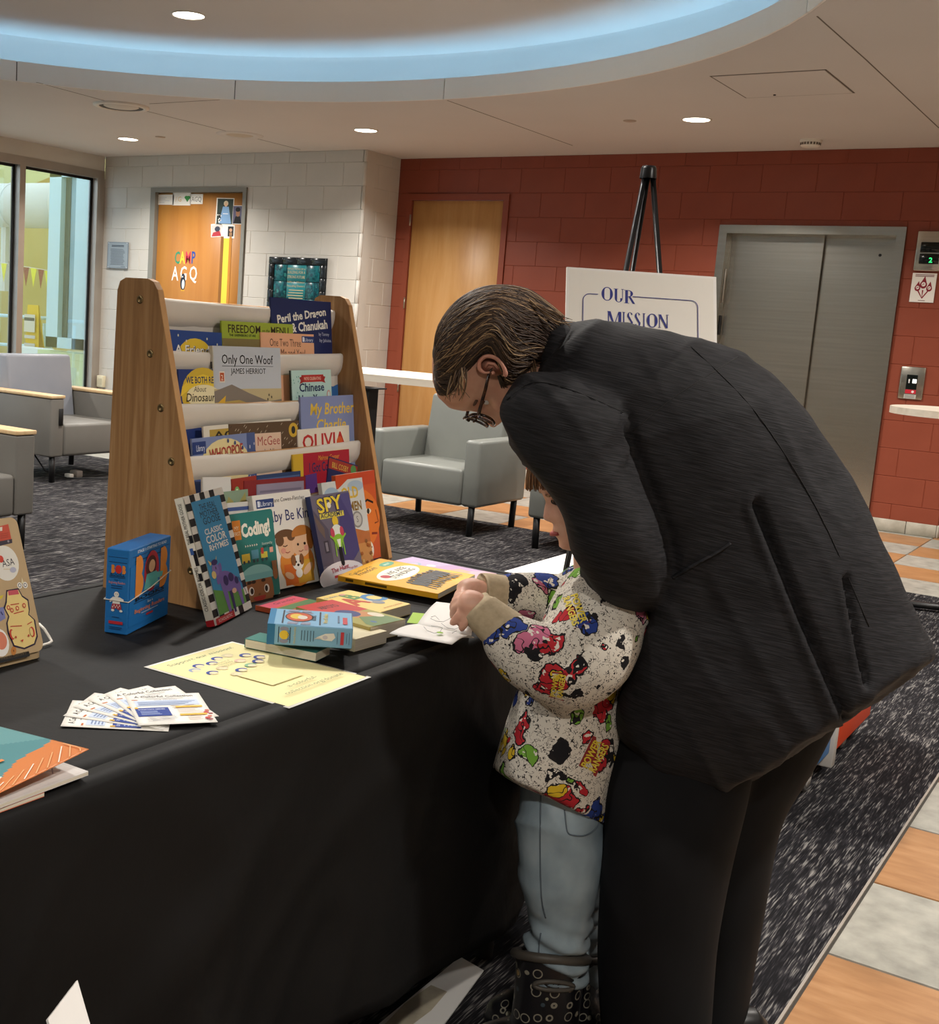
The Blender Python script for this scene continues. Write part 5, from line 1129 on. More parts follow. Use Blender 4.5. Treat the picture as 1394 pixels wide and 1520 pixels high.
def sideA(p):
    p.rect(.1,.90,.92,.905,'#11131c'); p.rect(.12,.84,.9,.846,'#11131c'); bob(p,.54,.765,.85,'#c8302f','#e08a3a'); p.rect(.15,.68,.85,.686,'#11131c'); p.text('BOOKS',.5,.69,.03,'#11131c',fit=.6); p.rect(.15,.665,.85,.67,'#11131c')
    p.text('Set 1',.5,.63,.025,'#17325a',fit=.25); p.text('Beginning Readers',.5,.595,.03,'#e08a70',fit=.72); p.rect(.25,.565,.75,.572,'#16305a'); p.rect(.25,.54,.72,.547,'#16305a')
    w_ = '#e9e6de'; p.ell(.5,.47,.11,.033,w_); p.ell(.46,.475,.012,.006,'#222'[0:4]+'222'); p.ell(.54,.475,.012,.006,'#222222'); p.poly([(.2,.40),(.35,.44),(.65,.44),(.82,.42),(.82,.40),(.66,.40),(.66,.34),(.34,.34),(.34,.39),(.22,.37)],w_); p.poly([(.33,.36),(.70,.36),(.74,.30),(.60,.29),(.5,.31),(.40,.29),(.28,.30)],'#a93a44'); p.ell(.36,.28,.07,.014,w_); p.ell(.72,.28,.07,.014,w_)
    for i in range(6): p.rect(.34+.06*i,.31+.02*(i%2),.37+.06*i,.33+.02*(i%2),w_)
    p.rect(.2,.12,.82,.155,'#c0303a'); p.rect(.34,.20,.66,.206,'#16305a'); p.rect(.22,.08,.8,.086,'#16305a'); p.rect(.22,.06,.74,.066,'#16305a')
ca, cb, cc = onz(155,939,TZ+.0006), onz(188,943.5,TZ+.0006), onz(249,912,TZ+.0006)
exA = (cc-cb).normalized(); topA = onp(191,817,cb,exA); MA = frame(cb, exA, V((0,0,1))); HA = .125
HA = max(.10,min(.2,(topA-cb).z)); 
carton('boxed_book_set','upright bright blue boxed set reading BOB BOOKS with an elastic band', MA, (cc-cb).length, HA, .042, '#1f6fb4', frontA, sideA, band=True)
def topB(p):   # the large face, seen on top
    p.rect(0,0,.075,1,'#2f7fae'); p.rect(.16,.08,.18,.92,'#2b2f3c'); p.rect(.60,.08,.62,.92,'#2b2f3c')
    g = '#8f93a8'
    for cx_ in (.26,.46): p.ell(cx_+.0,.82 if cx_ < .4 else .82,.07,.11,g,20,180,360); 
    p.ell(.36,.52,.17,.30,'#2f2a2c'); p.ell(.36,.52,.155,.27,'#c2552f'); p.ell(.33,.54,.08,.16,'#e0bf4a'); p.ell(.40,.5,.06,.12,'#d8d2c4')
    p.poly([(.22,.05),(.34,.05),(.36,.2),(.24,.2)],g); p.poly([(.38,.05),(.5,.05),(.5,.2),(.4,.2)],g); p.poly([(.22,.84),(.34,.84),(.36,.97),(.24,.97)],g); p.poly([(.38,.84),(.5,.84),(.5,.97),(.4,.97)],g)
    p.text('BOOKS',.56,.5,.07,'#2b2f3c',rot=90,bold=.02); p.text('Word Families',.70,.5,.075,'#d6bf58',rot=90,bold=.02); p.rect(.82,.28,.84,.72,'#5a6f88'); p.rect(.88,.2,.935,.62,'#c24046')
def frontB(p):
    p.rect(0,0,.09,1,'#2a6f9c'); p.rect(.13,.12,.14,.88,'#1c2733'); p.rect(.265,.12,.275,.88,'#1c2733')
    g = '#8f8fa3'; p.ell(.20,.50,.055,.22,'#e6c23c'); p.ell(.20,.80,.05,.10,g,16,0,180); p.rect(.15,.72,.25,.80,g); p.ell(.20,.2,.05,.10,g,16,180,360); p.rect(.15,.2,.25,.28,g)
    p.text('BOOKS',.262,.5,.10,'#1c2733',rot=90); p.text('Word Families',.335,.5,.11,'#d6c05c',rot=90,fit=.2)
    for i in range(5): p.rect(.40+.035*i,.25+.05*random.random(),.408+.035*i,.78,'#33475a')
    p.poly([(.58,.48),(.68,.68),(.78,.72),(.80,.52),(.76,.34),(.66,.36)],'#e6e2da'); p.poly([(.60,.50),(.55,.40),(.66,.42)],'#d0c8c0'); p.ell(.68,.5,.03,.1,'#c9c4cc'); p.rect(.86,.18,.90,.80,'#c03a42'); p.rect(.82,.2,.825,.8,'#33475a'); p.rect(.93,.25,.935,.75,'#33475a'); p.rect(.96,.2,.965,.8,'#33475a')
zt_ = TZ+.0285
f0, f1 = onz(398,964,TZ+.002), onz(523,971,TZ+.002); 
g0, g1 = onz(397,929,zt_+.028), onz(524,937,zt_+.028)
exB = (g1-g0).normalized(); bk = (onz(388,898,zt_+.028)-g0); eyB = V((0,0,1))
WB = (g1-g0).length
MBx = frame(g0-V((0,0,.030)), exB, V((0,0,1)))
t = carton('boxed_book_set','pale blue boxed set reading BOB BOOKS lying on a stack of books', MBx, WB, .034, .105, '#7fb0d0', frontB, None, top=topB, flap=False)
# ================================================================== papers
def sheet(label, M, W, H, draw, base='#efece4', name='flyer', cat='flyer', group=None, curl=None, th=.0003, n=10):
    t = thing(name, label, cat, M=M, group=group); b = MB()
    cz = curl or (lambda u,v: 0.0); g = n; vs = []
    for j in range(g+1):
        for i in range(g+1): vs.append((W*i/g,H*j/g,th+cz(i/g,j/g)))
    b.add(vs, [(j*(g+1)+i,j*(g+1)+i+1,(j+1)*(g+1)+i+1,(j+1)*(g+1)+i) for j in range(g) for i in range(g)], base, True); o = b.build('sheet', PRINTM, t)
    sd = o.modifiers.new('s','SOLIDIFY'); sd.thickness = .00018; sd.offset = -1
    if draw:
        pg = Page(th+.0002,.00005); pg.w, pg.h = W, H; draw(pg); pg.mb.v = [(x,y,z+cz(x/W,y/H)) for x,y,z in pg.mb.v]; pg.mb.build('print', PRINTM, t)
    return t
def dr(p):
    p.rect(.025,.02,.975,.98,'#e6dca4'); p.text('Support our mission!',.5,.90,.035,'#51705c',fit=.72)
    for x,y,c in ((.20,.76,'#8fa0bd'),(.30,.80,'#2f4590'),(.42,.78,'#2f4590'),(.54,.82,'#2f4590'),(.66,.82,'#cfc7a0'),(.24,.66,'#2f4590'),(.38,.68,'#cdbf9a'),(.62,.70,'#d8b7a2'),(.76,.75,'#2f4590'),(.80,.67,'#2f4590'),(.44,.58,'#2f4590'),(.34,.55,'#cfc79c'),(.58,.60,'#7fae8c'),(.70,.62,'#2f4590')):
        p.ell(x,y,.052,.034,c,16,-20,200); p.ell(x,y-.008,.034,.024,'#e3d3ae')
    p.text('Become a',.48,.745,.018,'#8a8a68',fit=.16); p.text('monthly',.48,.715,.018,'#8a8a68',fit=.16); p.text('supporter!',.48,.685,.018,'#8a8a68',fit=.18)
    p.rect(.30,.28,.66,.52,'#e2d8a0')
    for i in range(22): p.rect(.30+i*.0165,.28,.308+i*.0165,.2825,'#8d8d70'); p.rect(.30+i*.0165,.52,.308+i*.0165,.5225,'#8d8d70')
    p.text('a-colorful-',.5,.185,.034,'#6d7a58',fit=.34); p.text('collection.org/donate',.52,.115,.034,'#6d7a58',fit=.68)
M, W, H = rect_frame(4.914,5.193,-8.300,-8.084,TZ+.0008,.016)
sheet('pale yellow sheet reading Support our mission! lying flat', M, W, H, dr, '#efeee6', 'mission_sheet', 'paper')
def flyer(p):
    p.text('A Colorful Collection',.5,.885,.065,'#3c3a3c',fit=.78,bold=.01); p.rect(.25,.835,.75,.845,'#8b8b90'); p.rect(.06,.80,.14,.82,'#c06a3a'); p.rect(.08,.60,.92,.78,'#c9d6ea')
    p.text('OUR MISSION',.5,.775,.03,'#5d6a86',fit=.3)
    for i in range(4): p.rect(.12,.72-.033*i,.88-.05*i,.735-.033*i,'#7f90b4')
    p.rect(.05,.26,.48,.53,'#2a4391'); p.text('DONATIONS NEEDED',.26,.46,.035,'#dfe6f4',fit=.34)
    for i in range(4): p.rect(.10,.41-.035*i,.36-.05*random.random(),.423-.035*i,'#9fb2da')
    p.rect(.05,.50,.09,.55,'#e2b04a'); p.rect(.58,.50,.93,.55,'#e7b649'); p.rect(.58,.24,.93,.29,'#e7b649')
    for i in range(4): p.rect(.58,.45-.04*i,.90-.1*random.random(),.46-.04*i,'#b59a86'); p.rect(.66,.19-.035*i,.86-.05*random.random(),.2-.035*i,'#b59a86')
    for i in range(4): p.rect(.14,.18-.035*i,.48,.188-.035*i,'#a7a7ab')
    p.ell(.90,.12,.035,.03,'#b8403f'); p.ell(.94,.17,.03,.025,'#c46a52'); p.ell(.93,.07,.03,.02,'#8c2f38')
FW, FHh = .108, .140
fl = ['bottom flyer of the fan, lowest and pointing left','flyer second from the bottom of the fan','flyer in the lower middle of the fan','flyer in the upper middle of the fan','flyer just beneath the top one of the fan']
for k, lb in enumerate(fl):
    s_ = k/4.5; a = math.radians(219+(150-219)*s_); up = V((math.cos(a),math.sin(a),0)); ex = V((up.y,-up.x,0))
    pvk = onz(250+(212-250)*s_, 1086+(1077-1086)*s_, TZ+.0008+.0010*k)
    sheet(lb, frame(pvk, ex, up), FW, FHh, flyer, group='fan of flyers on the black cloth', curl=lambda u,v: .0015*v)
M, W, H = flat(((187.5,1034),(298,1027),(319.5,1074),(203,1075.5)), TZ+.0064)
sheet('topmost flyer of the fan, fully visible at its right', M, W, H, flyer, group='fan of flyers on the black cloth')
# magazines at the left edge
def dr(p):
    p.rect(0,0,1,1,'#4d8a8f'); p.poly([(0,0),(1,0),(1,.10),(.86,.30),(.6,.36),(.3,.26),(0,.3)],'#d9823f'); p.poly([(.45,.10),(.9,.02),(1,.06),(.9,.2)],'#e09a5c'); p.ell(.45,.62,.22,.16,'#5d5a52'); p.poly([(.3,.75),(.5,.85),(.6,.72)],'#dd7f3c')
    for i in range(5): p.line([(.05+.08*i,.0),(.22+.12*i,.22)],.012,'#efe6d8')
    for i in range(4): p.line([(.55+.06*i,.30),(.75+.06*i,.16)],.006,'#e8b27c')
    p.line([(.62,.55),(.84,.56)],.04,'#dd8a4c'); p.line([(.55,.44),(.78,.42)],.04,'#dd8a4c')
M, W, H = rect_frame(4.955,5.190,-8.985,-8.745,TZ+.0062,0)
book('thin orange paperback at the bottom of the pile by the left edge', M, W, H, .0055, '#c9603a', lambda p: p.rect(.02,.02,.98,.98,'#c9603a'), group='paperbacks piled at the left edge', hard=False)
M, W, H = rect_frame(4.96,5.192,-8.96,-8.680,TZ+.0118,.02)
t = book('white paperback with a curled teal and orange cover by the left edge', M, W, H, .0050, '#dcdad6', lambda p: (p.rect(.02,.02,.98,.98,'#e2e0dc'), p.text('X',.9,.1,.06,'#8e8c98')), group='paperbacks piled at the left edge', hard=False)
# the lifted cover, bending up from the spine
CW = W; g = 64; vs = []; 
def liftz(u, v): return .003+.024*u**1.4*(.35+.65*(1-v)) 
pg = Page(.0); pg.w, pg.h = W, H; dr(pg)
def grid_print(pg_, nsub=1): pass
b = MB()
for j in range(g+1):
    for i in range(g+1): vs.append((W*i/g,H*j/g,liftz(i/g,j/g)))
b.add(vs, [(j*(g+1)+i,j*(g+1)+i+1,(j+1)*(g+1)+i+1,(j+1)*(g+1)+i) for j in range(g) for i in range(g)], '#4d8a8f', True)
def lift_col(u, v):
    if v < .07+.36*max(0,u-.42)+.015*math.sin(u*18): return '#d07a3a'
    if ((v-.36)/.10)**2+((u-.52)/.16)**2 < 1: return '#5d5a52'
    return '#4a868c' if (u+v) < 1.3 else '#5f969a'
b.c = [lift_col((i+.5)/g,(j+.5)/g) for j in range(g) for i in range(g)]
lc = b.build('curled_cover', PRINT, t); sd = lc.modifiers.new('s','SOLIDIFY'); sd.thickness = .0004
pg = Page(.0006,.0001); pg.w, pg.h = W, H
for i in range(9):
    P0 = [(.48+.06*i+.02*k,.012+(.010+.002*i)*k) for k in range(7)]; pg.line([(min(.985,x),y) for x,y in P0], .005, '#e6ae78' if i % 3 else '#f0e4d2')
for x0,y0 in ((.62,.36),(.60,.27)): pg.line([(x0,y0),(x0+.07,y0+.01),(x0+.14,y0)],.022,'#e08a4c')
for i in range(4): pg.line([(.36+.04*i,.03),(.44+.06*i,.12)],.010,'#efe6d8')
pg.ell(.34,.78,.12,.07,'#dd7f3c')
pg.mb.v = [(x,y,z+liftz(max(0,min(1,x/W)),max(0,min(1,y/H)))) for x,y,z in pg.mb.v]; pg.mb.build('cover_print', PRINT, t)
# ================================================================== laptop seen from behind
LB = onz(66,966,TZ+.012); tl_ = math.radians(20); LX = LB.x
LW, LH = .305, .212
lap = thing('laptop','tan laptop covered in stickers at the left edge of the table','laptop',(LX,LB.y,TZ))
MT['tan_metal'] = mat('tan_aluminium',['#bda27a','#c6ac85'],.4,.15,vary=((2,2,2),2,.3,.7))
def rr(W,H,r):
    P = []
    for cx_,cy_,a0 in ((W-r,r,270),(W-r,H-r,0),(r,H-r,90),(r,r,180)):
        for k in range(7): a = math.radians(a0+15*k); P.append((cx_+r*math.cos(a),cy_+r*math.sin(a)))
    return P
MB().prism(rr(LH,LW,.012), .0012,.0125, lambda u,v,d:(-u-.004,-v,d)).build('base', MT['tan_metal'], lap)
MB().box(-LH+.01,-.03,-LW+.02,-.02,.0125,.0135).build('keyboard', MT['rubber'], lap)
lidM = frame((0,-LW,.0135), (0,1,0), (-math.sin(tl_),0,math.cos(tl_)))
lid = MB().prism(rr(LW,LH,.013), -.006,0, lambda u,v,d:(u,v,d)).build('lid', MT['tan_metal'], lap); lid.matrix_local = lidM
MB().box(.008,LW-.008,.012,LH-.008,-.0066,-.006).build('screen', MT['screen'], lid)
MB().box(.03,LW-.03,-.004,.004,-.008,.0).build('hinge', MT['rubber'], lid)
Mw = lap.matrix_world.copy(); Mw = Matrix.Translation((LX,LB.y,TZ)) @ lidM
lo_, ln_ = Mw.translation, Mw.to_3x3() @ V((0,0,1)); Mi = Mw.inverted()
def lp(px,py): q_ = Mi @ onp(px,py,lo_,ln_); return q_.x, q_.y
def sticker(name, draw, label):
    pg = Page(.0003,.00008); draw(pg); o = pg.mb.build('sticker', PRINT, lid); o['label'] = label
k_ = (lp(20,900)[0]-lp(10,900)[0])/10
def st(p):
    pts = [(9,876),(27,873),(33,884),(42,890),(44,905),(43,912),(52,920),(56,945),(52,957),(36,964),(20,960),(11,940),(9,925),(12,915),(5,902),(8,893)]
    P = [lp(*q_) for q_ in pts]; p.poly(P,'#2a1d35'); c = lp(30,920); P2 = [((x-c[0])*.90+c[0],(y-c[1])*.945+c[1]) for x,y in P]; p.poly(P2,'#e9cf86')
    a, c2 = lp(11,877), lp(27,882); p.poly([lp(11.5,877),lp(26,875),lp(28,882),lp(12.5,884)],'#c8555f')
    for (x,y),(x2,y2) in (((15,898),(28,896)),((20,911),(35,907)),((15,930),(32,929)),((40,927),(47,923))): p.line([lp(x,y),lp(x2,y2)],k_*1.2,'#b8402f')
    for cx_,cy_ in ((12,902),(17,906),(25,903),(35,899)): u,v = lp(cx_,cy_); p.ell(u,v,k_*2.6,k_*3,'#c4503f'); p.ell(u,v,k_*1.3,k_*1.6,'#e9cf86')
    for cx_ in (17,47): u,v = lp(cx_,942 if cx_ < 30 else 938); p.ell(u,v,k_*3.6,k_*6.5,'#c4402f'); p.ell(u+k_*(1.4 if cx_<30 else -1.4),v,k_*2.4,k_*5,'#e9cf86')
    for cx_,cy_ in ((22.5,946),(41.5,943.5)): u,v = lp(cx_,cy_); p.ell(u,v,k_*1.3,k_*1.5,'#b8402f')
    u,v = lp(32,951.5); p.poly([(u-k_*2,v+k_*1.4),(u+k_*2,v+k_*1.6),(u+k_*.2,v-k_*1.8)],'#c4402f')
sticker('s', st, 'smiling yellow bottle sticker with dark outline')
def st(p):
    u,v = lp(8,836); p.ell(u,v,k_*20,k_*22,'#e8e4da',30); p.text('ASA',lp(13,840)[0],lp(13,840)[1],k_*9,'#2a2a30',fit=k_*19,rot=3,bold=.0); u,v = lp(1,830); p.ell(u,v,k_*4,k_*4.5,'#cf4634'); u,v = lp(19,846); p.ell(u,v,k_*5,k_*3.5,'#b9b9cc')
    for i in range(5): p.ell(lp(6+2*i,846)[0],lp(6+2*i,845)[1],k_*.6,k_*.5,'#c9a53a')
sticker('s', st, 'round white sticker lettered ASA')
def st(p):
    p.poly([lp(-8,783),lp(12,778),lp(18,806),lp(-8,812)],'#c9503a'); p.poly([lp(-8,805),lp(17.5,800),lp(18,806),lp(-8,812)],'#3c3440'); p.poly([lp(-4,784),lp(3,782),lp(3,788),lp(-4,789)],'#e9e2d2'); u,v = lp(12,803.5); p.ell(u,v,k_*1.6,k_*1.6,'#8f8790')
    for i in range(3): p.line([lp(0,793+3*i),lp(12,791+3*i)],k_*.6,'#a93e2c')
sticker('s', st, 'red packet sticker')
def st(p):
    for cx_ in (29,37): u,v = lp(cx_,869 if cx_ < 32 else 868.5); p.ell(u,v,k_*3.8,k_*4,'#efece4'); p.ell(u,v,k_*2.4,k_*2.6,'#4a4a50'); p.ell(u,v,k_*1.5,k_*1.7,'#efece4')
    p.poly([lp(31,866),lp(35,866),lp(32,857)],'#e4d9b4')
sticker('s', st, 'tiny white scissors sticker')
def st(p): u,v = lp(0,954); p.ell(u,v,k_*13,k_*17,'#efece6'); u,v = lp(1,951); p.ell(u,v,k_*9,k_*11,'#dd8468')
sticker('s', st, 'round white and salmon sticker')
def st(p): p.poly([lp(-6,903),lp(5,901),lp(8,918),lp(-6,926)],'#7c80b4'); p.line([lp(1,908),lp(4,913)],k_*1.5,'#2f3468')
sticker('s', st, 'lavender sticker cut by the picture edge')
def st(p): u,v = lp(20,966); p.ell(u,v,k_*4,k_*5.5,'#c07c38',rot=-25); u,v = lp(20,966); p.ell(u,v,k_*1,k_*1.4,'#7d4a1c')
sticker('s', st, 'small brown bean sticker')
def st(p): p.poly([lp(-4,886),lp(5,883),lp(3,888),lp(-4,892)],'#d9c23a')
sticker('s', st, 'small yellow leaf sticker')
z_ = TZ+.006
cb_ = [onz(58,926,TZ+.03), onz(66,934,TZ+.025), onz(73,945,TZ+.012), onz(77,952,TZ+.006), onz(72,955,TZ+.005), onz(62,958,TZ+.005), onz(50,960,TZ+.005)]
tag(MB().tube(cb_,.0022,8).build('charging_cable', MT['white_plastic']), 'white charging cable curling beside the laptop', 'cable')
# ================================================================== papers on the floor
fp = thing('poster_sheet','white poster sheet on the carpet under the table edge','poster',(5.10,-7.67,.0))
def PZ(px,py,z=.004): v_ = onz(px,py,z); return v_
a,b_,c,d = PZ(683,1420),PZ(718,1440),PZ(652,1530),PZ(545,1534)
e_ = (d-a); vs = [a,b_,b_+(c-b_)*1.5,a+(d-a)*1.5]; O_ = V((5.10,-7.67,0))
MB().add([v_-O_ for v_ in vs]+[v_-O_-V((0,0,.003)) for v_ in vs],[(3,2,1,0),(4,5,6,7),(0,1,5,4),(1,2,6,5),(2,3,7,6),(3,0,4,7)]).build('board', MT['paper'], fp)
pts = [PZ(640,1462,.0045),PZ(664,1472,.0045),PZ(640,1500,.0045),PZ(600,1530,.0045),PZ(560,1532,.0045),PZ(600,1490,.0045)]
MB().add([v_-O_ for v_ in pts],[tuple(range(6))]).build('print', mat('tan_print',['#a99f8c','#c9bfa6'],.6,vary=((20,20,20),4,.3,.7)), fp)
sg = thing('floor_card','white card leaning against the black cloth at the bottom edge','card',M=frame(onx(76,1530,5.33)-V((0,0,.0)), onx(134,1520,5.33)-onx(76,1530,5.33), onx(127,1489,5.315)-onx(134,1520,5.33)))
cw = (onx(134,1520,5.33)-onx(76,1530,5.33)).length
MB().add([(0,-.33,0),(cw,-.33,0),(cw,.047,0),(0,.012,0),(0,-.33,-.003),(cw,-.33,-.003),(cw,.047,-.003),(0,.012,-.003)],[(0,1,2,3),(7,6,5,4),(0,4,5,1),(1,5,6,2),(2,6,7,3),(3,7,4,0)]).build('card', MT['paper'], sg)
# ================================================================== people
from mathutils.bvhtree import BVHTree
def crom(P, m):
    """Catmull-Rom through tuples, m steps a span"""
    out = []; n = len(P)
    for i in range(n-1):
        p0, p1, p2, p3 = P[max(i-1,0)], P[i], P[i+1], P[min(i+2,n-1)]
        for k in range(m):
            t = k/m; out.append(tuple(.5*((2*b)+(-a+c)*t+(2*a-5*b+4*c-d)*t*t+(-a+3*b-3*c+d)*t**3) for a,b,c,d in zip(p0,p1,p2,p3)))
    out.append(tuple(P[-1])); return out
def pix(p): d = p-CAM; z = d.dot(_f); return CX+F_PX*d.dot(_r)/z, CY-F_PX*d.dot(_u)/z
def loft(mb, K, n=28, m=5, pw=.9, cap=True):
    """K: (ax,ay,bx,by,h,th): the two outline points of a section at level distance h and its half depth th"""
    R = []
    for ax,ay,bx,by,h,th in crom(K, m):
        dx, dy = ax-bx, ay-by; dl_ = math.hypot(dx,dy) or 1; dx /= dl_; dy /= dl_; A2, B2 = [ax,ay], [bx,by]
        for it in range(4):        # the outline, not the middle plane, meets the two sighted points
            a, b_ = onh(*A2,h), onh(*B2,h); c = (a+b_)/2; u = (a-b_)/2; v = (c-CAM).normalized()*max(th,.002); ring = []
            for k in range(n):
                f = 2*math.pi*k/n; cs, sn = math.cos(f), math.sin(f)
                ring.append(c+u*(abs(cs)**pw*(1 if cs >= 0 else -1))+v*(abs(sn)**pw*(1 if sn >= 0 else -1)))
            pr = [(lambda q_: q_[0]*dx+q_[1]*dy)(pix(p)) for p in ring]; ea = (ax*dx+ay*dy)-max(pr); eb = (bx*dx+by*dy)-min(pr)
            if it < 3: A2 = [A2[0]+dx*ea, A2[1]+dy*ea]; B2 = [B2[0]+dx*eb, B2[1]+dy*eb]
        R.append(ring)
    # rounded ends
    if cap:
        for end in (0,-1):
            r = R[end]; c = sum(r, V())/n; nb = R[1 if end == 0 else -2]; c2 = sum(nb, V())/n; d = (c-c2); d = d.normalized()*min(.012, d.length) if d.length > 1e-6 else V()
            extra = [c+(p-c)*.72+d*.8 for p in r]; ex2 = [c+(p-c)*.25+d*1.1 for p in r]
            if end == 0: R = [ex2, extra]+R
            else: R = R+[extra, ex2]
    return mb.rings(R)
def limb(mb, K, n=16, m=5):
    """K: (px,py,h,r): a round limb"""
    C_ = crom([(*onh(x,y,h), r) for x,y,h,r in K], m); pts = [V(c[:3]) for c in C_]; rad = [c[3] for c in C_]
    d0 = (pts[0]-pts[1]).normalized(); d1 = (pts[-1]-pts[-2]).normalized()
    pts = [pts[0]+d0*rad[0]*.55, pts[0]+d0*rad[0]*.35]+pts+[pts[-1]+d1*rad[-1]*.35, pts[-1]+d1*rad[-1]*.55]; rad = [rad[0]*.35, rad[0]*.78]+rad+[rad[-1]*.78, rad[-1]*.35]
    return mb.tube(pts, rad, n)
def fuse(name, mb, voxel, m, parent, smooth=6, disp=None, factor=.5):
    """one continuous skin around overlapping volumes"""
    me = mb.mesh('tmp'); o = bpy.data.objects.new('tmp', me); COL.objects.link(o)
    rm = o.modifiers.new('r','REMESH'); rm.mode = 'VOXEL'; rm.voxel_size = voxel
    if smooth: s_ = o.modifiers.new('s','SMOOTH'); s_.iterations = smooth; s_.factor = factor
    dg = bpy.context.evaluated_depsgraph_get(); res = bpy.data.meshes.new_from_object(o.evaluated_get(dg)); bpy.data.objects.remove(o); bpy.data.meshes.remove(me)
    res.name = name
    if disp:
        res.calc_loop_triangles(); nv = [v.normal.copy() for v in res.vertices]
        for v, n_ in zip(res.vertices, nv): v.co = v.co + n_*disp(v.co, n_)
    for p in res.polygons: p.use_smooth = True
    res.update(); ob = link(name, res, m, parent); return ob
def surf(obs):
    vs, fs = [], []
    for ob in obs:
        o = len(vs); vs += [v.co for v in ob.data.vertices]; fs += [[o+i for i in p.vertices] for p in ob.data.polygons]
    return BVHTree.FromPolygons(vs, fs)
def stitched(name, bvh, pts, r, m, parent, lift=.0006, n=6, sub=6):
    """a seam lying on the cloth along sighted points"""
    Q = []
    for x, y in crom(pts, sub):
        d = ray(x,y).normalized(); hit, nor, i_, ds = bvh.ray_cast(CAM, d)
        if hit: Q.append(hit+nor*lift)
    if len(Q) > 2: MB().tube(Q, r, n).build(name, m, parent)
def scr(dx, dy): return (_r*dx-_u*dy).normalized()
# ---------------------------------------------------------------- heads
def head_mesh(mb, c, f, u, s, k=1.0, child=False, nose=1.0):
    F = [(-.115,.040),(-.108,.066),(-.095,.078),(-.08,.078),(-.065,.080),(-.05,.079),(-.03,.082),(-.012,.080),(.0,.077),(.014,.083),(.026,.090),(.05,.093),(.075,.084),(.095,.062),(.108,.036),(.115,.004)]
    B = [(-.115,.030),(-.095,.030),(-.07,.045),(-.04,.075),(0,.096),(.04,.103),(.07,.092),(.095,.064),(.108,.036),(.115,.004)]
    Wd = [(-.115,.020),(-.10,.038),(-.08,.050),(-.055,.059),(-.02,.068),(.02,.074),(.055,.075),(.08,.063),(.1,.040),(.108,.025),(.115,.003)]
    if child: Wd = [(a,b*1.04) for a,b in Wd]; F = [(a,b*(1.05 if a > .03 else .97)) for a,b in F]
    def ip(T, x):
        for i in range(len(T)-1):
            if T[i][0] <= x <= T[i+1][0]: t = (x-T[i][0])/(T[i+1][0]-T[i][0]); t = t*t*(3-2*t); return T[i][1]+(T[i+1][1]-T[i][1])*t
        return T[-1][1]
    R = []; n = 56
    for i in range(50):
        uu = -.1149+.2298*i/49; ff, bb, ww = ip(F,uu), ip(B,uu), ip(Wd,uu); ring = []
        for j in range(n):
            a = 2*math.pi*j/n; cs, sn = math.cos(a), math.sin(a); x = (ff if cs > 0 else bb)*cs; y = ww*(abs(sn)**.86)*(1 if sn >= 0 else -1)
            if cs > 0:
                if -.046 < uu < .022: 
                    pr = (.022-uu)/.052 if uu > -.030 else 1-((-.030-uu)/.016)**2
                    x += nose*.021*max(0,pr)**1.1*math.exp(-(y/(.0075+.006*max(0,-uu/.03)))**2)
                x += .0065*math.exp(-((uu+.060)/.0055)**2-(y/.019)**2)+.0060*math.exp(-((uu+.073)/.0055)**2-(y/.017)**2)-.003*math.exp(-((uu+.0665)/.0022)**2-(y/.02)**2)
                x += .006*math.exp(-((uu+.102)/.012)**2-(y/.02)**2)
                x -= .0085*math.exp(-((uu-.001)/.011)**2-((abs(y)-.031)/.013)**2)
                x += .0035*math.exp(-((uu+.028)/.018)**2-((abs(y)-.040)/.016)**2)
            ring.append(c+(f*x+u*uu+s*y)*k)
        R.append(ring)
    return mb.rings(R)
def ear_mesh(c, f, u, s, k):
    """c at the ear canal; a curled rim, a bowl and a lobe"""
    b = MB(); P = [(.006,.004),(.010,.014),(.006,.026),(-.006,.031),(-.018,.024),(-.022,.010),(-.019,-.006),(-.011,-.018),(-.002,-.026),(.004,-.026)]
    P = [(x*1.05,y*1.0) for x,y in P]; Q = crom([(*((f*x+u*y+s*(.010+.006*(-x/.02)))*k), r) for (x,y),r in zip(P,(.002,.003,.0042,.0045,.0045,.0042,.004,.004,.005,.004))],4)
    b.tube([V(q[:3])+c for q in Q],[q[3]*k for q in Q],8)
    b.tube([c+(f*x+u*y+s*z)*k for x,y,z in ((.0,.016,.006),(-.010,.014,.009),(-.012,.002,.009),(-.006,-.010,.007))],[.003*k,.0035*k,.0035*k,.003*k],8)
    # bowl
    R = []
    for rr_, zz in ((.024,.006),(.018,.0035),(.010,.001),(.002,.0)):
        R.append([c+(f*(-.007+rr_*.72*math.cos(t_))+u*(.002+rr_*1.05*math.sin(t_))+s*zz)*k for t_ in [2*math.pi*i/18 for i in range(18)]])
    b.rings(R); b.tube([c+(f*.004+u*-.002+s*.002)*k, c+(f*.006+u*-.004+s*.010)*k],[.005*k,.003*k],8); return b
def skin_mat(name, col, rough=.5): 
    return mat(name, [col[0],col[1]], rough, vary=((28,28,28),4,.35,.7), sss=.12, bump=((500,500,500),.08,.0006))
MT['skin_a'] = skin_mat('fair_skin', ('#c9927a','#d6a68c')); MT['skin_b'] = skin_mat('fair_child_skin', ('#dba58f','#e8bba4')); MT['lip'] = mat('lip','#b85a58',.4); MT['lash'] = mat('dark_lash','#2a1d18',.6)
MT['ear_in'] = mat('ear_skin',['#c68672','#d69c86'],.5,vary=((60,60,60),3,.3,.7),sss=.1)  # slightly redder skin tone over the whole ear
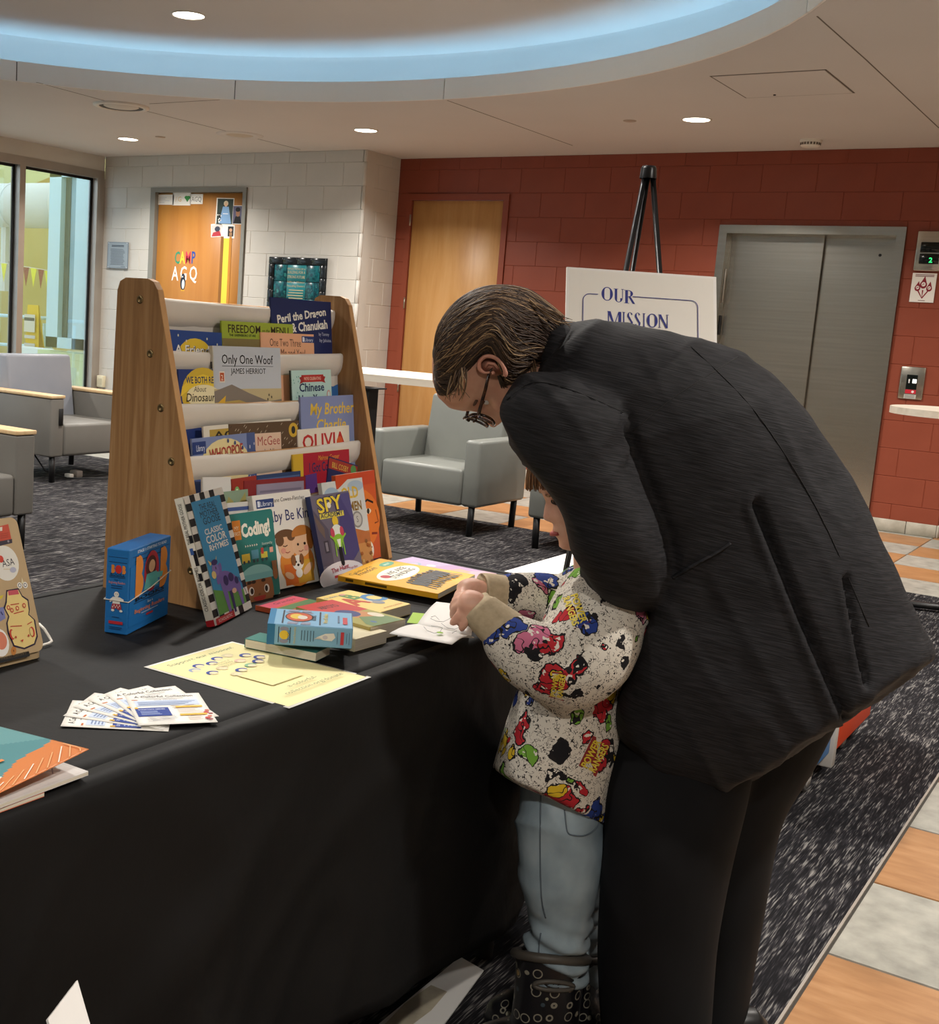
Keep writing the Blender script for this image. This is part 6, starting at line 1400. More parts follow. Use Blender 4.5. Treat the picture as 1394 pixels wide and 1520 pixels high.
# ================================================================== adult
ad = thing('person','adult in a black jacket and black trousers bending over the child','person',onh(1000,1600,2.08)*1.0)
ad.location = V((onh(1000,1500,2.06).x, onh(1000,1500,2.06).y, 0)); A0 = ad.location.copy()
def rel(o, base):
    """keep world coordinates under a parent standing at base"""
    o.location = -base; return o
class _P: pass
HA_ = 2.08
# --- body: head, neck, trunk and arms, one skin (mostly under the clothes)
fA, uA = scr(-.34,.94), None; sA = -FH; sA = (sA - fA*sA.dot(fA)).normalized(); uA = -(fA.cross(sA)); 
if uA.dot(scr(-1,-.3)) < 0: uA = -uA
kA = .93; cA = onh(735,548,2.05)
body = MB(); head_mesh(body, cA, fA, uA, sA, kA)
limb(body, [(745,525,2.06,.055),(790,535,2.07,.054),(850,560,2.08,.07)])
loft(body, [(870,520,835,630,2.08,.09),(980,550,920,730,2.08,.13),(1090,620,1010,860,2.08,.14),(1160,740,1040,960,2.08,.13),(1160,860,1020,1040,2.08,.13)], n=20, m=3)
limb(body, [(850,610,1.98,.05),(890,720,1.94,.048),(925,830,1.95,.042),(905,850,2.05,.036),(905,870,2.15,.03)], n=12, m=3)
limb(body, [(860,600,2.22,.05),(895,720,2.26,.045),(925,830,2.27,.040),(905,860,2.21,.03)], n=12, m=3)
for ex_ in (1000,1085): limb(body, [(ex_+30,1130,2.02 if ex_ < 1050 else 2.11,.05),(ex_-25,1300,2.0 if ex_ < 1050 else 2.12,.06),(ex_-30,1560,2.0 if ex_ < 1050 else 2.11,.045)], n=12, m=3)
# hands, hidden behind the child: palm and five fingers each
for hx, hy, hh, sg_ in ((905,878,2.165,1),(900,868,2.2,-1)):
    limb(body, [(hx,hy,hh,.026),(hx-8,hy+28,hh+.004,.030),(hx-12,hy+52,hh+.006,.028)], n=10, m=2)
    for q_, (dx_, L_) in enumerate(((-24,44),(-14,56),(-4,60),(6,54))): limb(body, [(hx-8+dx_*.8,hy+56,hh+.004,.009),(hx-8+dx_,hy+56+L_*.5,hh+.006,.008),(hx-8+dx_*1.1,hy+56+L_,hh+.012,.006)], n=8, m=2)
    limb(body, [(hx+8,hy+18,hh,.010),(hx+22,hy+38,hh-.002,.009),(hx+24,hy+58,hh,.007)], n=8, m=2)
ob = rel(fuse('body', body, .0042, MT['skin_a'], ad, smooth=3), A0)
er = ear_mesh(cA+(fA*.016+uA*.014+sA*.078)*kA, fA, uA, sA, kA*.86); rel(er.build('ear', MT['ear_in'], ad), A0)
ly = cA+(fA*.083+uA*-.0665)*kA
rel(MB().tube([ly-sA*.02*kA+fA*-.004, ly+fA*.0035, ly+sA*.02*kA+fA*-.004],[.003,.0048,.003],8).build('lips', MT['lip'], ad), A0)
for sd_ in (-1,1):
    e = cA+(fA*.0605+uA*.000+sA*.031*sd_)*kA
    rel(MB().lathe([(.0001,-.0085),(.0045,-.0072),(.0075,-.0042),(.0085,0),(.0075,.0042),(.0045,.0072),(.0001,.0085)],14,tuple(e)).build('eye', mat('eye_white','#d8d2cc',.2), ad), A0)
    rel(MB().tube([e+(fA*.010+uA*.004+sA*.012*t_)*kA+fA*(-.004*t_*t_) for t_ in (-1,-.5,0,.5,1)],.0014,6).build('eyelashes', MT['lash'], ad), A0)
    rel(MB().tube([e+(fA*.016+uA*.018+sA*.016*t_)*kA+fA*(-.006*t_*t_) for t_ in (-1,-.5,0,.5,1)],.0026,6).build('eyebrow', mat('brown_brow','#5a4030',.7), ad), A0)
# --- glasses (worn, a thing of their own)
gl = thing('eyeglasses','tortoiseshell eyeglasses worn by the bending adult','glasses',cA); MT['tort'] = mat('tortoiseshell',['#1a1210','#3a2418','#6a4526'],.2,vary=((120,120,120),3,.35,.75)); MT['lens'] = mat('spectacle_lens','#eef2ee',.0,trans=1,alpha=.18)
G = lambda f_,u_,s_: (fA*f_+uA*u_+sA*s_)*kA
for sd_ in (-1,1):
    ring = [G(.098-.006*abs(math.cos(t_))+(.0), -.004+.0225*math.sin(t_), sd_*(.034+.027*math.cos(t_))) for t_ in [2*math.pi*i/28 for i in range(29)]]
    rim = MB().tube(ring,.0024,8,cap=False).build('rim', MT['tort'], gl)
    MB().add([G(.095,-.004+.0215*math.sin(t_),sd_*(.034+.026*math.cos(t_))) for t_ in [2*math.pi*i/24 for i in range(24)]],[tuple(range(24))]).build('lens', MT['lens'], gl)
    MB().tube([G(.096,.006,sd_*.060),G(.093,.010,sd_*.074),G(.05,.014,sd_*.080),G(.02,.018,sd_*.082),G(.004,.012,sd_*.080)],[.0028,.0030,.0028,.0024,.002],8).build('temple', MT['tort'], gl)
MB().tube([G(.098,.002,-.008),G(.101,.004,0),G(.098,.002,.008)],.0022,8).build('bridge', MT['tort'], gl)
# --- hair
hk = [(643,522,644,566,2.05,.040),(650,486,652,586,2.05,.074),(674,452,672,590,2.05,.088),(708,431,694,566,2.05,.095),(745,425,722,542,2.05,.095),(782,432,742,598,2.055,.090),(810,449,772,590,2.06,.072),(838,471,790,575,2.06,.050)]
hair = MB(); loft(hair, hk, n=36, m=6, pw=1.0)
hm = bpy.data.materials.new('highlighted_brown_hair'); hm.use_nodes = True; nt = hm.node_tree; hb = nt.nodes['Principled BSDF']; at_ = nn(nt,'ShaderNodeAttribute'); at_.attribute_name = 'ink'; nt.links.new(at_.outputs['Color'], hb.inputs['Base Color']); hb.inputs['Roughness'].default_value = .55; hb.inputs['Specular IOR Level'].default_value = .45
def hairdisp(co, n_): return .003*mnoise.noise(co*38)
cap_ = rel(fuse('hair', hair, .005, mat('dark_brown_hair',['#2e2018','#3e2c20'],.55,vary=((60,60,60),3,.3,.7)), ad, smooth=4, disp=hairdisp), A0)
HS = crom(hk, 10); nS = len(HS); st_ = MB(); rnd = random.Random(4)
pal = ['#33241a','#3a2a1e','#443122','#4c3727','#3e2c20','#55402c','#6f553a','#8a6e4e','#a58762']
for q_ in range(1500):
    a0 = rnd.random()*2*math.pi; i0 = rnd.randint(0,int(nS*.45)); i1 = min(nS-1, i0+rnd.randint(int(nS*.3),int(nS*.75))); pts = []; lf = 1.008+rnd.random()*.03; dr_ = rnd.uniform(-.35,.35); a_ = a0
    for i in range(i0, i1+1, 3):
        ax,ay,bx,by,h_,th_ = HS[i]; a3, b3 = onh(ax,ay,h_), onh(bx,by,h_); c3 = (a3+b3)/2; t_ = (i-i0)/max(1,i1-i0); a_ = a0+dr_*t_+.10*math.sin(t_*5+q_)
        pts.append(c3+(a3-b3)/2*math.cos(a_)*lf+(c3-CAM).normalized()*th_*math.sin(a_)*lf)
    if len(pts) < 4: continue
    w0 = rnd.choice((.0006,.0008,.0010,.0013)); late = i0/nS; blond = rnd.random() < .16+.40*late
    st_.tube(pts,[w0*(.35+.65*math.sin(math.pi*min(1,.12+.88*(1-k/len(pts))))) for k in range(len(pts))],5,rnd.choice(pal[5:]) if blond else rnd.choice(pal[:5]),up=(.3,.2,.9))
for q_ in range(46):   # loose strands over the ear, the nape and the outline
    x0,y0,x1,y1,x2,y2 = rnd.choice([(690,548,686,570,690,588),(684,550,676,572,672,586),(675,560,670,580,664,590),(790,450,820,470,842,480),(770,480,790,540,786,590),(760,500,778,560,770,600)])
    j = lambda s_=7: rnd.uniform(-s_,s_); h_ = 1.968 if x0 < 720 else 2.0
    st_.tube([onh(x,y,hh) for x,y,hh in crom([(x0+j(),y0+j(),h_),(x1+j(),y1+j(),h_-.004),(x2+j(9),y2+j(9),h_)],5)],[.0013*(1-.07*k) for k in range(11)],5,rnd.choice(pal[3:]))
rel(st_.build('hair_strands', hm, ad), A0)['kind'] = 'stuff'
# --- jacket
def rib_mat(name, c0, c1):
    m = mat(name, c0, .72, spec=.25); nt = m.node_tree; b = bsdf(m); L = nt.links.new; tc = nn(nt,'ShaderNodeTexCoord')
    vr = nn(nt,'ShaderNodeVectorRotate', rotation_type='AXIS_ANGLE'); vr.inputs['Axis'].default_value = tuple(FH); vr.inputs['Angle'].default_value = math.radians(-10); L(tc.outputs['Object'], vr.inputs['Vector'])
    def N(sc, det):
        mp = nn(nt,'ShaderNodeMapping'); mp.inputs['Scale'].default_value = sc; L(vr.outputs[0], mp.inputs[0]); n = nn(nt,'ShaderNodeTexNoise'); n.inputs['Scale'].default_value = 1; n.inputs['Detail'].default_value = det; n.inputs['Distortion'].default_value = .25; L(mp.outputs[0], n.inputs[0]); return n.outputs[0]
    f1 = N((26,26,560),2); cr = nn(nt,'ShaderNodeValToRGB'); L(f1, cr.inputs[0]); e = cr.color_ramp.elements; e[0].position = .38; e[0].color = c4(c0); e[1].position = .68; e[1].color = c4(c1); L(cr.outputs[0], b.inputs['Base Color'])
    bp = nn(nt,'ShaderNodeBump'); bp.inputs['Strength'].default_value = .5; bp.inputs['Distance'].default_value = .0015; L(f1, bp.inputs['Height']); L(bp.outputs[0], b.inputs['Normal']); return m
MT['jacket'] = rib_mat('black_ribbed_wool','#161618','#2a292c')
MT['trouser'] = mat('black_trouser_cloth',['#0a0a0c','#111113'],.8,spec=.2,vary=((9,9,9),3,.3,.7))
jk = MB()
loft(jk, [(846,482,800,560,HA_,.07),(884,478,800,640,HA_,.165),(985,493,860,760,HA_,.205),(1092,522,960,890,HA_,.215),(1180,588,935,1005,HA_,.215),(1248,688,915,1078,HA_,.215),(1306,796,955,1142,HA_,.225),(1354,900,1000,1165,HA_,.232),(1386,972,1066,1184,HA_,.236)], n=48, m=6, pw=.74)
loft(jk, [(782,566,880,556,1.935,.035),(750,598,925,606,1.915,.078),(758,642,932,650,1.905,.086),(780,682,940,700,1.90,.088),(818,733,962,755,1.90,.088),(835,768,978,790,1.90,.087),(845,815,990,830,1.90,.084),(864,848,988,858,1.91,.078),(890,884,975,892,1.92,.060),(915,902,958,905,1.93,.03)], n=28, m=4)
limb(jk, [(925,835,1.94,.066),(912,850,2.03,.056),(905,862,2.12,.045)], n=14)
limb(jk, [(862,605,2.24,.085),(897,720,2.27,.075),(926,825,2.27,.062),(908,858,2.22,.045)], n=14)
def jdisp(co, n_):
    x, z = co.dot(RH), co.z; q_ = V((x,co.dot(FH),z))
    v = .004*mnoise.noise(q_*8)+.0018*mnoise.noise(q_*21)
    # long dragging folds: ridged noise stretched along the sleeve and the back
    e1 = V((.55,0,-.83)); e2 = V((.83,0,.55)); w1 = V((q_.dot(e1)*3.2, q_.y*5, q_.dot(e2)*13)); r1 = 1-abs(mnoise.noise(w1))*2.4
    w2 = V((q_.dot(e2)*3.0, q_.y*6, q_.dot(e1)*15+2)); r2 = 1-abs(mnoise.noise(w2))*2.6
    v += .0105*max(0,r1)**2*max(0,.3+mnoise.noise(q_*2.6+V((4,1,2))))+.0095*max(0,r2)**2*max(0,mnoise.noise(q_*3.0+V((9,5,2))))
    return v
jac = rel(fuse('jacket', jk, .0075, MT['jacket'], ad, smooth=4, disp=jdisp), A0); jac['label'] = 'black ribbed jacket'
cl = MB(); loft(cl, [(872,481,800,600,HA_,.115),(850,477,797,575,HA_,.095),(824,474,792,548,HA_,.078)], n=32, m=4, cap=True)
rel(fuse('collar', cl, .006, MT['jacket'], ad, smooth=3), A0)
def groove(ob, pts, depth, width, base, step=0.0):
    bv_ = surf([ob]); Q = []
    for x, y in crom(pts, 8):
        hit, nor, i_, ds = bv_.ray_cast(CAM, ray(x,y).normalized())
        if hit: Q.append(hit)
    if len(Q) < 3: return
    from mathutils.kdtree import KDTree
    kd = KDTree(len(Q)*6); n_ = 0
    QQ = [Q[i]+(Q[i+1]-Q[i])*k/6 for i in range(len(Q)-1) for k in range(6)]; kd = KDTree(len(QQ))
    for i, q_ in enumerate(QQ): kd.insert(q_, i)
    kd.balance(); nv = [v.normal.copy() for v in ob.data.vertices]
    for v, nn_ in zip(ob.data.vertices, nv):
        q_, i_, ds = kd.find(v.co)
        if ds < width*3: 
            side_ = (v.co-q_).dot(RH); v.co = v.co-nn_*(depth*math.exp(-(ds/width)**2))+nn_*(step*math.exp(-(ds/(width*2.2))**2) if side_ < 0 else 0)
    ob.data.update()
groove(jac, [(1122,750),(1150,820),(1195,930),(1256,1070)], .020, .007, A0, .008)
groove(jac, [(1255,860),(1270,940),(1286,1015)], .014, .007, A0, .006)
groove(jac, [(752,594),(790,568),(845,578),(925,612),(938,650),(930,690)], .005, .005, A0, .003)
groove(jac, [(930,640),(962,720),(990,790),(1000,850)], .012, .009, A0, .004)
bj = surf([jac]); MT['seam'] = mat('jacket_seam','#1b1a1a',.7)
def sj(pts, r=.0007, m='seam'): 
    for o in [stitched('seam', bj, pts, r, MT[m], ad)]: pass
for pts in ([(752,594),(790,568),(845,578),(925,612)],[(1095,530),(1000,590),(940,640)],[(1015,505),(1120,610),(1215,760),(1290,930)]): sj(pts)
for o in list(ad.children):
    if o.name.startswith('seam'): o.location = -A0
pk = MB(); Q = []
for x, y in crom([(998,858),(1030,838),(1060,822),(1084,806)],5):
    hit, nor, i_, ds = bj.ray_cast(CAM, ray(x,y).normalized()); 
    if hit: Q.append(hit+nor*.0012)
if len(Q) > 3: rel(MB().tube(Q,.0042,6,flat=.5).build('pocket_welt', MT['jacket'], ad), A0)
# --- trousers and shoes
tr = MB()
loft(tr, [(980,1010,1230,960,2.08,.14),(945,1080,1245,1040,2.08,.15)], n=28, m=3)
loft(tr, [(930,1060,1130,1090,2.05,.075),(908,1120,1120,1135,2.03,.09),(899,1180,1110,1190,2.01,.10),(894,1270,1088,1280,1.985,.105),(886,1400,1066,1400,1.98,.098),(892,1520,1056,1525,1.98,.092),(905,1600,1045,1602,1.98,.085)], n=26, m=5)
loft(tr, [(1000,1060,1262,1040,2.14,.12),(1010,1130,1205,1150,2.14,.115),(1020,1220,1160,1230,2.135,.105),(1030,1350,1136,1350,2.13,.095),(1030,1450,1118,1452,2.125,.09),(1020,1540,1104,1542,2.12,.085)], n=26, m=5)
def tdisp(co, n_): return .004*mnoise.noise(V((co.x*7,co.y*7,co.z*3)))+.0025*math.sin(co.z*26+3*mnoise.noise(co*4))*max(0,mnoise.noise(co*2.3))
rel(fuse('trousers', tr, .008, MT['trouser'], ad, smooth=6, disp=tdisp), A0)['label'] = 'black trousers'
MT['shoe'] = mat('black_shoe_leather','#111111',.35)
for bx, hh in ((975,1.98),(1065,2.12)):
    b0 = onh(bx,1560,hh); b0.z = 0; fw = -RH; sv = FH; R = []
    for a_, w_, z1 in ((-.085,.030,.05),(-.06,.037,.075),(0,.036,.07),(.07,.043,.055),(.13,.045,.04),(.175,.032,.028),(.19,.012,.018)):
        R.append([b0+fw*a_+sv*(w_*math.cos(t_))+V((0,0,max(.001,(z1/2)+(z1/2)*math.sin(t_)))) for t_ in [2*math.pi*i/16 for i in range(16)]])
    rel(MB().rings(R).build('shoe', MT['shoe'], ad), A0)
# ================================================================== child
HC = 2.08
ch = thing('person','small child in a patterned sweatshirt and jeans leaning on the table','person',(0,0,0)); B0 = onh(835,1500,2.06); B0.z = 0; ch.location = B0
fC = scr(-.95,.30); sC = -FH; sC = (sC-fC*sC.dot(fC)).normalized(); uC = -(fC.cross(sC))
if uC.dot(scr(-.5,-.8)) < 0: uC = -uC
kC = .83; cC = onh(867,727,2.02)
cb = MB(); head_mesh(cb, cC, fC, uC, sC, kC, True, .8)
limb(cb, [(880,760,2.04,.036),(888,840,2.06,.042)])
loft(cb, [(850,850,910,850,HC,.08),(810,950,920,960,HC,.10),(780,1080,920,1100,HC,.11)], n=18, m=3)
limb(cb, [(890,900,1.99,.035),(855,985,1.955,.030),(780,955,1.96,.026),(735,920,1.98,.022),(716,905,1.985,.021)], n=12, m=3)
limb(cb, [(880,890,2.16,.035),(830,920,2.18,.030),(775,895,2.17,.026),(735,880,2.15,.021),(712,878,2.14,.020)], n=12, m=3)
for hx_, hh in ((835,2.02),(862,2.13)): limb(cb, [(hx_,1150,hh,.05),(hx_-5,1300,hh,.042),(hx_-10,1450,hh,.035),(hx_-12,1540,hh,.028)], n=12, m=3)
# near hand: palm, pointing finger, curled fingers, thumb
limb(cb, [(716,905,1.985,.020),(704,898,1.985,.024),(692,896,1.987,.024)], n=12, m=3)
for K in ([(690,905,1.978,.0085),(680,915,1.978,.0078),(671,926,1.980,.0060)],[(697,912,1.972,.0085),(691,923,1.974,.0078),(685,934,1.978,.0060)],
          [(685,897,1.99,.0082),(675,905,2.000,.0075),(672,915,2.010,.0062)],[(683,890,2.0,.0080),(674,897,2.012,.0075),(672,906,2.022,.0060)],[(686,884,2.006,.0075),(677,889,2.020,.0068),(674,897,2.030,.0055)]): limb(cb, K, n=10, m=3)
# far hand holding the page
limb(cb, [(712,878,2.14,.020),(700,876,2.135,.023),(690,879,2.13,.022)], n=12, m=3)
for i in range(4): limb(cb, [(689,873+4*i,2.125-.010*i,.0078),(680,882+4*i,2.120-.010*i,.0072),(676,893+3*i,2.116-.010*i,.0058)], n=10, m=3)
limb(cb, [(700,884,2.11,.009),(690,893,2.095,.008),(682,899,2.09,.0065)], n=10, m=3)
rel(fuse('body', cb, .0034, MT['skin_b'], ch, smooth=2), B0)
er = ear_mesh(cC+(fC*-.006+uC*-.004+sC*.075)*kC, fC, uC, sC, kC*1.05); rel(er.build('ear', MT['ear_in'], ch), B0)
ly = cC+(fC*.0825+uC*-.0665)*kC
rel(MB().tube([ly-sC*.018*kC+fC*-.004, ly+fC*.0030, ly+sC*.018*kC+fC*-.004],[.0028,.0044,.0028],8).build('lips', MT['lip'], ch), B0)
for sd_ in (-1,1):
    e = cC+(fC*.0635+uC*.000+sC*.030*sd_)*kC
    rel(MB().lathe([(.0001,-.0070),(.0036,-.0060),(.0061,-.0035),(.0070,0),(.0061,.0035),(.0036,.0060),(.0001,.0070)],14,tuple(e)).build('eye', mat('child_eye','#4a3a34',.2), ch), B0)
    rel(MB().tube([e+(fC*(.0105-.003*t_*t_)+uC*(.0005-.002*t_)+sC*.012*t_*sd_)*kC for t_ in (-1,-.5,0,.5,1)],.0015,6).build('eyelashes', MT['lash'], ch), B0)
    rel(MB().tube([e+(fC*(.0175-.004*t_*t_)+uC*.017+sC*.014*t_)*kC for t_ in (-1,-.5,0,.5,1)],.0018,6).build('eyebrow', mat('light_brow','#b08a68',.7), ch), B0)
# hair: cap over the skull and a fringe
hc = MB(); R = []
def cap_pt(th, ph, k=1.0):
    x = (.110 if math.cos(ph) > 0 else .114)*math.cos(ph)*math.sin(th); y = .084*math.sin(ph)*math.sin(th); z = .126*math.cos(th)
    return cC+(fC*x+sC*y+uC*z)*kC*k
for i in range(14):
    R.append([cap_pt(max(.02,(i/13)*(1.12 if math.cos(ph) > .35 else 1.12+.75*min(1,(.35-math.cos(ph))/.9))), ph) for ph in [2*math.pi*j/40 for j in range(40)]])
hc.rings(R, cap=True)
chm = mat('light_brown_child_hair',['#7a5232','#9a6b42'],.45,vary=((90,90,30),3,.3,.7))
rel(hc.build('hair', chm, ch), B0)
st2 = MB(); pal2 = ['#6b4529','#7d5534','#8f6440','#a57a50','#5d3c24']
for q_ in range(420):
    ph = rnd.random()*2*math.pi; lim = 1.30 if math.cos(ph) > .35 else 1.2+.75*min(1,(.35-math.cos(ph))/.9); t0 = rnd.random()*.6; pts = []; wv = rnd.uniform(-.12,.12); lf = 1.01+.04*rnd.random()
    for i in range(9): th_ = t0+(lim+rnd.uniform(-.02,.02)-t0)*i/8; pts.append(cap_pt(th_, ph+wv*i/8, lf))
    st2.tube(pts,[.0022*(1-.7*(i/8)**2) for i in range(9)],5,rnd.choice(pal2),up=(.3,.2,.9))
rel(st2.build('hair_strands', hm, ch), B0)['kind'] = 'stuff'
# sweatshirt
def shirt_mat():
    m = bpy.data.materials.new('patterned_sweatshirt'); m.use_nodes = True; nt = m.node_tree; b = nt.nodes['Principled BSDF']; L = nt.links.new
    b.inputs['Roughness'].default_value = .85; b.inputs['Specular IOR Level'].default_value = .2
    tc = nn(nt,'ShaderNodeTexCoord')
    def vor(scale, feature='F1', warp=0):
        v = nn(nt,'ShaderNodeTexVoronoi', feature=feature); v.inputs['Scale'].default_value = scale; L(warp or tc.outputs['Object'], v.inputs['Vector']); return v
    def noi(scale, det=2, dist=0):
        n = nn(nt,'ShaderNodeTexNoise'); n.inputs['Scale'].default_value = scale; n.inputs['Detail'].default_value = det; n.inputs['Distortion'].default_value = dist; L(tc.outputs['Object'], n.inputs['Vector']); return n
    def mth(op, a, b_=0, c=None):
        n = nn(nt,'ShaderNodeMath', operation=op)
        for i, x in enumerate((a,b_)+((c,) if c is not None else ())):
            if isinstance(x,(int,float)): n.inputs[i].default_value = x
            else: L(x, n.inputs[i])
        return n.outputs[0]
    def mix(f, a, c):
        n = nn(nt,'ShaderNodeMix', data_type='RGBA')
        L(f, n.inputs[0])
        for x, i in ((a,6),(c,7)):
            if isinstance(x,str): n.inputs[i].default_value = c4(x)
            else: L(x, n.inputs[i])
        return n.outputs[2]
    # short black squiggles
    n1 = noi(190,1).outputs[0]; n2 = noi(120,1).outputs[0]
    sq = mth('MULTIPLY', mth('LESS_THAN', mth('ABSOLUTE', mth('SUBTRACT', n1, .5)), .030), mth('GREATER_THAN', n2, .47))
    base = mix(sq, '#d3ccbf', '#2a2726')
    # scattered coloured patches with ragged outlines
    nw = noi(26,3); wv = nn(nt,'ShaderNodeVectorMath', operation='MULTIPLY_ADD'); L(nw.outputs['Color'], wv.inputs[0]); wv.inputs[1].default_value = (.055,)*3; L(tc.outputs['Object'], wv.inputs[2])
    col = base
    for sc, lim, pal_, key in ((17.0,.42,['#b02830','#2a3f86','#d4b22c','#1a191c','#b02830','#6fa03a','#c06a86','#2a3f86'],0),(24.0,.30,['#6fa03a','#1a191c','#d4b22c','#b02830'],1),(20.5,.34,['#2a3f86','#b02830','#6fa03a','#d4b22c','#1a191c'],2)):
        v = vor(sc, 'F1', wv.outputs[0]); sep = nn(nt,'ShaderNodeSeparateColor'); L(v.outputs['Color'], sep.inputs[0])
        cr = nn(nt,'ShaderNodeValToRGB'); cr.color_ramp.interpolation = 'CONSTANT'; L(sep.outputs[0], cr.inputs[0]); e = cr.color_ramp.elements
        for i, c in enumerate(pal_):
            el_ = e[0] if i == 0 else (e[1] if i == 1 else e.new(i/len(pal_))); el_.position = i/len(pal_); el_.color = c4(c)
        d_ = v.outputs['Distance']; on = mth('MULTIPLY', mth('LESS_THAN', d_, lim), mth('GREATER_THAN', sep.outputs[1], .22 if key == 0 else .45))
        edge = mth('MULTIPLY', on, mth('GREATER_THAN', d_, lim-.045)); n3 = noi(70,2).outputs[0]; wh = mth('MULTIPLY', on, mth('GREATER_THAN', n3, .62)); ln = mth('MULTIPLY', on, mth('LESS_THAN', mth('ABSOLUTE', mth('SUBTRACT', noi(45,1).outputs[0], .5)), .018))
        col = mix(on, col, cr.outputs[0]); col = mix(wh, col, '#ddd6ca'); col = mix(ln, col, '#201d1e'); col = mix(edge, col, '#201d1e')
    L(col, b.inputs['Base Color']); return m
MT['shirt'] = shirt_mat(); MT['cuff'] = mat('tan_rib_knit',['#b3a184','#c4b294'],.9,vary=((90,90,90),2,.3,.7),bump=((300,300,300),.3,.001))
sh_ = MB()
loft(sh_, [(858,838,905,830,HC,.05),(828,872,935,868,HC,.105),(792,950,940,950,HC,.125),(765,1030,930,1040,HC,.135),(748,1088,925,1120,HC,.152),(735,1122,915,1180,HC,.166),(728,1140,905,1230,HC,.172)], n=34, m=6)
limb(sh_, [(900,905,1.985,.078),(880,950,1.955,.078),(850,988,1.945,.074),(800,978,1.945,.062),(765,955,1.96,.050),(745,937,1.97,.040)], n=20)
limb(sh_, [(875,890,2.17,.072),(840,900,2.185,.062),(800,890,2.175,.050),(765,884,2.16,.042),(748,880,2.155,.036)], n=18)
def sdisp(co, n_): return .0045*mnoise.noise(co*11)+.003*math.sin(co.z*46+co.dot(RH)*30+3*mnoise.noise(co*7))*max(0,mnoise.noise(co*4.2+V((1,3,2))))
shirt = rel(fuse('sweatshirt', sh_, .0062, MT['shirt'], ch, smooth=6, disp=sdisp), B0); shirt['label'] = 'cream sweatshirt with squiggles and coloured patches'
def cuff(K, n=20): 
    b = MB(); C_ = crom([(*onh(x,y,h), r) for x,y,h,r in K],4); b.tube([V(c[:3]) for c in C_],[c[3] for c in C_],n); return b
rel(cuff([(752,940,1.967,.040),(738,928,1.972,.037),(722,914,1.978,.034),(712,904,1.983,.031),(715,906,1.983,.024)]).build('cuff', MT['cuff'], ch), B0)
rel(cuff([(760,884,2.158,.036),(742,880,2.153,.033),(724,876,2.147,.031),(716,875,2.144,.029),(719,876,2.145,.022)]).build('cuff', MT['cuff'], ch), B0)
bs_ = surf([shirt])
def logo(lines, px, py, sx, rot):
    """lettering lying on the cloth"""
    pg = Page(0,.0); pg.w = pg.h = 1; 
    pg.poly([(-sx*.55,-sx*.30),(sx*.55,-sx*.22),(sx*.5,sx*.34),(-sx*.5,sx*.30)],'#8c2b2a'); o1 = len(pg.mb.v)
    for i,(t_,c_) in enumerate(lines): pg.text(t_,0,(.04-.26*i)*sx,.22*sx,c_,fit=sx*.92,bold=.03)
    hit, nor, i_, ds = bs_.ray_cast(CAM, ray(px,py).normalized())
    if not hit: return
    ez = (CAM-hit).normalized(); ex = (_r*math.cos(math.radians(rot))+_u*math.sin(math.radians(rot))); ex = (ex-ez*ex.dot(ez)).normalized(); ey = ez.cross(ex); nv = []
    for k,(x,y,z) in enumerate(pg.mb.v):
        p = hit+ex*x+ey*y; d = (p-CAM).normalized(); h2, n2, i2, d2 = bs_.ray_cast(CAM, d); nv.append(tuple((h2 or p)-d*(.0012 if k < o1 else .0022)))
    pg.mb.v = nv; rel(pg.mb.build('shirt_print', PRINTM, ch), B0)
logo((('POWER','#d8bf3a'),('RANGERS','#e0c94c')), 853,905,.052,-70); logo((('POWER','#d8bf3a'),('RANGERS','#e0c94c')), 884,1122,.055,62); logo((('POWER','#d8bf3a'),('RANGERS','#e0c94c')), 829,1018,.040,80)
# jeans
MT['denim'] = mat('faded_light_denim',['#74848e','#93a3ab','#b4c0c5'],.85,spec=.2,vary=((7,7,5),4,.3,.72),bump=((700,700,700),.25,.0008))
jn = MB()
loft(jn, [(780,1120,905,1150,2.08,.105),(772,1165,898,1190,2.08,.108)], n=26, m=3)
loft(jn, [(772,1150,900,1175,2.04,.070),(769,1220,896,1225,2.025,.078),(772,1290,892,1295,2.015,.075),(781,1345,882,1350,2.01,.068),(792,1372,876,1374,2.01,.060),(786,1395,873,1398,2.01,.058),(783,1460,868,1460,2.01,.052)], n=24, m=5)
loft(jn, [(800,1150,905,1180,2.135,.080),(812,1280,899,1285,2.13,.070),(822,1350,896,1355,2.13,.060),(828,1460,890,1460,2.13,.050)], n=22, m=5)
def ddisp(co, n_):
    zz = co.z; f_ = math.exp(-((zz-.215)/.055)**2); return .0035*mnoise.noise(co*12)+f_*.009*math.sin(zz*170+co.dot(RH)*35+4*mnoise.noise(co*6))+.007*max(0,1-abs(mnoise.noise(V((co.dot(RH)*6+zz*5,co.dot(FH)*5,zz*11))))*2.8)**2
jeans = rel(fuse('jeans', jn, .0058, MT['denim'], ch, smooth=5, disp=ddisp), B0); jeans['label'] = 'faded light blue jeans'
bd_ = surf([jeans]); MT['dstitch'] = mat('denim_seam','#56626b',.8)
stitched('seam', bd_, [(803,1180),(802,1260),(804,1330),(810,1362)], .0014, MT['dstitch'], ch); stitched('seam', bd_, [(803,1385),(800,1410),(799,1432)], .0014, MT['dstitch'], ch)
stitched('pocket_seam', bd_, [(838,1202),(840,1222),(843,1236),(852,1240),(868,1240),(882,1232),(890,1220)], .0013, MT['dstitch'], ch)
for o in ch.children:
    if o.name.startswith(('seam','pocket_seam')): o.location = -B0
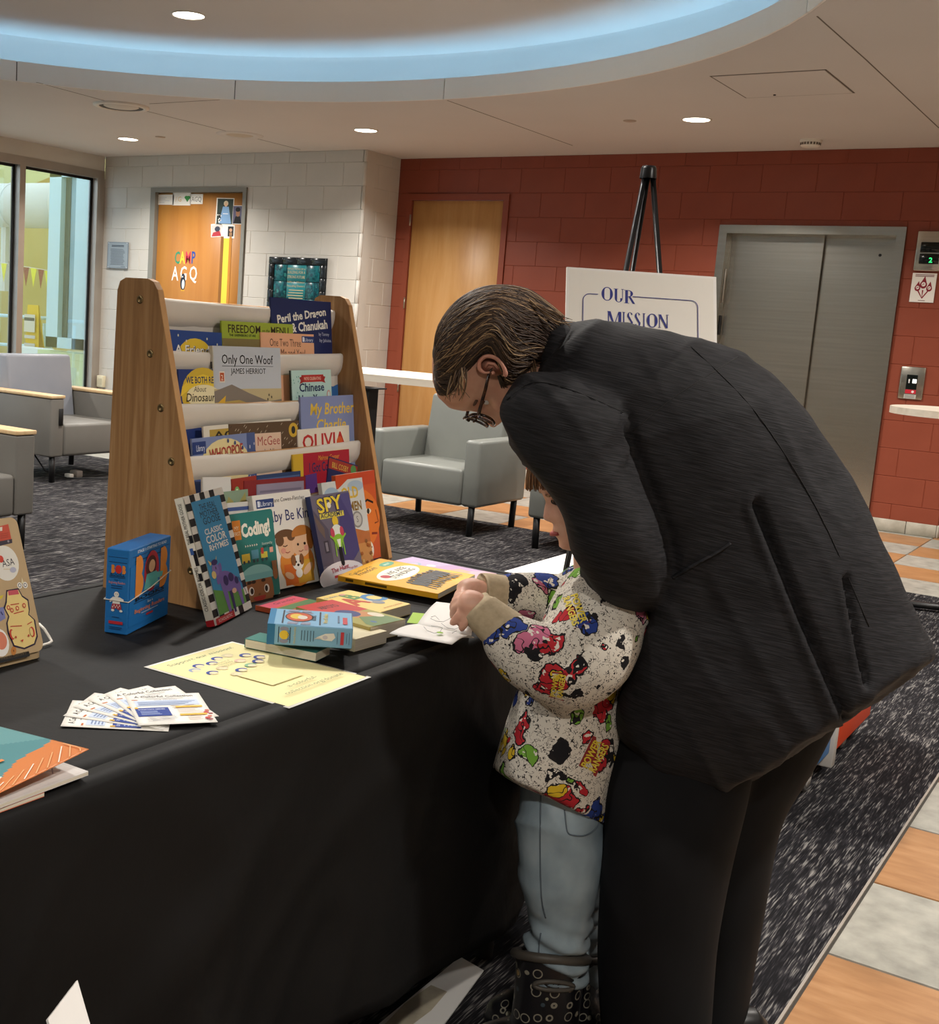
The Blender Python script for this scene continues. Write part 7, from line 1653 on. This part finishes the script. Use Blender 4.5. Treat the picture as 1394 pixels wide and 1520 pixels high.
# boots
def boot_mat():
    m = bpy.data.materials.new('dotted_rain_boot'); m.use_nodes = True; nt = m.node_tree; b = nt.nodes['Principled BSDF']; L = nt.links.new; tc = nn(nt,'ShaderNodeTexCoord')
    v = nn(nt,'ShaderNodeTexVoronoi'); v.inputs['Scale'].default_value = 46; v.inputs['Randomness'].default_value = .75; L(tc.outputs['Object'], v.inputs['Vector']); sep = nn(nt,'ShaderNodeSeparateColor'); L(v.outputs['Color'], sep.inputs[0])
    def mth(op, a, b_=0):
        n = nn(nt,'ShaderNodeMath', operation=op)
        for i, x in enumerate((a,b_)):
            if isinstance(x,(int,float)): n.inputs[i].default_value = x
            else: L(x, n.inputs[i])
        return n.outputs[0]
    d = v.outputs['Distance']; dot = mth('MULTIPLY', mth('LESS_THAN', d, .24), mth('GREATER_THAN', sep.outputs[1], .45)); ring = mth('MULTIPLY', mth('LESS_THAN', mth('ABSOLUTE', mth('SUBTRACT', d, .36)), .045), mth('LESS_THAN', sep.outputs[1], .6))
    cr = nn(nt,'ShaderNodeValToRGB'); cr.color_ramp.interpolation = 'CONSTANT'; L(sep.outputs[0], cr.inputs[0]); e = cr.color_ramp.elements; e[0].color = c4('#8d8a76'); e[0].position = 0; e[1].color = c4('#2f4f56'); e[1].position = .3
    for p_, c_ in ((.5,'#a48a5c'),(.65,'#3d4a52'),(.85,'#9a8f94')): k = e.new(p_); k.color = c4(c_)
    def mix(f, a, c):
        n = nn(nt,'ShaderNodeMix', data_type='RGBA'); L(f, n.inputs[0])
        for x, i in ((a,6),(c,7)):
            if isinstance(x,str): n.inputs[i].default_value = c4(x)
            else: L(x, n.inputs[i])
        return n.outputs[2]
    L(mix(ring, mix(dot, '#131216', cr.outputs[0]), '#8a8576'), b.inputs['Base Color']); b.inputs['Roughness'].default_value = .4; return m
MT['boot'] = boot_mat(); MT['boot_trim'] = mat('grey_brown_rubber','#4b463f',.5)
def boot(ax, bx, dy, hh, lab):
    b = MB(); s_ = bx-ax
    loft(b, [(ax-2,1416+dy,bx+2,1424+dy,hh,.058),(ax-6,1480+dy,bx-5,1488+dy,hh,.056),(ax-14,1530+dy,bx-10,1536+dy,hh,.055),(ax-20,1562+dy,bx-8,1568+dy,hh,.055)], n=24, m=4)
    g0 = onh(bx-12,1560+dy,hh); g0.z = 0; R = []
    for a_, w_, z1 in ((-.01,.030,.06),(.02,.042,.10),(.07,.046,.11),(.12,.050,.085),(.165,.048,.065),(.195,.030,.045),(.205,.010,.03)): R.append([g0-RH*a_+FH*(w_*math.cos(t_))+V((0,0,max(.002,z1/2+z1/2*math.sin(t_)))) for t_ in [2*math.pi*i/16 for i in range(16)]])
    b.rings(R); o = rel(fuse('boot', b, .006, MT['boot'], ch, smooth=3), B0); o['label'] = lab
    K = [onh(ax-3,1414+dy,hh), onh(bx+3,1424+dy,hh)]; c = (K[0]+K[1])/2; u = (K[0]-K[1])/2; ring = [c+u*math.cos(t_)*1.02+((c-CAM).normalized()*.8+FH*.2)*.058*math.sin(t_) for t_ in [2*math.pi*i/28 for i in range(29)]]
    rim = MB().tube(ring,.0085,8,cap=False); me = rim.mesh('boot_rim'); r_ = link('boot_rim', me, MT['boot_trim'], o)
    return o
bt = boot(768,868,0,2.01,'dark rain boot with dotted circles'); boot(826,888,0,2.13,'far rain boot, half hidden')
bb_ = surf([bt]); P2 = []
for t_ in range(25):
    a_ = 2*math.pi*t_/24; P2.append((822+29*math.cos(a_), 1463+6.5*math.sin(a_)+.05*29*math.cos(a_)))
Q = []
for x,y in P2:
    hit, nor, i_, ds = bb_.ray_cast(CAM, ray(x,y).normalized())
    if hit: Q.append(hit+nor*.001)
if len(Q) > 10:
    link('pull_handle', MB().tube(Q+[Q[0]],.0042,8,cap=False).mesh('pull_handle'), MT['boot_trim'], bt)
    link('handle_opening', MB().add([p_ for p_ in Q],[tuple(range(len(Q)))]).mesh('handle_opening'), MT['denim'], bt)
# ================================================================== the open booklet in the child's hands
bk_ = thing('open_booklet','small open booklet with line drawings held by the child','booklet',onz(640,930,TZ+.006)); K0 = bk_.location.copy(); 
hl = TZ+.028
c_l, c_f, c_r, c_n = onz(578,941,hl-.004), onz(648,893,hl), onz(700,897,hl+.012), onz(671,957,hl-.002); sp0, sp1 = onz(619,927,hl-.010), onz(700,944,hl-.008)
def pageq(name, P, bow=.0, n=8):
    b = MB(); vs = []
    for j in range(n+1):
        for i in range(n+1):
            u_, v_ = i/n, j/n; p = P[0]*(1-u_)*(1-v_)+P[1]*u_*(1-v_)+P[2]*u_*v_+P[3]*(1-u_)*v_; vs.append(p+V((0,0,bow*math.sin(math.pi*v_)))-K0)
    b.add(vs, [(j*(n+1)+i,j*(n+1)+i+1,(j+1)*(n+1)+i+1,(j+1)*(n+1)+i) for j in range(n) for i in range(n)], smooth=True); o = b.build(name, MT['paper'], bk_); s_ = o.modifiers.new('s','SOLIDIFY'); s_.thickness = .0012; return o
pageq('page', (sp0,sp1,onz(703,900,hl+.014),c_f), .004); pageq('page', (sp0,sp1,c_n,c_l), .004); pageq('cover', (sp0-V((0,0,.002)),sp1-V((0,0,.002)),onz(704,947,hl-.010),onz(590,945,hl-.016)), 0)
def sk(pts, w_=.00035):
    Q = [onz(x,y,hl+.0045)-K0 for x,y in pts]; MB().tube(Q,w_,4).build('drawing_line', mat('pencil_line','#4a4a4a',.7), bk_)
for pts in ([(629,930),(634,936),(645,940),(653,938),(657,932),(650,930),(640,929)],[(639,918),(648,922),(658,923),(668,918),(670,913)],[(640,916),(646,914),(652,920)],[(655,925),(664,932),(675,934),(682,931)],[(671,940),(678,936)]): sk(pts)
MB().lathe([(.006,0),(.004,.0008),(.0001,.0010)],12,tuple(onz(653,939,hl+.004)-K0)).build('green_doodle', mat('green_ink','#8fbe3a',.6), bk_)
a, b_, c, d = onz(604,924,TZ+.012), onz(613,909,TZ+.016), onz(634,911,TZ+.017), onz(625,926,TZ+.012)
tag(MB().add([a,b_,c,d]+[p-V((0,0,.0006)) for p in (a,b_,c,d)],[(3,2,1,0),(4,5,6,7),(0,1,5,4),(1,2,6,5),(2,3,7,6),(3,0,4,7)]).build('sticky_note', mat('lime_sticky_note','#a3c83c',.6)), 'lime green sticky note sticking out of the open booklet', 'sticky note')
